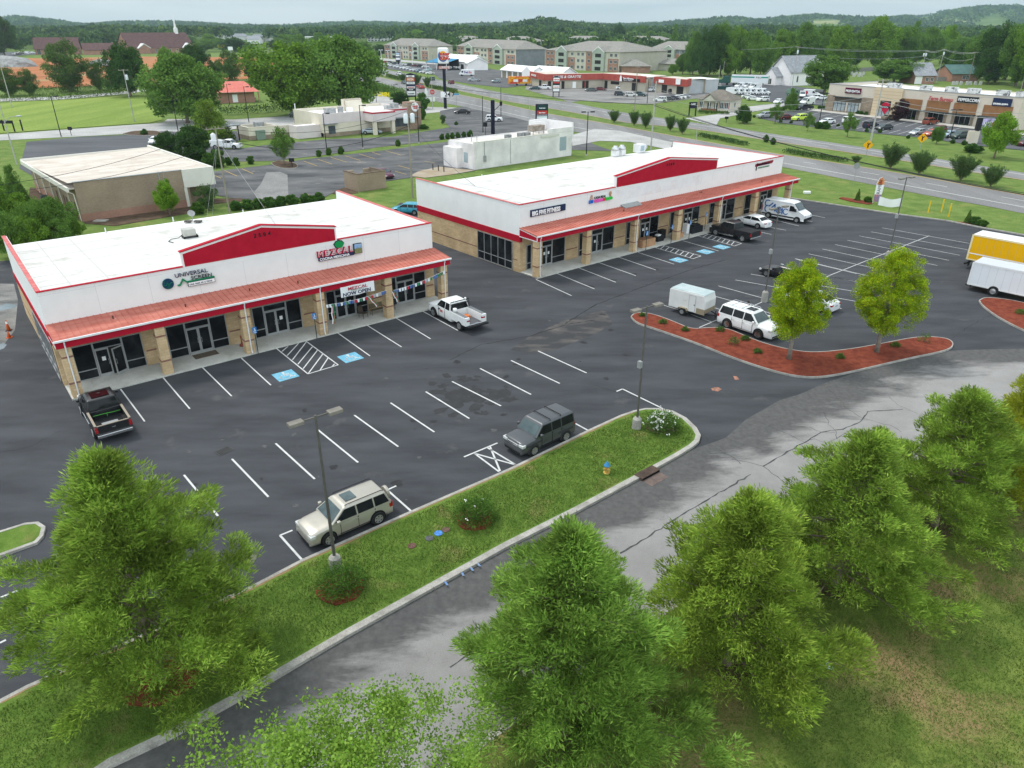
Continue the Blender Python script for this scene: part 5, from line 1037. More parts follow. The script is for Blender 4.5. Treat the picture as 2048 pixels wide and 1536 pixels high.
# --- white service truck with utility body
c=make_car('pickup',(.76,.77,.77),name='service_truck',spokes=8,L=5.95,wb=4.0,bed=0,wx=-.0,rbump=1,bump=m_blk); c['category']='truck'
place_contacts(c,(868.5,631),(924,663),'left',.88,127.5); label(c,'white crew cab service truck with open utility body and red tools')
m=MB()
for sy in (-1,1): m.box(-2.95,-.68,*sorted((sy*.62,sy*1.03)),.62,1.32);
m.box(-2.95,-.68,-.62,.62,.62,.70); m.box(-.74,-.68,-.62,.62,.7,1.3); m.build('utility_body',paint((.76,.77,.77)),c,bevel=.02)
m=MB()
for sy in (-1,1): m.box(-2.8,-.72,*sorted((sy*.66,sy*.99)),1.32,1.345)
m.build('body_top',M('tread_grey',(.16,.17,.18),rough=.6),c)
m=MB(); m.box(-2.93,-.75,-.6,.6,.70,.72); m.build('bed_floor',M('floor_grey',(.10,.10,.11),rough=.7),c)
m=MB(); m.box(-3.32,-2.98,-1.0,1.0,.55,.68); m.build('step_bumper',m_blk,c,bevel=.02)
m=MB(); m.tube([(-.62,-.9,1.2),(-.62,-.9,2.0),(-.62,.9,2.0),(-.62,.9,1.2)],.04,6).tube([(-.62,-.9,1.75),(-.62,.9,1.75)],.03,6); [m.tube([(-.62,k,1.2),(-.62,k,1.75)],.015,5) for k in (-.6,-.3,0,.3,.6)]; m.build('headache_rack',m_blk,c)
m=MB(); m.lathe((-.62,-.55,2.03),[(.09,0),(.09,.12),(.0001,.16)],10).lathe((-.62,.55,2.03),[(.09,0),(.09,.12),(.0001,.16)],10); m.build('beacon',m_wht,c)
m=MB(); m.lathe((-1.1,.82,1.34),[(.15,0),(.17,.28),(.0001,.30)],12); m.build('water_cooler',m_wht,c,smooth=True)
m=MB(); m.box(-1.7,-1.2,-.3,.1,.72,.95).box(-2.1,-1.75,.1,.4,.72,.86).tube([(-1.3,-.2,.98),(-2.3,.2,.8)],.04,6); m.build('tools',M('tool_red',(.65,.07,.02),(.5,.3,.1),s=6,rough=.5),c)
m=MB(); [m.box(-2.6+i*.75,-2.0+i*.75,*sorted((sy*1.03,sy*1.036)),.72,1.25) for i in (0,1) for sy in (-1,1)]; [m.box(-1.85+i*.75,-1.65+i*.75,*sorted((sy*1.03,sy*1.05)),1.0,1.04) for i in (0,1) for sy in (-1,1)]; m.build('locker_door',M('truck_white2',(.66,.67,.67),rough=.35),c)
for sy in (-1,1):
 m=MB(); m.box(.55,.95,*sorted((sy*1.0,sy*1.018)),.92,1.0); m.box(.55,.95,*sorted((sy*1.0,sy*1.018)),.82,.88); m.build('door_marking',M('mark_red',(.4,.03,.02)),c)
 m=MB(); m.box(.95,1.08,*sorted((sy*1.0,sy*1.018)),1.0,1.1); m.box(1.12,1.25,*sorted((sy*1.0,sy*1.018)),.9,1.0); m.build('door_marking',m_black,c)
# --- white cargo van with blue lettering
def van(col=(.78,.79,.80),det=1,L=5.9,H=2.5,W=2.05,name='cargo_van'):
 t=thing(name,None,'van'); pm=paint(col); x0,x1=-L/2,L/2; k=H/2.5
 prof=[(x0,.35),(x0+.02,1.2*k),(x0+.10,2.36*k),(x0+.35,H),(x1-2.15,H),(x1-1.75,H-.12),(x1-.95,1.45*k),(x1-.25,1.15*k),(x1-.05,.98*k),(x1,.55),(x1-.05,.32)]
 hw=W/2; m=MB(); n=len(prof); vs=[]
 for y,s in ((-hw+.10,.0),(-hw,.16),(hw,.16),(hw-.10,.0)):
  for (x,z) in prof:
   zz=min(z,H-s*1.2) if z>1.5*k else z; vs.append((x,y,zz if s else z))
 def yy(y,z): return y*(1-.10*max(0,(z-1.2*k)/(H-1.2*k)))
 vs=[(x,yy(y,z),z) for x,y,z in vs]
 fs=[(r*n+i,r*n+(i+1)%n,(r+1)*n+(i+1)%n,(r+1)*n+i) for r in range(3) for i in range(n)]+[tuple(range(n)),tuple(3*n+i for i in range(n))]
 m.add(vs,fs); m.build('body',pm,t,bevel=.04)
 a=(x1-1.70,H-.22); b=(x1-.98,1.50*k); wz=lambda z:yy(hw-.16,z)
 dx=b[0]-a[0];dz=b[1]-a[1];ln=math.hypot(dx,dz);nx,nz=-dz/ln,dx/ln; nx,nz=(abs(nx),abs(nz))
 m=MB(); q=[(a[0]+.0,-wz(a[1]),a[1]),(a[0],wz(a[1]),a[1]),(b[0],wz(b[1]),b[1]),(b[0],-wz(b[1]),b[1])]; q2=[(x+nx*.05,y,z+nz*.05) for x,y,z in q]; m.add(q+q2,[(0,1,2,3),(7,6,5,4),(0,4,5,1),(1,5,6,2),(2,6,7,3),(3,7,4,0)]); m.build('windshield',m_wind,t)
 for sy in (-1,1):
  m=MB(); y=lambda z:sy*(yy(hw,z)+.008); q=[(x1-2.15,y(1.35*k),1.35*k),(x1-1.15,y(1.38*k),1.38*k),(x1-1.72,y(2.0*k),2.0*k),(x1-2.15,y(2.02*k),2.02*k)]; m.add(q+[(v[0],v[1]-sy*.05,v[2]) for v in q],[(0,1,2,3),(7,6,5,4),(0,4,5,1),(1,5,6,2),(2,6,7,3),(3,7,4,0)]); m.build('side_window',m_cglass,t)
  for cx in (x1-.98,x0+1.0):
   wr=.36; m=MB(); arch=[(cx+.44*math.cos(a*PI/12),.38+.42*math.sin(a*PI/12)) for a in range(13)]+[(cx-.44,.28),(cx+.44,.28)]; m.prismY(arch,*sorted((sy*(hw+.004),sy*(hw-.1)))); m.build('wheel_arch',m_under,t)
   m=MB(); m.lathe((0,0,0),[(.2,-.12),(.33,-.12),(wr,-.07),(wr,.07),(.33,.12),(.2,.12)],18,axis='y'); w=m.build('wheel',m_tyre,t); w.location=(cx,sy*(hw-.06),wr); m=MB(); m.lathe((0,0,0),[(.0001,sy*.122),(.22,sy*.122),(.22,sy*.135),(.0001,sy*.135)],14,axis='y'); m.build('rim',m_rim,w)
  m=MB(); m.box(x1-.22,x1-.02,*sorted((sy*.60,sy*.92)),.78*k,1.02*k); m.build('headlight',m_lamp,t,bevel=.03)
  m=MB(); m.box(x0-.01,x0+.06,*sorted((sy*(hw-.12),sy*(hw-.02))),.9*k,1.6*k); m.build('taillight',m_tail,t)
  if det: m=MB(); m.box(x1-1.35,x1-1.2,*sorted((sy*(hw+.02),sy*(hw+.26))),1.4,1.75); m.build('side_mirror',m_blk,t,bevel=.03)
  if det: m=MB(); m.box(x0+.05,x1-1.4,*sorted((sy*(hw-.02),sy*(hw+.012))),.50,.66); m.build('side_moulding',m_blk,t)
 m=MB(); m.box(x1-.10,x1+.05,-hw+.06,hw-.06,.34,.70); m.build('bumper',m_blk,t,bevel=.04)
 return t
c=van(); place_contacts(c,(1592,446),(1536.5,436),'right',.92,-46); label(c,'white high-roof cargo van with blue lettering parked under the far end of the awning')
m_lb=M('van_blue',(.015,.10,.34),rough=.4)
for sy in (-1,1):
 m=MB(); Y=sorted((sy*1.035,sy*1.02))
 def arc(cx,cz,r,w,a0,a1,k=14):
  P=[(cx+r*math.cos(rad(a0+(a1-a0)*i/k)),cz+r*math.sin(rad(a0+(a1-a0)*i/k))) for i in range(k+1)]; Q=[(cx+(r-w)*math.cos(rad(a0+(a1-a0)*i/k)),cz+(r-w)*math.sin(rad(a0+(a1-a0)*i/k))) for i in range(k+1)]
  for i in range(k): m.prismY([P[i],P[i+1],Q[i+1],Q[i]],Y[0],Y[1])
 arc(-2.2,1.9,.45,.12,60,240); arc(-2.1,1.2,.5,.13,90,250); m.prismY([(-2.1,1.55),(-1.55,2.1),(-1.45,2.0),(-2.0,1.45)],*Y); m.prismY([(-1.75,1.35),(-1.25,1.95),(-1.13,1.87),(-1.63,1.25)],*Y)
 m.prismY([(-1.2,1.0),(-1.3,1.95),(-1.15,1.97),(-1.05,1.0)],*Y); arc(-.62,1.25,.42,.11,0,330); arc(-.62,1.25,.24,.08,0,360); arc(.35,1.2,.40,.11,40,330); m.prismY([(-.2,.8),(-.2,1.6),(-.08,1.6),(-.08,.8)],*Y); m.build('lettering',m_lb,c)
# --- two box trucks at the right edge
def box_truck(bodyc,name,lb,L=7.4,Hb=3.6,z0=1.05,stripe=None,roofm=None,lowwheel=False,cabc=(.74,.75,.76)):
 t=thing(name,lb,'truck'); mb=M('truckbody_'+name+str(int(bodyc[1]*100)),bodyc,tuple(x*.95 for x in bodyc),s=.8,rough=.35)
 m=MB(); m.box(-L,0,-1.25,1.25,z0,Hb); m.build('cargo_box',mb,t,bevel=.04)
 m=MB(); m.box(-L+.05,-.05,-1.2,1.2,Hb+.002,Hb+.03); m.build('roof',roofm or m_trimw,t)
 m=MB();
 for sy in (-1,1): m.box(-L-.01,.01,*sorted((sy*1.245,sy*1.27)),Hb-.12,Hb+.02); m.box(-L-.01,.01,*sorted((sy*1.245,sy*1.27)),z0-.02,z0+.10); m.box(-L-.02,-L+.14,*sorted((sy*1.245,sy*1.275)),z0,Hb)
 m.build('trim_rail',m_trimw if not stripe else M('rail_cream',(.78,.66,.40),rough=.4),t)
 each('panel_seam',M('seam_grey',(.38,.38,.37),rough=.6),t,[(-L+.2+i*(L-.3)/11-.006,-L+.2+i*(L-.3)/11+.006,sy*1.25-.004,sy*1.25+.004,z0+.12,Hb-.13) for i in range(1,11) for sy in (-1,1)])
 if stripe:
  m=MB();
  for sy in (-1,1): m.box(-L+.14,-.05,*sorted((sy*1.25,sy*1.262)),z0+.62,z0+.72)
  m.build('stripe',m_wht,t)
 m=MB(); m.box(-L+.02,-L+.0-.02,-1.1,1.1,z0+.05,Hb-.15); m.build('rear_door',mb,t)
 m=MB(); m.box(-L+.1,-.1,-.45,.45,z0-.30,z0-.02); m.build('chassis',m_blk,t)
 m=MB(); m.box(-L-.15,-L+.05,-1.1,1.1,.45,.62); m.build('bumper',m_blk,t)
 wx=-L+1.75 if not lowwheel else -L+2.25
 for sy in (-1,1):
  for k,cx in ((0,wx),(1,1.15)):
   m=MB(); m.lathe((0,0,0),[(.25,-.14),(.44,-.14),(.47,-.08),(.47,.08),(.44,.14),(.25,.14)],20,axis='y'); w=m.build('wheel',m_tyre,t); w.location=(cx,sy*1.17,.47); m=MB(); m.lathe((0,0,0),[(.0001,sy*.142),(.26,sy*.142),(.26,sy*.16),(.20,sy*.15),(.12,sy*.19),(.0001,sy*.19)],16,axis='y'); m.build('rim',m_rim,w)
  m=MB(); m.box(-L+.25,-L+.29,*sorted((sy*.7,sy*1.2)),.35,z0-.05); m.build('mud_flap',m_blk,t)
 m=MB(); m.prismY([(.15,.5),(2.2,.5),(2.3,1.2),(1.55,1.5),(1.1,2.25),(.15,2.35)],-1.0,1.0); m.build('cab',paint(cabc),t,bevel=.06)
 m=MB(); m.prismY([(1.60,1.55),(1.14,2.20),(1.20,2.24),(1.67,1.58)],-.85,.85); m.build('windshield',m_wind,t)
 for sy in (-1,1): m=MB(); m.box(2.18,2.32,*sorted((sy*.6,sy*.92)),.8,1.05); m.build('headlight',m_lamp,t)
 return t
t=box_truck((.80,.42,.005),'box_truck','yellow box truck with white roof at the right edge beyond the white one',L=7.6,stripe=1)
P=Vector(G(1934,527,.0)[:2]); d=Vector((math.cos(rad(-49.5)),math.sin(rad(-49.5)))); n=Vector((-d.y,d.x));
rb=Vector(G(1932,518,1.05)[:2]); c_=rb+d*7.6+n*1.25; place(t,c_.x,c_.y,-49.5)
t=box_truck((.72,.735,.77),'box_truck','white box truck at the right edge in front of the yellow one',L=7.4,Hb=2.75,z0=.62,lowwheel=True,roofm=M('roof_grey',(.52,.54,.57),rough=.5))
rb=Vector(G(1934,568,.62)[:2]); d=Vector((math.cos(rad(-47.5)),math.sin(rad(-47.5)))); n=Vector((-d.y,d.x)); c_=rb+d*7.4+n*1.25; place(t,c_.x,c_.y,-47.5)
# =====================================================================  TREES AND PLANTS
m_bark=M('bark_brown',(.17,.13,.10),(.27,.22,.17),s=5,rough=.95,bump=.8,bs=30); m_barkg=M('bark_grey',(.20,.18,.15),(.32,.29,.25),s=4,rough=.95,bump=.8,bs=24)
def leafm(name,a,b,isl=.55,tr=.25,s=.5): return M(name,a,b,s=s,isl=isl,rough=.7,spec=.06,trans=tr*.75,lo=.42,hi=.60)
f_cyp=leafm('cypress_needles',(.20,.345,.045),(.40,.55,.09),.5,.35,.9); f_cyp2=leafm('cypress_needles_yellowish',(.21,.345,.04),(.42,.55,.085),.5,.35,.9)
f_cyp3=leafm('cypress_needles_blue',(.185,.345,.055),(.36,.54,.10),.5,.35,.9)
f_loc=leafm('locust_leaves',(.16,.37,.02),(.56,.60,.02),.6,.4,1.6); f_birch=leafm('birch_leaves',(.15,.29,.03),(.30,.45,.08),.75,.35,2)
f_oak=leafm('broadleaf_green',(.085,.18,.03),(.17,.29,.055),.55,.2,.35); f_elm=leafm('broadleaf_light',(.105,.215,.022),(.20,.33,.045),.6,.2,.3); f_dark=leafm('broadleaf_dark',(.034,.085,.02),(.075,.145,.03),.6,.15,.4)
f_mag=leafm('magnolia_leaves',(.10,.20,.02),(.26,.36,.06),.45,.15,.6); f_shrub=leafm('shrub_leaves',(.045,.12,.018),(.13,.24,.04),.6,.2,1.5); f_box=leafm('boxwood_leaves',(.045,.12,.02),(.10,.20,.035),.6,.15,1.5)
f_olive=leafm('olive_leaves',(.07,.13,.03),(.13,.20,.045),.6,.2,.4); f_purple=leafm('purple_leaves',(.035,.018,.022),(.08,.035,.045),.6,.15,1); f_myr=leafm('myrtle_leaves',(.065,.13,.04),(.13,.21,.06),.6,.2,.9); f_bright=leafm('bright_leaves',(.13,.28,.02),(.24,.40,.04),.6,.25,.6)
f_redl=leafm('red_shrub_leaves',(.10,.05,.025),(.20,.10,.04),.6,.2,2)
def curve_pts(a,b,sag,k=5):
 a=np.array(a);b=np.array(b); return [tuple(a+(b-a)*t+np.array([0,0,sag*4*t*(1-t)])) for t in np.linspace(0,1,k)]
def cypress(seed,h,r,mat,nl=90,per=13,sp=46,top=.0,skew=(0,0)):
 """feathery conical tree: straight trunk, tiers of limbs, each carrying plumes of thin sprays"""
 rs=np.random.RandomState(seed); rn=random.Random(seed)
 tk=MB(); tk.tube([(0,0,0),(0,0,.3),(.02,0,h*.3),(0,.03,h*.6),(0,0,h*.97)],[.24*h/9,.19*h/9,.13*h/9,.08*h/9,.02],9)
 C=[];D=[]; lobes=[rn.uniform(0,2*PI) for _ in range(5)]
 for i in range(nl):
  t=.10+.88*((i+.5)/nl)**.92; z=h*t; az=i*2.39996+rn.uniform(-.35,.35)
  prof=(1-t)**.92*1.32 if t>.20 else (.80+.27*(t/.20))
  lob=1+.22*math.cos(3*az+lobes[0]+t*5)+.12*math.cos(5*az+lobes[1]-t*9)
  ln=max(.35,r*prof*lob*rn.uniform(.72,1.14)); up=.10+.55*t+rn.uniform(-.1,.12)
  d=np.array([math.cos(az),math.sin(az),up]); d/=np.linalg.norm(d)
  e=np.array([0,0,z])+d*ln-np.array([0,0,.10*ln*(1-t)])+np.array([skew[0],skew[1],0])*t
  if ln>.7: tk.tube(curve_pts((0,0,z),e*.94+np.array([0,0,z])*.06,-.03*ln,4),[.05+.02*(1-t),.042,.026,.01],5,cap=False)
  n_=max(2,int(per*ln/r*.55))
  for j in range(n_):
   u=.36+.68*(j+rn.random())/n_; side=(rn.random()-.5)*2; w=.23*ln*(1.1-abs(u-.45))*side
   perp=np.cross(d,[0,0,1]); perp/=np.linalg.norm(perp)+1e-9
   c=np.array([0,0,z])*(1-u)+e*u+perp*w+np.array([0,0,rn.uniform(-.10,.16)])
   k=int(sp*(3.2+1.0*ln/r)*rn.uniform(.6,1.3)); pr=(.27+.15*(1-u*.5))*rn.uniform(.8,1.25)
   off=rs.normal(size=(k,3)); off/=np.linalg.norm(off,axis=1,keepdims=True); off*=(rs.rand(k,1)**.38)*1.35; off[:,2]=np.abs(off[:,2])*.9-.25; off*=pr; dirs=off*1.2+d*.55+np.array([0,0,.28])+rs.normal(size=(k,3))*.35
   C.append(c+off); D.append(dirs)
 C=np.concatenate(C);D=np.concatenate(D); n=len(C)
 return tk,C,D,rs.uniform(.14,.30,n),rs.uniform(.028,.055,n),mat
def put_tree(name,parts,x,y,z,label,group=None,cat='tree',scale=1,rot=0,bark=None):
 t=thing(name,label,cat,(x,y,z),rot,group); tk,C,D,l,w,mat=parts; tk.build('trunk',bark or m_bark,t,smooth=True)
 quadcloud('crown',C,D,l,w,mat,t,np.random.RandomState(len(C)%1000)); t.scale=(scale,)*3; return t
# big foreground trees: base pixel from the photograph, height in metres, radius
def base_from_top(px,py,h): x,y,_=G(px,py,h); return x,y
x,y,_=G(325,1362); put_tree('cypress_tree',cypress(1,9.8,4.25,f_cyp,118,15,58),x,y,.13,'large feathery green cypress tree in mulch at the left end of the grass strip','young cypress trees along the road')
TR=[((1148,1048),8.7,4.0,2,f_cyp3,'feathery bluish green cypress tree at the bottom centre, nearest the camera',118,15,56),((1515,985),7.7,3.8,3,f_cyp2,'rounded cypress tree right of the bottom centre one, second from the camera',104,14,56),
 ((1748,862),7.6,3.85,4,f_cyp,'broad cypress tree third in the row beside the road',100,14,52),((1955,778),7.3,3.6,5,f_cyp,'cypress tree fourth in the row, left of the yellowish one',92,13,50)]
for (px,py),h,r,sd,mt,lb,nl,per,sp in TR:
 x,y=base_from_top(px,py,h+.45); put_tree('cypress_tree',cypress(sd,h,r,mt,nl,per,sp),x,y,.12,lb,'young cypress trees along the road')
 m=MB(); m.prism([(x+.9*math.cos(i*PI/10),y+.9*math.sin(i*PI/10)) for i in range(20)],.1,.15); struct(m.build('mulch_ring',MATS['dark_mulch']))
f_cypy=leafm('cypress_needles_gold',(.34,.42,.03),(.48,.50,.06),.7,.4,.8)
x,y=base_from_top(2085,748,7.5); put_tree('cypress_tree',cypress(6,7.5,2.6,f_cypy,80,12,44),x,y,.12,'yellowish cypress tree cut by the right edge','young cypress trees along the road')
def crown_tree(seed,h,r,mat,zc=None,rz=None,nb=60,per=160,leaf=(.10,.18),pr=.42,trunk=.12,z0=None,wsp=.75,lean=0,shape='oval',limbs=26,gap=0,flat=.8):
 """limbs from a tapered trunk; leaf clumps spread through the crown's volume"""
 rs=np.random.RandomState(seed); rn=random.Random(seed); tk=MB(); z0=z0 if z0 is not None else h*.22
 zc=zc or (z0+h)/2; rz=rz or (h-z0)/2
 tk.tube([(0,0,0),(0,0,z0*.5),(lean*.3,0,z0),(lean,0,zc+.3*rz)],[trunk*1.35,trunk,trunk*.85,trunk*.3],8)
 C=[];D=[]; ph=[rn.uniform(0,6) for _ in range(4)]
 for i in range(nb):
  u=rn.uniform(-1,1) if shape!='cone' else 1-2*math.sqrt(rn.random()); az=i*2.39996+rn.uniform(-.4,.4); s=math.sqrt(max(0,1-u*u)); rad_=rn.random()**.38
  lob=1+.16*math.cos(3*az+ph[0]+2*u)+.10*math.cos(5*az+ph[1]+4*u)+.08*math.cos(7*u+ph[2])
  if shape=='cone': s=(1-(u+1)/2)**.8*1.15
  if shape=='egg': s=s*(1.12-.22*u)
  if shape=='vase': s=s*(1.0+.35*u)
  c=np.array([s*math.cos(az)*r*lob*rad_+lean*(u+1)/2,s*math.sin(az)*r*lob*rad_,zc+u*rz*lob*(rad_*.3+.7)])
  if i<limbs: tk.tube(curve_pts((lean*.3,0,z0+(c[2]-z0)*.25 if c[2]>z0 else z0*.9),tuple(c),.05,4),[trunk*.45,trunk*.3,trunk*.18,.012],5,cap=False)
  k=int(per*rn.uniform(.6,1.4)); p=pr*rn.uniform(.7,1.3)
  off=rs.normal(size=(k,3)); off/=np.linalg.norm(off,axis=1,keepdims=True); off*=(rs.rand(k,1)**.5)*p; off[:,2]*=flat
  C.append(c+off); D.append(off/p+rs.normal(size=(k,3))*.7+np.array([0,0,.25]))
 C=np.concatenate(C);D=np.concatenate(D);n=len(C); l=rs.uniform(leaf[0],leaf[1],n)
 return tk,C,D,l,l*wsp,mat
for (b,tp,sd,lb,h,r) in (((1577,721),515,7,'yellow-green honey locust tree nearer the white suv in the mulch island',7.7,1.7),((1752,707),500,8,'yellow-green honey locust tree nearer the right end of the mulch island',7.9,2.15)):
 x,y,_=G(*b); put_tree('locust_tree',crown_tree(sd,h,r,f_loc,zc=4.75,rz=2.75,nb=300,per=230,leaf=(.07,.13),pr=.42,trunk=.15,z0=2.0,wsp=.55,limbs=40,shape='egg'),x,y,.14,lb,'yellow-green trees in the mulch island',bark=m_barkg)
# birch close to the camera at the bottom edge
x,y=base_from_top(650,1545,9.0); put_tree('birch_tree',crown_tree(9,9.0,3.3,f_birch,zc=6.9,rz=2.0,nb=520,per=120,leaf=(.06,.10),pr=.40,trunk=.08,z0=3.0,wsp=.75,limbs=40,shape='egg'),x,y,.12,'pale green birch tree close to the camera at the bottom edge',bark=m_barkg)
# shrubs in the grass island
def shrub(seed,r,h,mat,per=60,nb=40,leaf=(.06,.12),flowers=None,name='shrub'):
 rs=np.random.RandomState(seed); rn=random.Random(seed); C=[];D=[]; tk=MB()
 for i in range(nb):
  az=i*2.39996; rr=r*math.sqrt((i+.5)/nb)*rn.uniform(.85,1.1); z=h*math.sqrt(max(.06,1-(rr/r/1.08)**2))*rn.uniform(.55,1.0)
  c=np.array([rr*math.cos(az),rr*math.sin(az),z]);
  if i%2==0: tk.tube([(0,0,0),tuple(c*.6),tuple(c)],[.02,.014,.006],4,cap=False)
  for q in range(3):
   k=per//3; off=rs.normal(size=(k,3))*np.array([.13,.13,.10])*(r/.8)*.9; off[:,2]-=q*.12*h
   C.append(c+off); D.append(off*3+c*np.array([.9,.9,.2])+np.array([0,0,.12])+rs.normal(size=(k,3))*.4)
 C=np.concatenate(C);D=np.concatenate(D); C[:,2]=np.maximum(C[:,2],.03); n=len(C)
 return tk,C,D,rs.uniform(leaf[0],leaf[1],n),rs.uniform(leaf[0],leaf[1],n)*.5,mat
def put_shrub(px,py,r,h,seed,mat,lb,group=None,flowers=0,z=.13,name='shrub',per=60,nb=40,leaf=(.06,.12),cat='shrub'):
 p=G(px,py,z); t=thing(name,lb,cat,p,0,group); tk,C,D,l,w,mt=shrub(seed,r,h,mat,per,nb,leaf); tk.build('stem',m_bark,t); quadcloud('foliage',C,D,l,w,mt,t,np.random.RandomState(seed))
 if flowers:
  rs=np.random.RandomState(seed+9); idx=rs.choice(len(C),flowers); P=C[idx]; P=P*np.array([1.08,1.08,1.12]); keep=P[:,2]>h*.35; P=P[keep]; quadcloud('blossom',np.repeat(P,5,0)+rs.normal(size=(len(P)*5,3))*.03,rs.normal(size=(len(P)*5,3)),.09,.08,M('blossom',(.80,.80,.76),rough=.7),t,rs)
 return t
put_shrub(686,1178,.98,1.15,21,f_shrub,'round green shrub in a red mulch ring at the foot of the nearest lamp post',flowers=0,nb=52,per=90)
put_shrub(952,1040,1.0,1.25,22,f_shrub,'round green shrub with a few white blossoms in the middle of the grass island',flowers=6,nb=56,per=90)
put_shrub(1324,858,.98,1.15,23,f_shrub,'round shrub covered in white blossoms near the tip of the grass island',flowers=110,nb=56,per=80)
for i,(px,py,r) in enumerate([(1325,646,.30),(1370,661,.28),(1440,661,.33),(1490,679,.33),(1515,705,.30),(1680,716,.30),(1790,693,.33),(1284,632,.22)]):
 put_shrub(px,py,r,.36,30+i,f_box,['small dark bush at the left part of the mulch island','small dark bush where the mulch island kerb turns beside the trailer','small dark bush beside the rear wheel of the large white suv','small dark bush behind the front wheel of the large white suv','small dark bush left of the nearer locust trunk','small dark bush between the two locust trees','small dark bush right of the farther locust tree','tiny bush at the left nose of the mulch island'][i],'low dark bushes in the mulch island',z=.15,nb=14,per=60,leaf=(.05,.09))
put_shrub(1467,689,.38,.75,41,f_shrub,'open knee-high rose bush in the mulch island',z=.15,nb=12,per=30,leaf=(.07,.12)); put_shrub(1847,683,.42,.95,42,f_shrub,'sparse twiggy bush at the right end of the mulch island',z=.15,nb=11,per=26,leaf=(.07,.12))
put_shrub(2040,627,.4,.4,43,f_box,'dark low bush in the mulch island at the right edge',z=.15,nb=14,per=60,leaf=(.05,.09))
# ---- kinds of middle-distance trees (shared meshes), then every tree is its own thing
KINDS={}
def kind(nm,parts,bark=m_bark):
 t=thing('proto',None,None); tk,C,D,l,w,mat=parts; a=tk.build('trunk',bark,t,smooth=True); b=quadcloud('crown',C,D,l,w,mat,t,np.random.RandomState(3)); KINDS[nm]=t; return t
def K(nm,mat,sd,**k):
 a=dict(nb=130,per=190,leaf=(.020,.042),pr=.12,trunk=.028,limbs=30,wsp=.8,z0=.2); a.update(k); kind(nm,crown_tree(sd,1.0,.5,mat,**a))
K('elm',f_elm,51,shape='vase',z0=.16,nb=170); K('oak',f_oak,52,z0=.15,nb=170,shape='egg'); K('oak_b',f_oak,53,z0=.2,nb=150); K('dark',f_dark,54,z0=.12,nb=150,shape='egg'); K('darkball',f_dark,55,z0=.03,zc=.5,rz=.46,nb=150,pr=.11,leaf=(.03,.05)); K('magnolia',f_mag,56,z0=.08,nb=150,shape='cone',zc=.5,rz=.46,pr=.12)
K('olive',f_olive,57,z0=.15,nb=90,pr=.13); K('bright',f_bright,58,z0=.2,nb=110); K('cone',f_oak,59,shape='cone',zc=.52,rz=.46,z0=.1,nb=120,pr=.11); K('light',f_elm,60,z0=.2,nb=120); K('myrtle',f_myr,61,shape='vase',z0=.1,zc=.55,rz=.42,nb=90,pr=.10,limbs=60); K('purple',f_purple,62,z0=.15,nb=110); K('young',f_oak,63,z0=.25,nb=60,pr=.13)
K('maple',f_oak,65,z0=.2,zc=.6,rz=.36,nb=180,pr=.11); K('bush',f_box,66,z0=.02,zc=.45,rz=.42,nb=70,leaf=(.06,.10),pr=.16); K('lightbush',f_shrub,67,z0=.02,zc=.45,rz=.42,nb=70,leaf=(.06,.10),pr=.16)
def fan(seed):
 rs=np.random.RandomState(seed); rn=random.Random(seed); tk=MB(); C=[];D=[]
 for i in range(46):
  az=i*2.39996; tl=rn.uniform(.08,.62); l=rn.uniform(.72,1.0); d=np.array([math.sin(tl)*math.cos(az)*.95,math.sin(tl)*math.sin(az)*.95,math.cos(tl)]); e=d*l
  if i%2: tk.tube([(0,0,0),tuple(e*.5*np.array([.8,.8,1])),tuple(e*.95)],[.014,.009,.003],4,cap=False)
  for u in np.linspace(.30,1.0,11):
   k=34; pr=.075*(1.15-u*.6); off=rs.normal(size=(k,3))*pr*.75; C.append(e*u*np.array([.75+.25*u,.75+.25*u,1])+off); D.append(off*4+d*.6+rs.normal(size=(k,3))*.3)
 C=np.concatenate(C);D=np.concatenate(D);n=len(C); return tk,C,D,rs.uniform(.03,.06,n),rs.uniform(.012,.022,n),f_myr
kind('fan',fan(88))
TREEN={'bush':('bush','bush'),'lightbush':('bush','bush')}
used=set()
def tree(kd,bx,by,ty,wpx,lb,grp=None,name=None,cat='tree',z=0,hm=None):
 """bx,by: photo pixel of the foot; ty: photo y of the top; wpx: crown width in photo pixels"""
 h=hm or max(.4,HG(bx,by,ty)); w=wpx*scale_at(bx,by)*.84
 nm={'bush':'bush','lightbush':'bush','magnolia':'magnolia_tree','maple':'maple_tree','fan':'crape_myrtle','cone':'conical_tree'}.get(kd,'tree')
 src=KINDS[kd];
 if kd in used: t=copy_tree(src)
 else: t=src; used.add(kd)
 t.name=name or nm; p=G(bx,by,z); t.location=p; t.scale=(w,w,h); t.rotation_euler=(0,0,(bx*7+by*13)%6.28)
 t['label']=lb; t['category']=cat if 'bush' not in kd else 'bush'
 if grp: t['group']=grp
 elif 'group' in t: del t['group']
 return t
T=tree
T('elm',589,232,98,165,'large spreading tree behind the pale restaurant, left of the pair'); T('oak',684,228,84,165,'large spreading tree behind the pale restaurant, right of the pair')
T('oak',376,246,118,150,'large rounded tree right of the mown field'); T('dark',262,193,92,85,'dark dense tree in front of the red clay between field and church'); T('olive',142,184,90,88,'pale leggy tree standing before the red clay')
T('olive',199,180,127,38,'small pale tree right of the pale leggy tree'); T('light',340,165,100,38,'light green pointed tree in front of the long church roof'); T('dark',396,160,91,60,'dark round tree in front of the red clay near the steeple')
T('olive',465,162,106,52,'pale tree left of the red clay gap behind the red roofed kiosk'); T('olive',503,160,111,36,'slender pale tree right of the red clay gap'); T('olive',436,160,124,34,'small pale tree behind the red roofed kiosk')
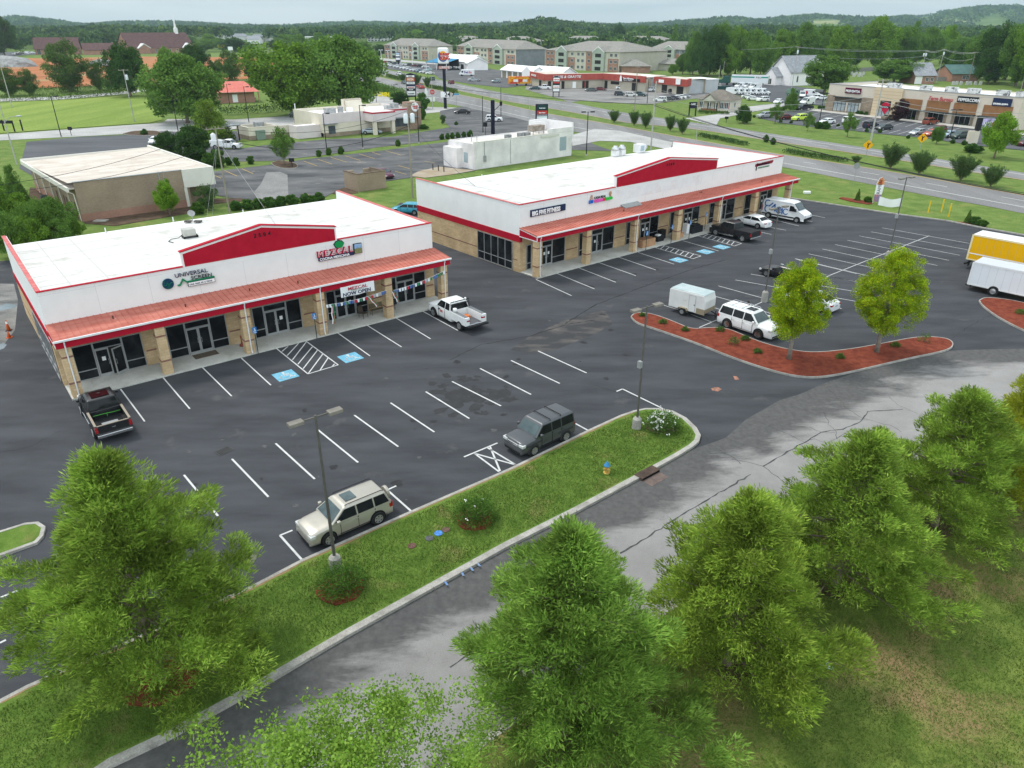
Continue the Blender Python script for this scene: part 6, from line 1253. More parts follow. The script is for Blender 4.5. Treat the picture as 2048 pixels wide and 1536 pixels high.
T('dark',10,112,34,62,'tall dark tree at the left edge beyond the gravel pile'); T('olive',22,192,140,60,'scrubby tree at the left edge before the red clay'); T('olive',62,190,143,44,'scrubby low tree beside the utility pole at the left')
T('magnolia',422,285,198,92,'bright leaved magnolia behind the white utility truck'); T('darkball',338,320,268,56,'dark rounded evergreen left of the taller one by the brick building'); T('darkball',392,327,256,70,'taller dark rounded evergreen beside the white utility truck')
T('young',569,330,262,54,'young green tree in the kerbed island of the neighbouring lot'); T('cone',44,430,328,52,'slender tree on the grass left of the brick building'); T('bright',340,430,373,50,'leafy young tree against the brick wall',hm=4.2); T('myrtle',418,420,370,46,'loose young tree beside the utility pole behind the brick building')
T('lightbush',398,428,404,24,'small yellowish bush at the brick corner');
for i,(a,b,c,d,e) in enumerate([('light',10,486,380,90),('light',50,480,395,80),('oak_b',88,500,404,70),('oak',120,486,402,80),('oak_b',30,516,430,80),('light',70,510,440,80),('oak_b',120,500,440,70),('light',150,480,445,50),('oak',-20,470,330,90),('light',8,420,350,40)]):
 T(a,b,c,d,e,['bushy young tree at the left edge behind the near building','bushy tree second from the left edge behind the near building','bushy tree left of the brick building corner','rounded bushy tree at the corner of the brick building','low leafy clump at the left behind the near parapet','low leafy clump beside it behind the near roof edge','low leafy clump below the rounded bushy tree','low leafy clump nearest the brick corner','tall bushy tree cut by the left edge','small leafy tree at the left edge above the bushes'][i],'bushes and young trees left of the brick building')
# hedge of round shrubs behind the near building
for i in range(8):
 px=473+i*22.5+(6 if i>5 else 0); py=420-i*2.2; T('bush',px,py,402-i*2.4,27,'%s clipped bush from the left in the row behind the near building'%['first','second','third','fourth','fifth','sixth','seventh','eighth'][i],'round bushes in a row behind the near building')
for i,(px,py,w) in enumerate([(458,330,14),(473,331,14),(502,328,14),(437,334,30),(420,336,26),(638,313,11),(658,310,12),(682,308,13),(796,292,11),(884,279,10),(895,278,10),(905,277,10),(916,276,10),(928,275,10),(940,274,12)]):
 T('lightbush' if i<9 else 'bush',px,py,py-w*1.15,w,'small %s bush %s on the drive verge'%('light green' if i<9 else 'dark',['left of the pair','right of the pair','standing alone','beside the evergreens','nearest the evergreens','left of the lamp post','just right of the lamp post','right of the lamp post pair','in the middle of the verge','first behind the white building','second behind the white building','third behind the white building','fourth behind the white building','fifth behind the white building','last behind the white building'][i]),'small bushes on the verge along the drive lane')
T('bush',289,270,258,14,'small bush in the kerbed bed of the office lot')
# hedges
def hedge(pts,w,h,lb,mat=None,seed=0,grp=None,dens=90):
 P=resample([G(*p)[:2] for p in pts],60); rs=np.random.RandomState(seed); L=sum(math.dist(a,b) for a,b in zip(P[:-1],P[1:])); n=int(L*dens)
 idx=rs.rand(n)*(len(P)-1); i=idx.astype(int); f=(idx-i)[:,None]; A=np.array(P); c=A[i]*(1-f)+A[np.minimum(i+1,len(P)-1)]*f
 a=rs.rand(n)*PI; rr=rs.rand(n)**.35; bump=1+.12*np.sin(idx*2.2)+.08*np.sin(idx*5.1)
 d=np.gradient(A,axis=0)[i]; d/=np.linalg.norm(d,axis=1,keepdims=True); nn=np.stack([-d[:,1],d[:,0]],1)
 C=np.c_[c+nn*(np.cos(a)*rr*w/2*bump)[:,None],np.abs(np.sin(a))**.7*rr*h*bump+.05]; D=np.c_[nn*np.cos(a)[:,None],np.sin(a)+.2]+rs.normal(size=(n,3))*.6
 o=quadcloud('hedge',C,D,rs.uniform(.22,.42,n),rs.uniform(.16,.3,n),mat or f_box,None,rs); return tag(o,lb,'hedge',grp)
hedge([(20,187),(120,183),(230,178),(250,175)],3.0,2.0,'long clipped hedge behind the mown field, back row',f_box,1,'hedges around the mown field')
hedge([(0,203),(60,202),(140,199),(200,194),(250,188)],3.2,2.2,'long clipped hedge behind the mown field, front row',f_olive,2,'hedges around the mown field')
hedge([(440,231),(520,226),(610,220)],3.0,2.2,'low hedge in front of the big tree pair',f_dark,3); hedge([(495,176),(520,174)],4,3,'rounded hedge right of the red roofed kiosk',f_dark,4)
hedge([(735,172),(775,187),(810,196)],3.4,2.8,'hedge between restaurant drive and highway',f_oak,5); T('darkball',800,208,186,40,'large rounded bush at the end of the highway hedge'); T('bush',845,218,187,26,'rounded evergreen left of the red highway sign'); T('bush',843,239,205,16,'upright evergreen beside the brick tower of the restaurant'); T('bush',848,258,249,18,'low round bush by the restaurant tower'); T('myrtle',886,248,229,14,'reddish upright bush in the brown verge'); T('bush',912,250,243,8,'tiny round bush in the brown verge')
hedge([(860,176),(890,181),(912,186)],2.2,1.2,'low planting in the highway median near the intersection',f_olive,6,'low plantings in the highway median'); hedge([(775,153),(800,160)],2.2,1.2,'low planting in the highway median farther left',f_olive,7,'low plantings in the highway median')
hedge([(1398,272),(1440,280),(1492,291)],1.8,.6,'low bluish juniper strip in the median beyond the farther building',f_myr,8,'low plantings in the highway median'); hedge([(1570,304),(1620,313),(1690,324)],1.8,.6,'low bluish juniper strip in the median right of the farther building',f_myr,9,'low plantings in the highway median')
MY=[(1228,245,220,28),(1268,251,221,26),(1291,256,223,30),(1340,262,230,27),(1364,268,235,28),(1780,337,286,52),(1837,349,301,48),(1921,361,309,56),(1981,373,330,48),(1711,327,311,20),(740,153,134,26),(806,163,147,22),(833,174,147,24),(855,176,153,18),(1532,284,270,12),(1546,289,276,12)]
for i,(a,b,c,d) in enumerate(MY):
 T('fan' if i<14 else 'bush',a,b,c,d*(1.12 if i<14 else 1),'crape myrtle in the highway median, '+['first of five beyond the farther roof','second of five beyond the farther roof','third of five beyond the farther roof','fourth of five beyond the farther roof','fifth of five beyond the farther roof','leftmost of the four at the right','second of the four at the right','third of the four at the right','rightmost of the four at the right','small one beside the grey sign back','above the blue car on the road','behind the dark teal car','left of the red suv on the road','right of the black highway sign','low one beyond the juniper strip','low one right of the juniper strip'][i],'shrubs in the highway median')
# right side
R_=[('young',1550,247,209,30,'young tree at the left end of the shop lot'),('cone',1580,222,175,34,'bushy conical tree between van lot and shop lot'),('young',1615,262,228,25,'small young tree before the lime suv'),('young',1694,274,229,34,'young tree before the shop row, behind the highway'),('purple',1797,243,205,38,'dark purple tree in front of the shop row'),('oak_b',1872,288,254,28,'dark rounded small tree before the row of parked cars'),
 ('bright',1988,316,233,72,'bright green tree at the right edge before the shop row'),('maple',1648,187,117,98,'large round maple left of the beige shop row'),('maple',1787,165,122,94,'large round maple behind the beige shop row'),('bright',1768,160,144,26,'small bright tree above the shop roof'),('dark',1485,246,212,30,'dark evergreen beside the drive by the small house'),('dark',1490,248,222,18,'smaller dark evergreen beside the drive'),('bush',1945,305,288,34,'wide bush below the bright green tree')]
for a in R_: T(*a)
for i,(px,py,w) in enumerate([(1636,257,16),(1650,258,18),(1561,245,7),(1676,253,7),(1708,258,8),(1733,264,8),(1759,266,8),(1816,277,8),(1905,287,10),(1928,290,11),(1508,235,6),(1522,231,8),(1582,247,7),(1628,251,7)]): T('bush' if i!=11 else 'lightbush',px,py,py-w*.85,w,'small clipped bush %s, shop lot edge'%['before the white sedan, left of two','before the white sedan, right of two','left of the lime suv','right of the white sedan','right of the young tree','behind the utility pole','before the dark grey sedan','left of the silver sedan','before the dark wagon','right of the dark wagon','on the drive verge','beside the drive entrance, light green','under the lime suv','behind the small young tree'][i],'small clipped bushes around the shop lot')
for i,(px,py) in enumerate([(1639,219),(1647,220),(1656,221),(1687,225),(1693,225.5),(1715,229),(1722,230),(1731,231),(1825,240),(1838,241),(1930,251),(1943,252)]): T('bush',px,py,py-8,9 if i<8 else 14,'small round bush against the beige shop wall, %s from the left'%['first','second','third','fourth','fifth','sixth','seventh','eighth','ninth','tenth','eleventh','twelfth'][i],'round bushes against the shop wall')
T('cone',1714,402,377,11,'slender dark conifer in the mulch bed beside the feather flag'); T('cone',1934,447,419,13,'slender dark conifer in the mulch bed near the box trucks'); T('lightbush',1735,405,393,16,'light bush beside the feather flag'); T('bush',1950,450,434,24,'dark spiky plants left of the box trucks'); T('lightbush',1964,453,440,18,'light spiky grass beside the box trucks')
# wooded backdrop of trees one can tell apart
ORD=lambda i:['first','second','third','fourth','fifth','sixth','seventh','eighth','ninth','tenth','eleventh','twelfth','thirteenth'][i%13]
BK=[('oak',1385,150,70,40),('dark',1418,152,58,60),('oak_b',1440,150,50,60),('light',1470,148,64,60),('oak',1500,150,66,70),('dark',1400,154,92,50),('elm',1455,152,96,60),('oak',1520,154,78,50),('light',1560,140,66,60),('oak',1600,140,52,56),('oak_b',1640,130,52,60),('light',1672,148,60,60),('oak',1700,138,72,56),('elm',1750,140,44,80),('oak',1735,120,60,50),('cone',1821,118,40,34),('oak_b',1800,136,56,60),('oak',1850,130,60,56),('bright',1884,126,57,50),('oak_b',1830,132,70,44),('oak',1900,140,84,50),('dark',1925,150,84,50),('oak',1955,158,66,70),('dark',1990,165,52,80),('oak_b',2030,172,50,90),('oak',2010,160,64,70),('elm',2060,178,60,90),('dark',1975,168,98,60),('oak_b',2045,176,110,70),('oak',1915,128,78,50),('oak',1365,148,110,30),('light',1345,150,130,26),('cone',1346,118,46,22),('oak_b',1280,90,52,30),('dark',1236,92,49,26),('light',1185,92,66,36),('bright',1215,96,72,28),('oak',1105,94,66,34),('bright',835,92,62,50),('light',880,96,74,26),('oak',1300,96,64,40),('oak',1330,100,70,40)]
for i,(a,b,c,d,e) in enumerate(BK): T(a,b,c,d,e,'%s %s tree, %s of the woods behind %s'%({'oak':'mid green','oak_b':'bushy','dark':'very dark','light':'light green','bright':'bright green','elm':'broad pale','cone':'pointed dark'}[a],'tall' if c<60 else 'low' if c>85 else 'medium',ORD(i),'apartments' if b<1360 else 'small house and semi-trailer' if b<1530 else 'white chapel' if b<1720 else 'shop row and red roofed house' if b<1930 else 'shop row at the right edge'),'woodland trees behind the %s'%('apartments' if b<1360 else 'semi-trailer' if b<1530 else 'chapel' if b<1720 else 'shop row' if b<1930 else 'shop row at the right edge'))
BL=[('oak',620,120,98,44),('oak_b',575,108,70,50),('oak',600,112,72,50),('oak',690,112,76,40),('oak_b',730,116,84,34),('dark',760,112,90,36),('oak',640,104,68,40),('dark',555,100,80,40),('oak',740,120,96,36),('oak',500,108,86,24),('dark',470,104,76,50),('oak',440,100,78,36),('light',420,96,70,40),('oak_b',410,104,80,40),('dark',60,92,74,26),('light',180,90,66,40),('light',205,92,72,36),('oak',240,94,74,44),('oak_b',310,92,72,40),('oak',380,92,72,30)]
for i,(a,b,c,d,e) in enumerate(BL): T(a,b,c,d,e,'%s far tree, %s of those %s'%({'oak':'mid green','oak_b':'bushy','dark':'very dark','light':'light green'}[a],ORD(i),'behind the church halls' if b<400 else 'left of the far white houses' if b<520 else 'around the far road and flats'),'far trees %s'%('behind the church' if b<400 else 'near the far houses' if b<520 else 'near the far road'))
# far woods: one mass too many to count
def woods(seed,n,x0,x1,ylo,yhi,mat,hm=(9,15),fq=150,lb='dark green far woodland reading as one mass along the horizon',leaf=1.0):
 rs=np.random.RandomState(seed); C=[];D=[];L=[]
 for i in range(n):
  px=rs.uniform(x0,x1); py=ylo+(yhi-ylo)*rs.rand()**1.0; x,y,_=G(px,py); h=rs.uniform(*hm); r=h*rs.uniform(.42,.62); k=int(fq)
  off=rs.normal(size=(k,3)); off/=np.linalg.norm(off,axis=1,keepdims=True); off[:,2]=np.abs(off[:,2])*1.0-.15; c=np.array([x,y,h*.45])
  C.append(c+off*np.array([r,r,h*.55])*rs.uniform(.75,1.05,(k,1))); D.append(off+rs.normal(size=(k,3))*.6); L.append(rs.uniform(.10,.20,k)*h*leaf)
 C=np.concatenate(C);D=np.concatenate(D);L=np.concatenate(L); o=quadcloud('woodland',C,D,L,L*.8,mat,None,rs); return tag(o,lb,'woodland',None,'stuff')
f_w1=leafm('woods_mid',(.055,.12,.028),(.12,.2,.045),.55,.0,.03); f_w2=leafm('woods_dark',(.036,.085,.024),(.085,.15,.036),.55,0,.03); f_w3=leafm('woods_light',(.09,.165,.035),(.17,.25,.05),.6,0,.03)
# grass blades of the near lawns
def tufts(polys,n,seed,mat,lb):
 rs=np.random.RandomState(seed); out=[]
 for P in polys:
  P=np.array(P); lo=P.min(0);hi=P.max(0); k=0; X=rs.uniform(lo,hi,(n*4,2)); ins=np.zeros(len(X),bool); j=len(P)-1
  for i in range(len(P)):
   xi,yi=P[i];xj,yj=P[j]; c=((yi>X[:,1])!=(yj>X[:,1]))&(X[:,0]<(xj-xi)*(X[:,1]-yi)/(yj-yi+1e-12)+xi); ins^=c; j=i
  out.append(X[ins][:n])
 X=np.concatenate(out); D=np.c_[rs.normal(size=(len(X),2))*.7,np.ones(len(X))]; C=np.c_[X,np.full(len(X),.13)]
 o=quadcloud('grass',C,D,rs.uniform(.05,.13,len(X)),rs.uniform(.018,.038,len(X)),mat,None,rs); return tag(o,lb,'grass',None,'stuff')
m_bl=leafm('grass_blades',(.085,.17,.024),(.19,.26,.055),.65,.2,.5)
tufts([offset_poly(ring,-.46)],110000,1,m_bl,'short green grass of the kerbed grass strip');
RLp=[tuple(p) for p in (offset_poly(DN,.42) if offset_poly(DN,.42)[5][1]<DN[5][1] else offset_poly(DN,-.42))[1:]]; vis=[p for p in RLp if p[1]<75]
tufts([vis+[(52,45),(30,20),(5,6),(-6,8)]],260000,2,m_bl,'short patchy grass of the lawn at the lower right')
# =====================================================================  BUILDINGS BEYOND
m_brickt=BM('tan_brick',(.27,.20,.14),(.35,.265,.19),(.31,.25,.19),.22,.075,var=.3); m_brickr=BM('red_brick',(.30,.13,.09),(.38,.18,.12),(.35,.25,.2),.22,.075,var=.3)
m_siding=M('cream_siding',(.53,.49,.41),(.59,.55,.47),s=.5,rough=.8); m_shingle=M('brown_shingle',(.21,.20,.18),(.28,.265,.24),s=.8,rough=.9,grain=3); m_shmar=M('maroon_shingle',(.095,.05,.05),(.13,.075,.07),s=.5,rough=.9,grain=2)
m_shgr=M('grey_shingle',(.22,.23,.25),(.29,.30,.32),s=.8,rough=.9,grain=2); m_white2=M('white_wall',(.74,.715,.71),(.80,.775,.77),s=.4,rough=.85,c3=(.60,.59,.56),s3=.5,lo3=.6,hi3=.85); m_whiteb=BM('white_painted_brick',(.74,.70,.70),(.80,.76,.76),(.64,.61,.60),.3,.1,var=.4)
m_sage=M('sage_siding',(.33,.37,.31),(.38,.42,.36),s=.5,rough=.85); m_slate=M('slate_siding',(.17,.18,.20),(.22,.23,.25),s=.5,rough=.85); m_cream=M('beige_siding',(.43,.40,.33),(.49,.46,.39),s=.4,rough=.85)
m_win=M('window_pane',(.04,.05,.06),(.09,.11,.12),s=.8,rough=.08,spec=.7); m_tanst=M('tan_stucco',(.56,.49,.41),(.61,.54,.46),s=.4,rough=.9); m_tanp=M('yellow_tan_panel',(.58,.46,.31),(.62,.50,.35),s=.4,rough=.9); m_stone=BM('brown_stone',(.24,.19,.14),(.31,.25,.19),(.2,.16,.12),.5,.2,var=.5); m_brpan=M('brown_panel',(.25,.12,.055),(.29,.15,.07),s=.8,rough=.7)
m_mallred=M('brick_red_fascia',(.33,.065,.05),(.40,.09,.07),s=.6,rough=.7); m_malltan=M('mall_wall',(.40,.36,.29),(.46,.42,.34),s=.5,rough=.85); m_grmetal=M('grey_siding',(.38,.40,.41),(.44,.46,.47),s=.5,rough=.7)
m_roofw=M('white_roof',(.78,.78,.77),(.85,.85,.84),s=.2,rough=.8); m_roofg=M('gravel_roof',(.52,.46,.40),(.64,.58,.52),s=.5,rough=.9,c3=(.45,.36,.30),s3=.4,lo3=.5,hi3=.75,stretch=(.15,1.2,1))
def base_thing(name,label,cat,A,B,group=None,z=0):
 a=G(*A,z);b=G(*B,z); ang=math.atan2(b[1]-a[1],b[0]-a[0]); t=thing(name,label,cat,(a[0],a[1],0),ang,group); return t,math.dist(a[:2],b[:2])
def winobj(t,w,h,mat=None,frame=m_trimw,proto={}):
 k=(round(w,2),round(h,2),frame.name,t.name)
 m=MB(); m.box(-w/2,w/2,-.03,0,-h/2,h/2); o=m.build('window',mat or m_win,t); f=MB(); b=.09
 f.box(-w/2-b,w/2+b,-.06,-.031,-h/2-b,-h/2).box(-w/2-b,w/2+b,-.06,-.031,h/2,h/2+b).box(-w/2-b,-w/2,-.06,-.031,-h/2,h/2).box(w/2,w/2+b,-.06,-.031,-h/2,h/2).box(-.03,.03,-.055,-.031,-h/2,h/2); f.build('frame',frame,o); return o
def grid_windows(t,xs,zs,w,h,y=0.0,mat=None,frame=m_trimw,side=None):
 src=None
 for x in xs:
  for z in zs:
   if src is None: o=winobj(t,w,h,mat,frame); src=o
   else: o=copy_tree(src,t)
   if side is None: o.location=(x,y,z)
   else: o.location=(side,x,z); o.rotation_euler=(0,0,PI/2)
def hiproof(m,x0,x1,y0,y1,z,rh,ov=.5,hip=1.0,axis='x'):
 x0-=ov;x1+=ov;y0-=ov;y1+=ov
 if axis=='x': ym=(y0+y1)/2;hh=hip*(y1-y0)/2; R=[(x0+hh,ym,z+rh),(x1-hh,ym,z+rh)]; fs=[(0,1,5,4),(2,3,4,5),(1,2,5),(3,0,4),(3,2,1,0)]
 else: xm=(x0+x1)/2;hh=hip*(x1-x0)/2; R=[(xm,y0+hh,z+rh),(xm,y1-hh,z+rh)]; fs=[(1,2,5,4),(3,0,4,5),(0,1,4),(2,3,5),(3,2,1,0)]
 m.add([(x0,y0,z),(x1,y0,z),(x1,y1,z),(x0,y1,z)]+R,fs); return m
# --- brick office behind the near building
t=thing('brick_building','low tan brick building with wide pale flat roof behind the near strip mall','building',G(166.7,444),rad(41.4)); Wb,Db=17.6,27.5
m=MB(); m.mi=0; m.box(0,13.2,0,.3,1.0,4.95); m.box(0,.3,.3,Db,1.0,4.2); m.mi=1; m.box(-.01,13.2,-.01,.3,0,1.0); m.box(-.01,.3,.3,Db,0,1.0); m.mi=0; m.box(13.2,14.0,.3,1.0,0,4.5); m.box(13.9,14.2,1.0,Db,0,4.5); m.box(0,14.2,Db-.3,Db,0,4.2); m.box(14.4,16.6,2.2,5.0,0,3.2); m.build('wall',[m_brickt,m_brickr],t)
m=MB(); m.add([(-.6,.25,4.92),(Wb-.3,.25,4.92),(Wb-.3,Db+.4,4.55),(-.9,Db+.4,4.25),(-.9,.25,4.30)],[(0,1,2,3)]); m.box(-.7,Wb-.2,.26,Db+.4,4.1,4.24); m.build('roof',m_roofg,t)
m=MB(); m.box(-.95,-.7,-.1,Db+.5,3.85,4.42); m.box(13.25,Wb,-.05,.28,2.6,5.0); m.box(Wb-.3,Wb,.28,Db,2.8,5.0); m.box(13.2,13.6,.0,.29,0,2.6); m.box(-.9,Wb,Db+.3,Db+.6,3.9,4.6); m.build('fascia',M('cream_fascia',(.66,.63,.57),(.70,.68,.62),s=1,rough=.7),t)
m=MB(); m.box(-.1,13.3,-.06,.32,4.95,5.03); m.build('coping',m_grey,t)
for i,y in enumerate((.2,4,9,14,19,24)): m=MB(); m.tube([(-.8,y,3.9),(-.25,y,3.5),(-.12,y,0.1)],.06,6); m.build('downspout',MATS['cream_fascia'],t)
for i,y in enumerate((2.2,6.5,7.9,12)): m=MB(); m.box(-.03,0,y-.4,y+.4,.1,2.2); m.build('door',M('door_brown',(.12,.08,.06)),t)
m=MB(); m.box(10.2,10.3,-.08,0,1.6,5.1).box(10.8,10.9,-.08,0,1.6,5.1); m.build('conduit',m_grey,t)
for i,(px,py) in enumerate([(91,404),(104,412),(142,437)]):
 c=thing('condenser_unit','dark condenser unit by the brick side wall, '+['farthest back','in the middle','nearest the camera'][i],'air conditioner',G(px,py),rad(41),'condenser units beside the brick building'); m=MB(); m.box(-.45,.45,-.45,.45,0,.95); m.build('cabinet',M('cond',(.05,.055,.06),(.09,.095,.1),s=6,rough=.6),c,bevel=.03); m=MB(); m.lathe((0,0,.95),[(.34,0),(.34,.03),(.0001,.04)],14); m.build('fan_grille',m_blk,c)
# --- white building
t=thing('white_building','long low white painted building with stepped parapet between the two malls','building',G(949.5,340),rad(41.6))
m=MB(); m.box(0,24.2,0,.3,0,4.55); m.box(0,.3,.3,7.6,0,4.3); m.box(0,24.2,7.3,7.6,0,4.3); m.box(23.9,24.2,.3,7.3,0,4.55); m.box(-1.2,0,3.4,7.4,0,3.4); m.box(17.8,24.2,.0,.3,4.55,5.35); m.build('wall',m_whiteb,t)
m=MB(); m.box(19.6,24.25,7.0,7.35,4.3,6.3); m.box(24.2,24.5,-.02,7.35,3.2,6.1); m.box(19.6,19.85,3.0,7.0,4.3,6.2); m.build('parapet',m_white2,t)
m=MB(); m.box(.3,24.0,.3,7.3,4.0,4.15); m.build('roof',M('roof_dirty',(.56,.53,.49),(.70,.67,.63),s=.5,rough=.9,c3=(.42,.36,.30),s3=.6,lo3=.55,hi3=.75),t)
m=MB(); m.box(15.9,20.6,-.12,0,4.0,4.4); m.box(-.05,24.3,-.05,.33,4.56,4.62); m.build('cornice',M('cream_trim',(.62,.60,.54)),t)
m=MB(); m.box(20.9,22.6,-.05,0,1.2,3.7); w=m.build('window',M('pane_blue',(.30,.38,.42),(.36,.44,.48),s=2,rough=.1),t); m=MB(); [m.box(x,x+.06,-.08,-.05,1.2,3.7) for x in (20.9,21.45,22.0,22.54)]; m.build('frame',m_grey,w)
m=MB(); m.box(-.06,0,1.9,2.9,1.0,2.7); m.build('window',MATS['pane_blue'],t); m=MB(); m.box(-.05,0,.5,1.5,.05,2.2); m.build('door',m_white2,t)
for x,a,b in ((8.6,1.1,.8),(11.9,.9,1.0),(13.1,1.3,.9)): m=MB(); m.box(x,x+a,1.2,1.2+b,4.15,5.0); m.build('rooftop_unit',M('unit_dark',(.16,.17,.17),(.3,.3,.3),s=2),t)
m=MB(); m.box(15.8,18.8,2.0,3.6,4.9,5.9); [m.box(x,x+.08,y,y+.08,4.15,4.9) for x in (15.9,18.6) for y in (2.1,3.4)]; m.build('rooftop_unit',M('unit_rust',(.36,.33,.30),(.22,.16,.12),s=1.5,rough=.7),t)
m=MB(); m.tube([(1.6,1.2,4.1),(1.6,1.2,5.6)],.05,6); m.tube([(2.6,4,4.1),(2.6,4,5.3)],.06,6); m.build('vent_pipe',m_grey,t)
m=MB(); m.box(2.0,2.5,-.25,0,1.2,2.2); m.tube([(2.2,-.1,2.2),(2.2,-.1,4.5)],.05,6); m.tube([(8.3,-.06,.2),(8.3,-.06,4.4)],.04,6); m.build('meter_box',m_grey,t)
for i,px in enumerate((866,877,888)):
 m=MB(); m.lathe(G(px,340+i*2.0),[(.09,0),(.09,.95),(.05,1.05),(.0001,1.06)],10); tag(m.build('bollard',M('bollard_dark',(.06,.05,.04),rough=.6)),'dark bollard before the white building, '+['left of three','middle of three','right of three'][i],'bollard','bollards before the white building')
# --- pale restaurant
t=thing('restaurant_building','pale pink and cream fast food restaurant with red stripe and brick tower','building',G(649,275),rad(40.1)); m_pink=M('pale_pink_stucco',(.60,.53,.52),(.66,.59,.58),s=.5,rough=.9); m_crm=M('cream_stucco',(.60,.54,.44),(.66,.60,.50),s=.4,rough=.9)
m=MB(); m.mi=0; m.box(0,24,0,.3,.9,2.9); m.box(0,.3,.3,15,.9,5.0); m.mi=1; m.box(-.02,24,-.05,.3,2.9,5.0); m.box(23.7,24,.3,15,2.9,5.0); m.mi=0; m.box(0,24,14.7,15,0,5.0); m.mi=2; m.box(-.03,24,-.03,.3,0,.9); m.mi=1; m.box(-5.5,0,1.5,2.0,0,2.7); m.box(-5.8,-5.5,1.5,5.5,0,2.7); m.box(23.7,24,.3,15,0,2.9); m.build('wall',[m_crm,m_pink,m_stone],t)
m=MB(); m.box(.3,23.7,.3,14.7,4.2,4.35); m.box(-5.5,0,2.0,5.5,2.4,2.5); m.build('roof',m_roofw,t)
m=MB(); m.box(11.6,24.02,-.09,-.05,4.55,4.85); m.box(10.4,10.46,-4.1,-.05,4.65,4.95) ; m.box(10.4,16.5,-4.14,-4.1,4.65,4.95); m.build('red_stripe',m_red,t)
m=MB(); m.box(10.46,16.5,-4.1,-.05,2.9,4.95); m.build('drive_canopy',m_pink,t)
for x in (10.8,15.6): m=MB(); m.box(x,x+.8,-3.9,-3.1,0,2.9); m.build('canopy_column',m_crm,t)
m=MB(); m.box(1.2,2.9,-.06,-.03,.6,2.4); m.build('window',m_win,t); m=MB(); m.box(12.6,14,-.06,-.03,.6,2.7); m.build('window',m_inner,t); m=MB(); m.box(18.0,22.2,-.08,-.03,.9,2.8); m.build('window',m_win,t); m=MB(); m.box(17.6,24.8,-1.3,-.05,2.85,3.05); m.box(-.1,3.4,-.6,-.05,2.75,2.9); m.build('awning',M('metal_awning',(.22,.25,.26),(.3,.33,.34),s=2,rough=.4,metal=.4),t)
m=MB(); m.box(22.6,26.0,-.6,2.4,0,6.2); tw=m.build('tower',BM('brown_tower_brick',(.26,.17,.12),(.33,.23,.17),(.24,.18,.14),.4,.12,var=1),t)
sgn=thing('restaurant_sign','round red and white burger sign on the brick tower of the restaurant','sign',on(t,(24.3,-.62,5.1)),rad(40.1)); m=MB(); m.lathe((0,0,0),[(.0001,-.10),(1.0,-.10),(1.05,-.05),(1.05,.0),(.0001,.0)],24,axis='y'); m.build('disc',m_wht,sgn); text('BURGER\nKING',.42,.03,M('bk_red',(.55,.04,.02)),sgn,(0,-.14,.03),align='CENTER',bold=.02)
m=MB(); m.box(24.0,25.0,.2,1.2,6.2,6.5); m.build('tower_cap',m_crm,t)
for k,(x,y,a,b,h) in enumerate(((3.2,4,2.4,1.6,1.3),(7,5,1.0,1.0,1.4),(9.0,4.5,1.2,1.0,1.1),(19,4,1.5,1.2,1.0),(20.9,4.2,1.8,1.2,1.4))): m=MB(); m.box(x,x+a,y,y+b,4.35,4.35+h); m.build('rooftop_unit',[M('unit_mid',(.22,.23,.24),(.4,.4,.4),s=1.5,rough=.6),m_roofw][k==2],t)
m=MB(); m.prismX([(6,4.35),(9,4.35),(9,6.6),(8,6.6)],10.5,14.5); m.box(10.0,10.4,8.6,9.2,4.3,6.9).box(14.6,15,8.6,9.2,4.3,6.9).box(10.0,15,9.2,9.5,4.3,7.0); m.build('screen_wall',m_crm,t)
m=MB(); m.tube([(.4,14.5,5),(.4,14.5,6.2)],.12,8); m.build('vent_pipe',m_trimw,t)
# enclosure walls left of the restaurant and transformer
t=thing('service_enclosure','roofless cream walled service yard left of the restaurant','enclosure',G(500,281),rad(40.1))
m=MB(); m.mi=0; m.box(0,7.0,0,.3,.9,2.6).box(0,.3,.3,7,.9,2.6).box(6.7,7,.3,7,.9,2.6).box(7.3,16,.6,.9,.9,2.4).box(7.3,7.6,.9,6,.9,2.4).box(0,7,6.7,7,.9,2.6); m.mi=1; m.box(-.02,7.02,-.02,.3,0,.9).box(-.02,.3,.3,7,0,.9).box(6.7,7.02,.3,7,0,.9).box(7.3,16,.58,.9,0,.9).box(7.28,7.6,.9,6,0,.9).box(0,7,6.7,7,0,.9); m.build('wall',[m_crm,m_stone],t)
m=MB(); m.box(-.05,7.05,-.05,.33,2.6,2.7).box(-.05,.33,.33,7.05,2.6,2.7).box(7.25,16,.55,.93,2.4,2.5); m.build('coping',m_crm,t)
m=MB(); m.box(3,5.0,3,4.4,1.2,3.3); m.build('cooling_unit',MATS['unit_mid'],t)
o=MB().box(-1.0,1.0,-.6,.6,0,2.0).build('transformer',M('transformer_green',(.16,.22,.17),(.20,.26,.21),s=1,rough=.6),bevel=.05); o.location=G(522,279); o.rotation_euler=(0,0,rad(38)); tag(o,'green electrical transformer cabinet before the service yard','transformer')
# carport-like canopy shade by the truck
t=thing('menu_canopy','dark flat drive-through canopy on posts behind the white utility truck','canopy',G(455,283),rad(38)); m=MB(); m.box(-3.4,3.0,-1.2,1.2,3.2,3.4); m.build('roof',M('canopy_top',(.10,.11,.11),(.35,.38,.38),s=.8,rough=.5),t);
for x in (-2.9,2.6): m=MB(); m.box(x,x+.2,-.1,.1,0,3.2); m.build('post',m_blk,t)
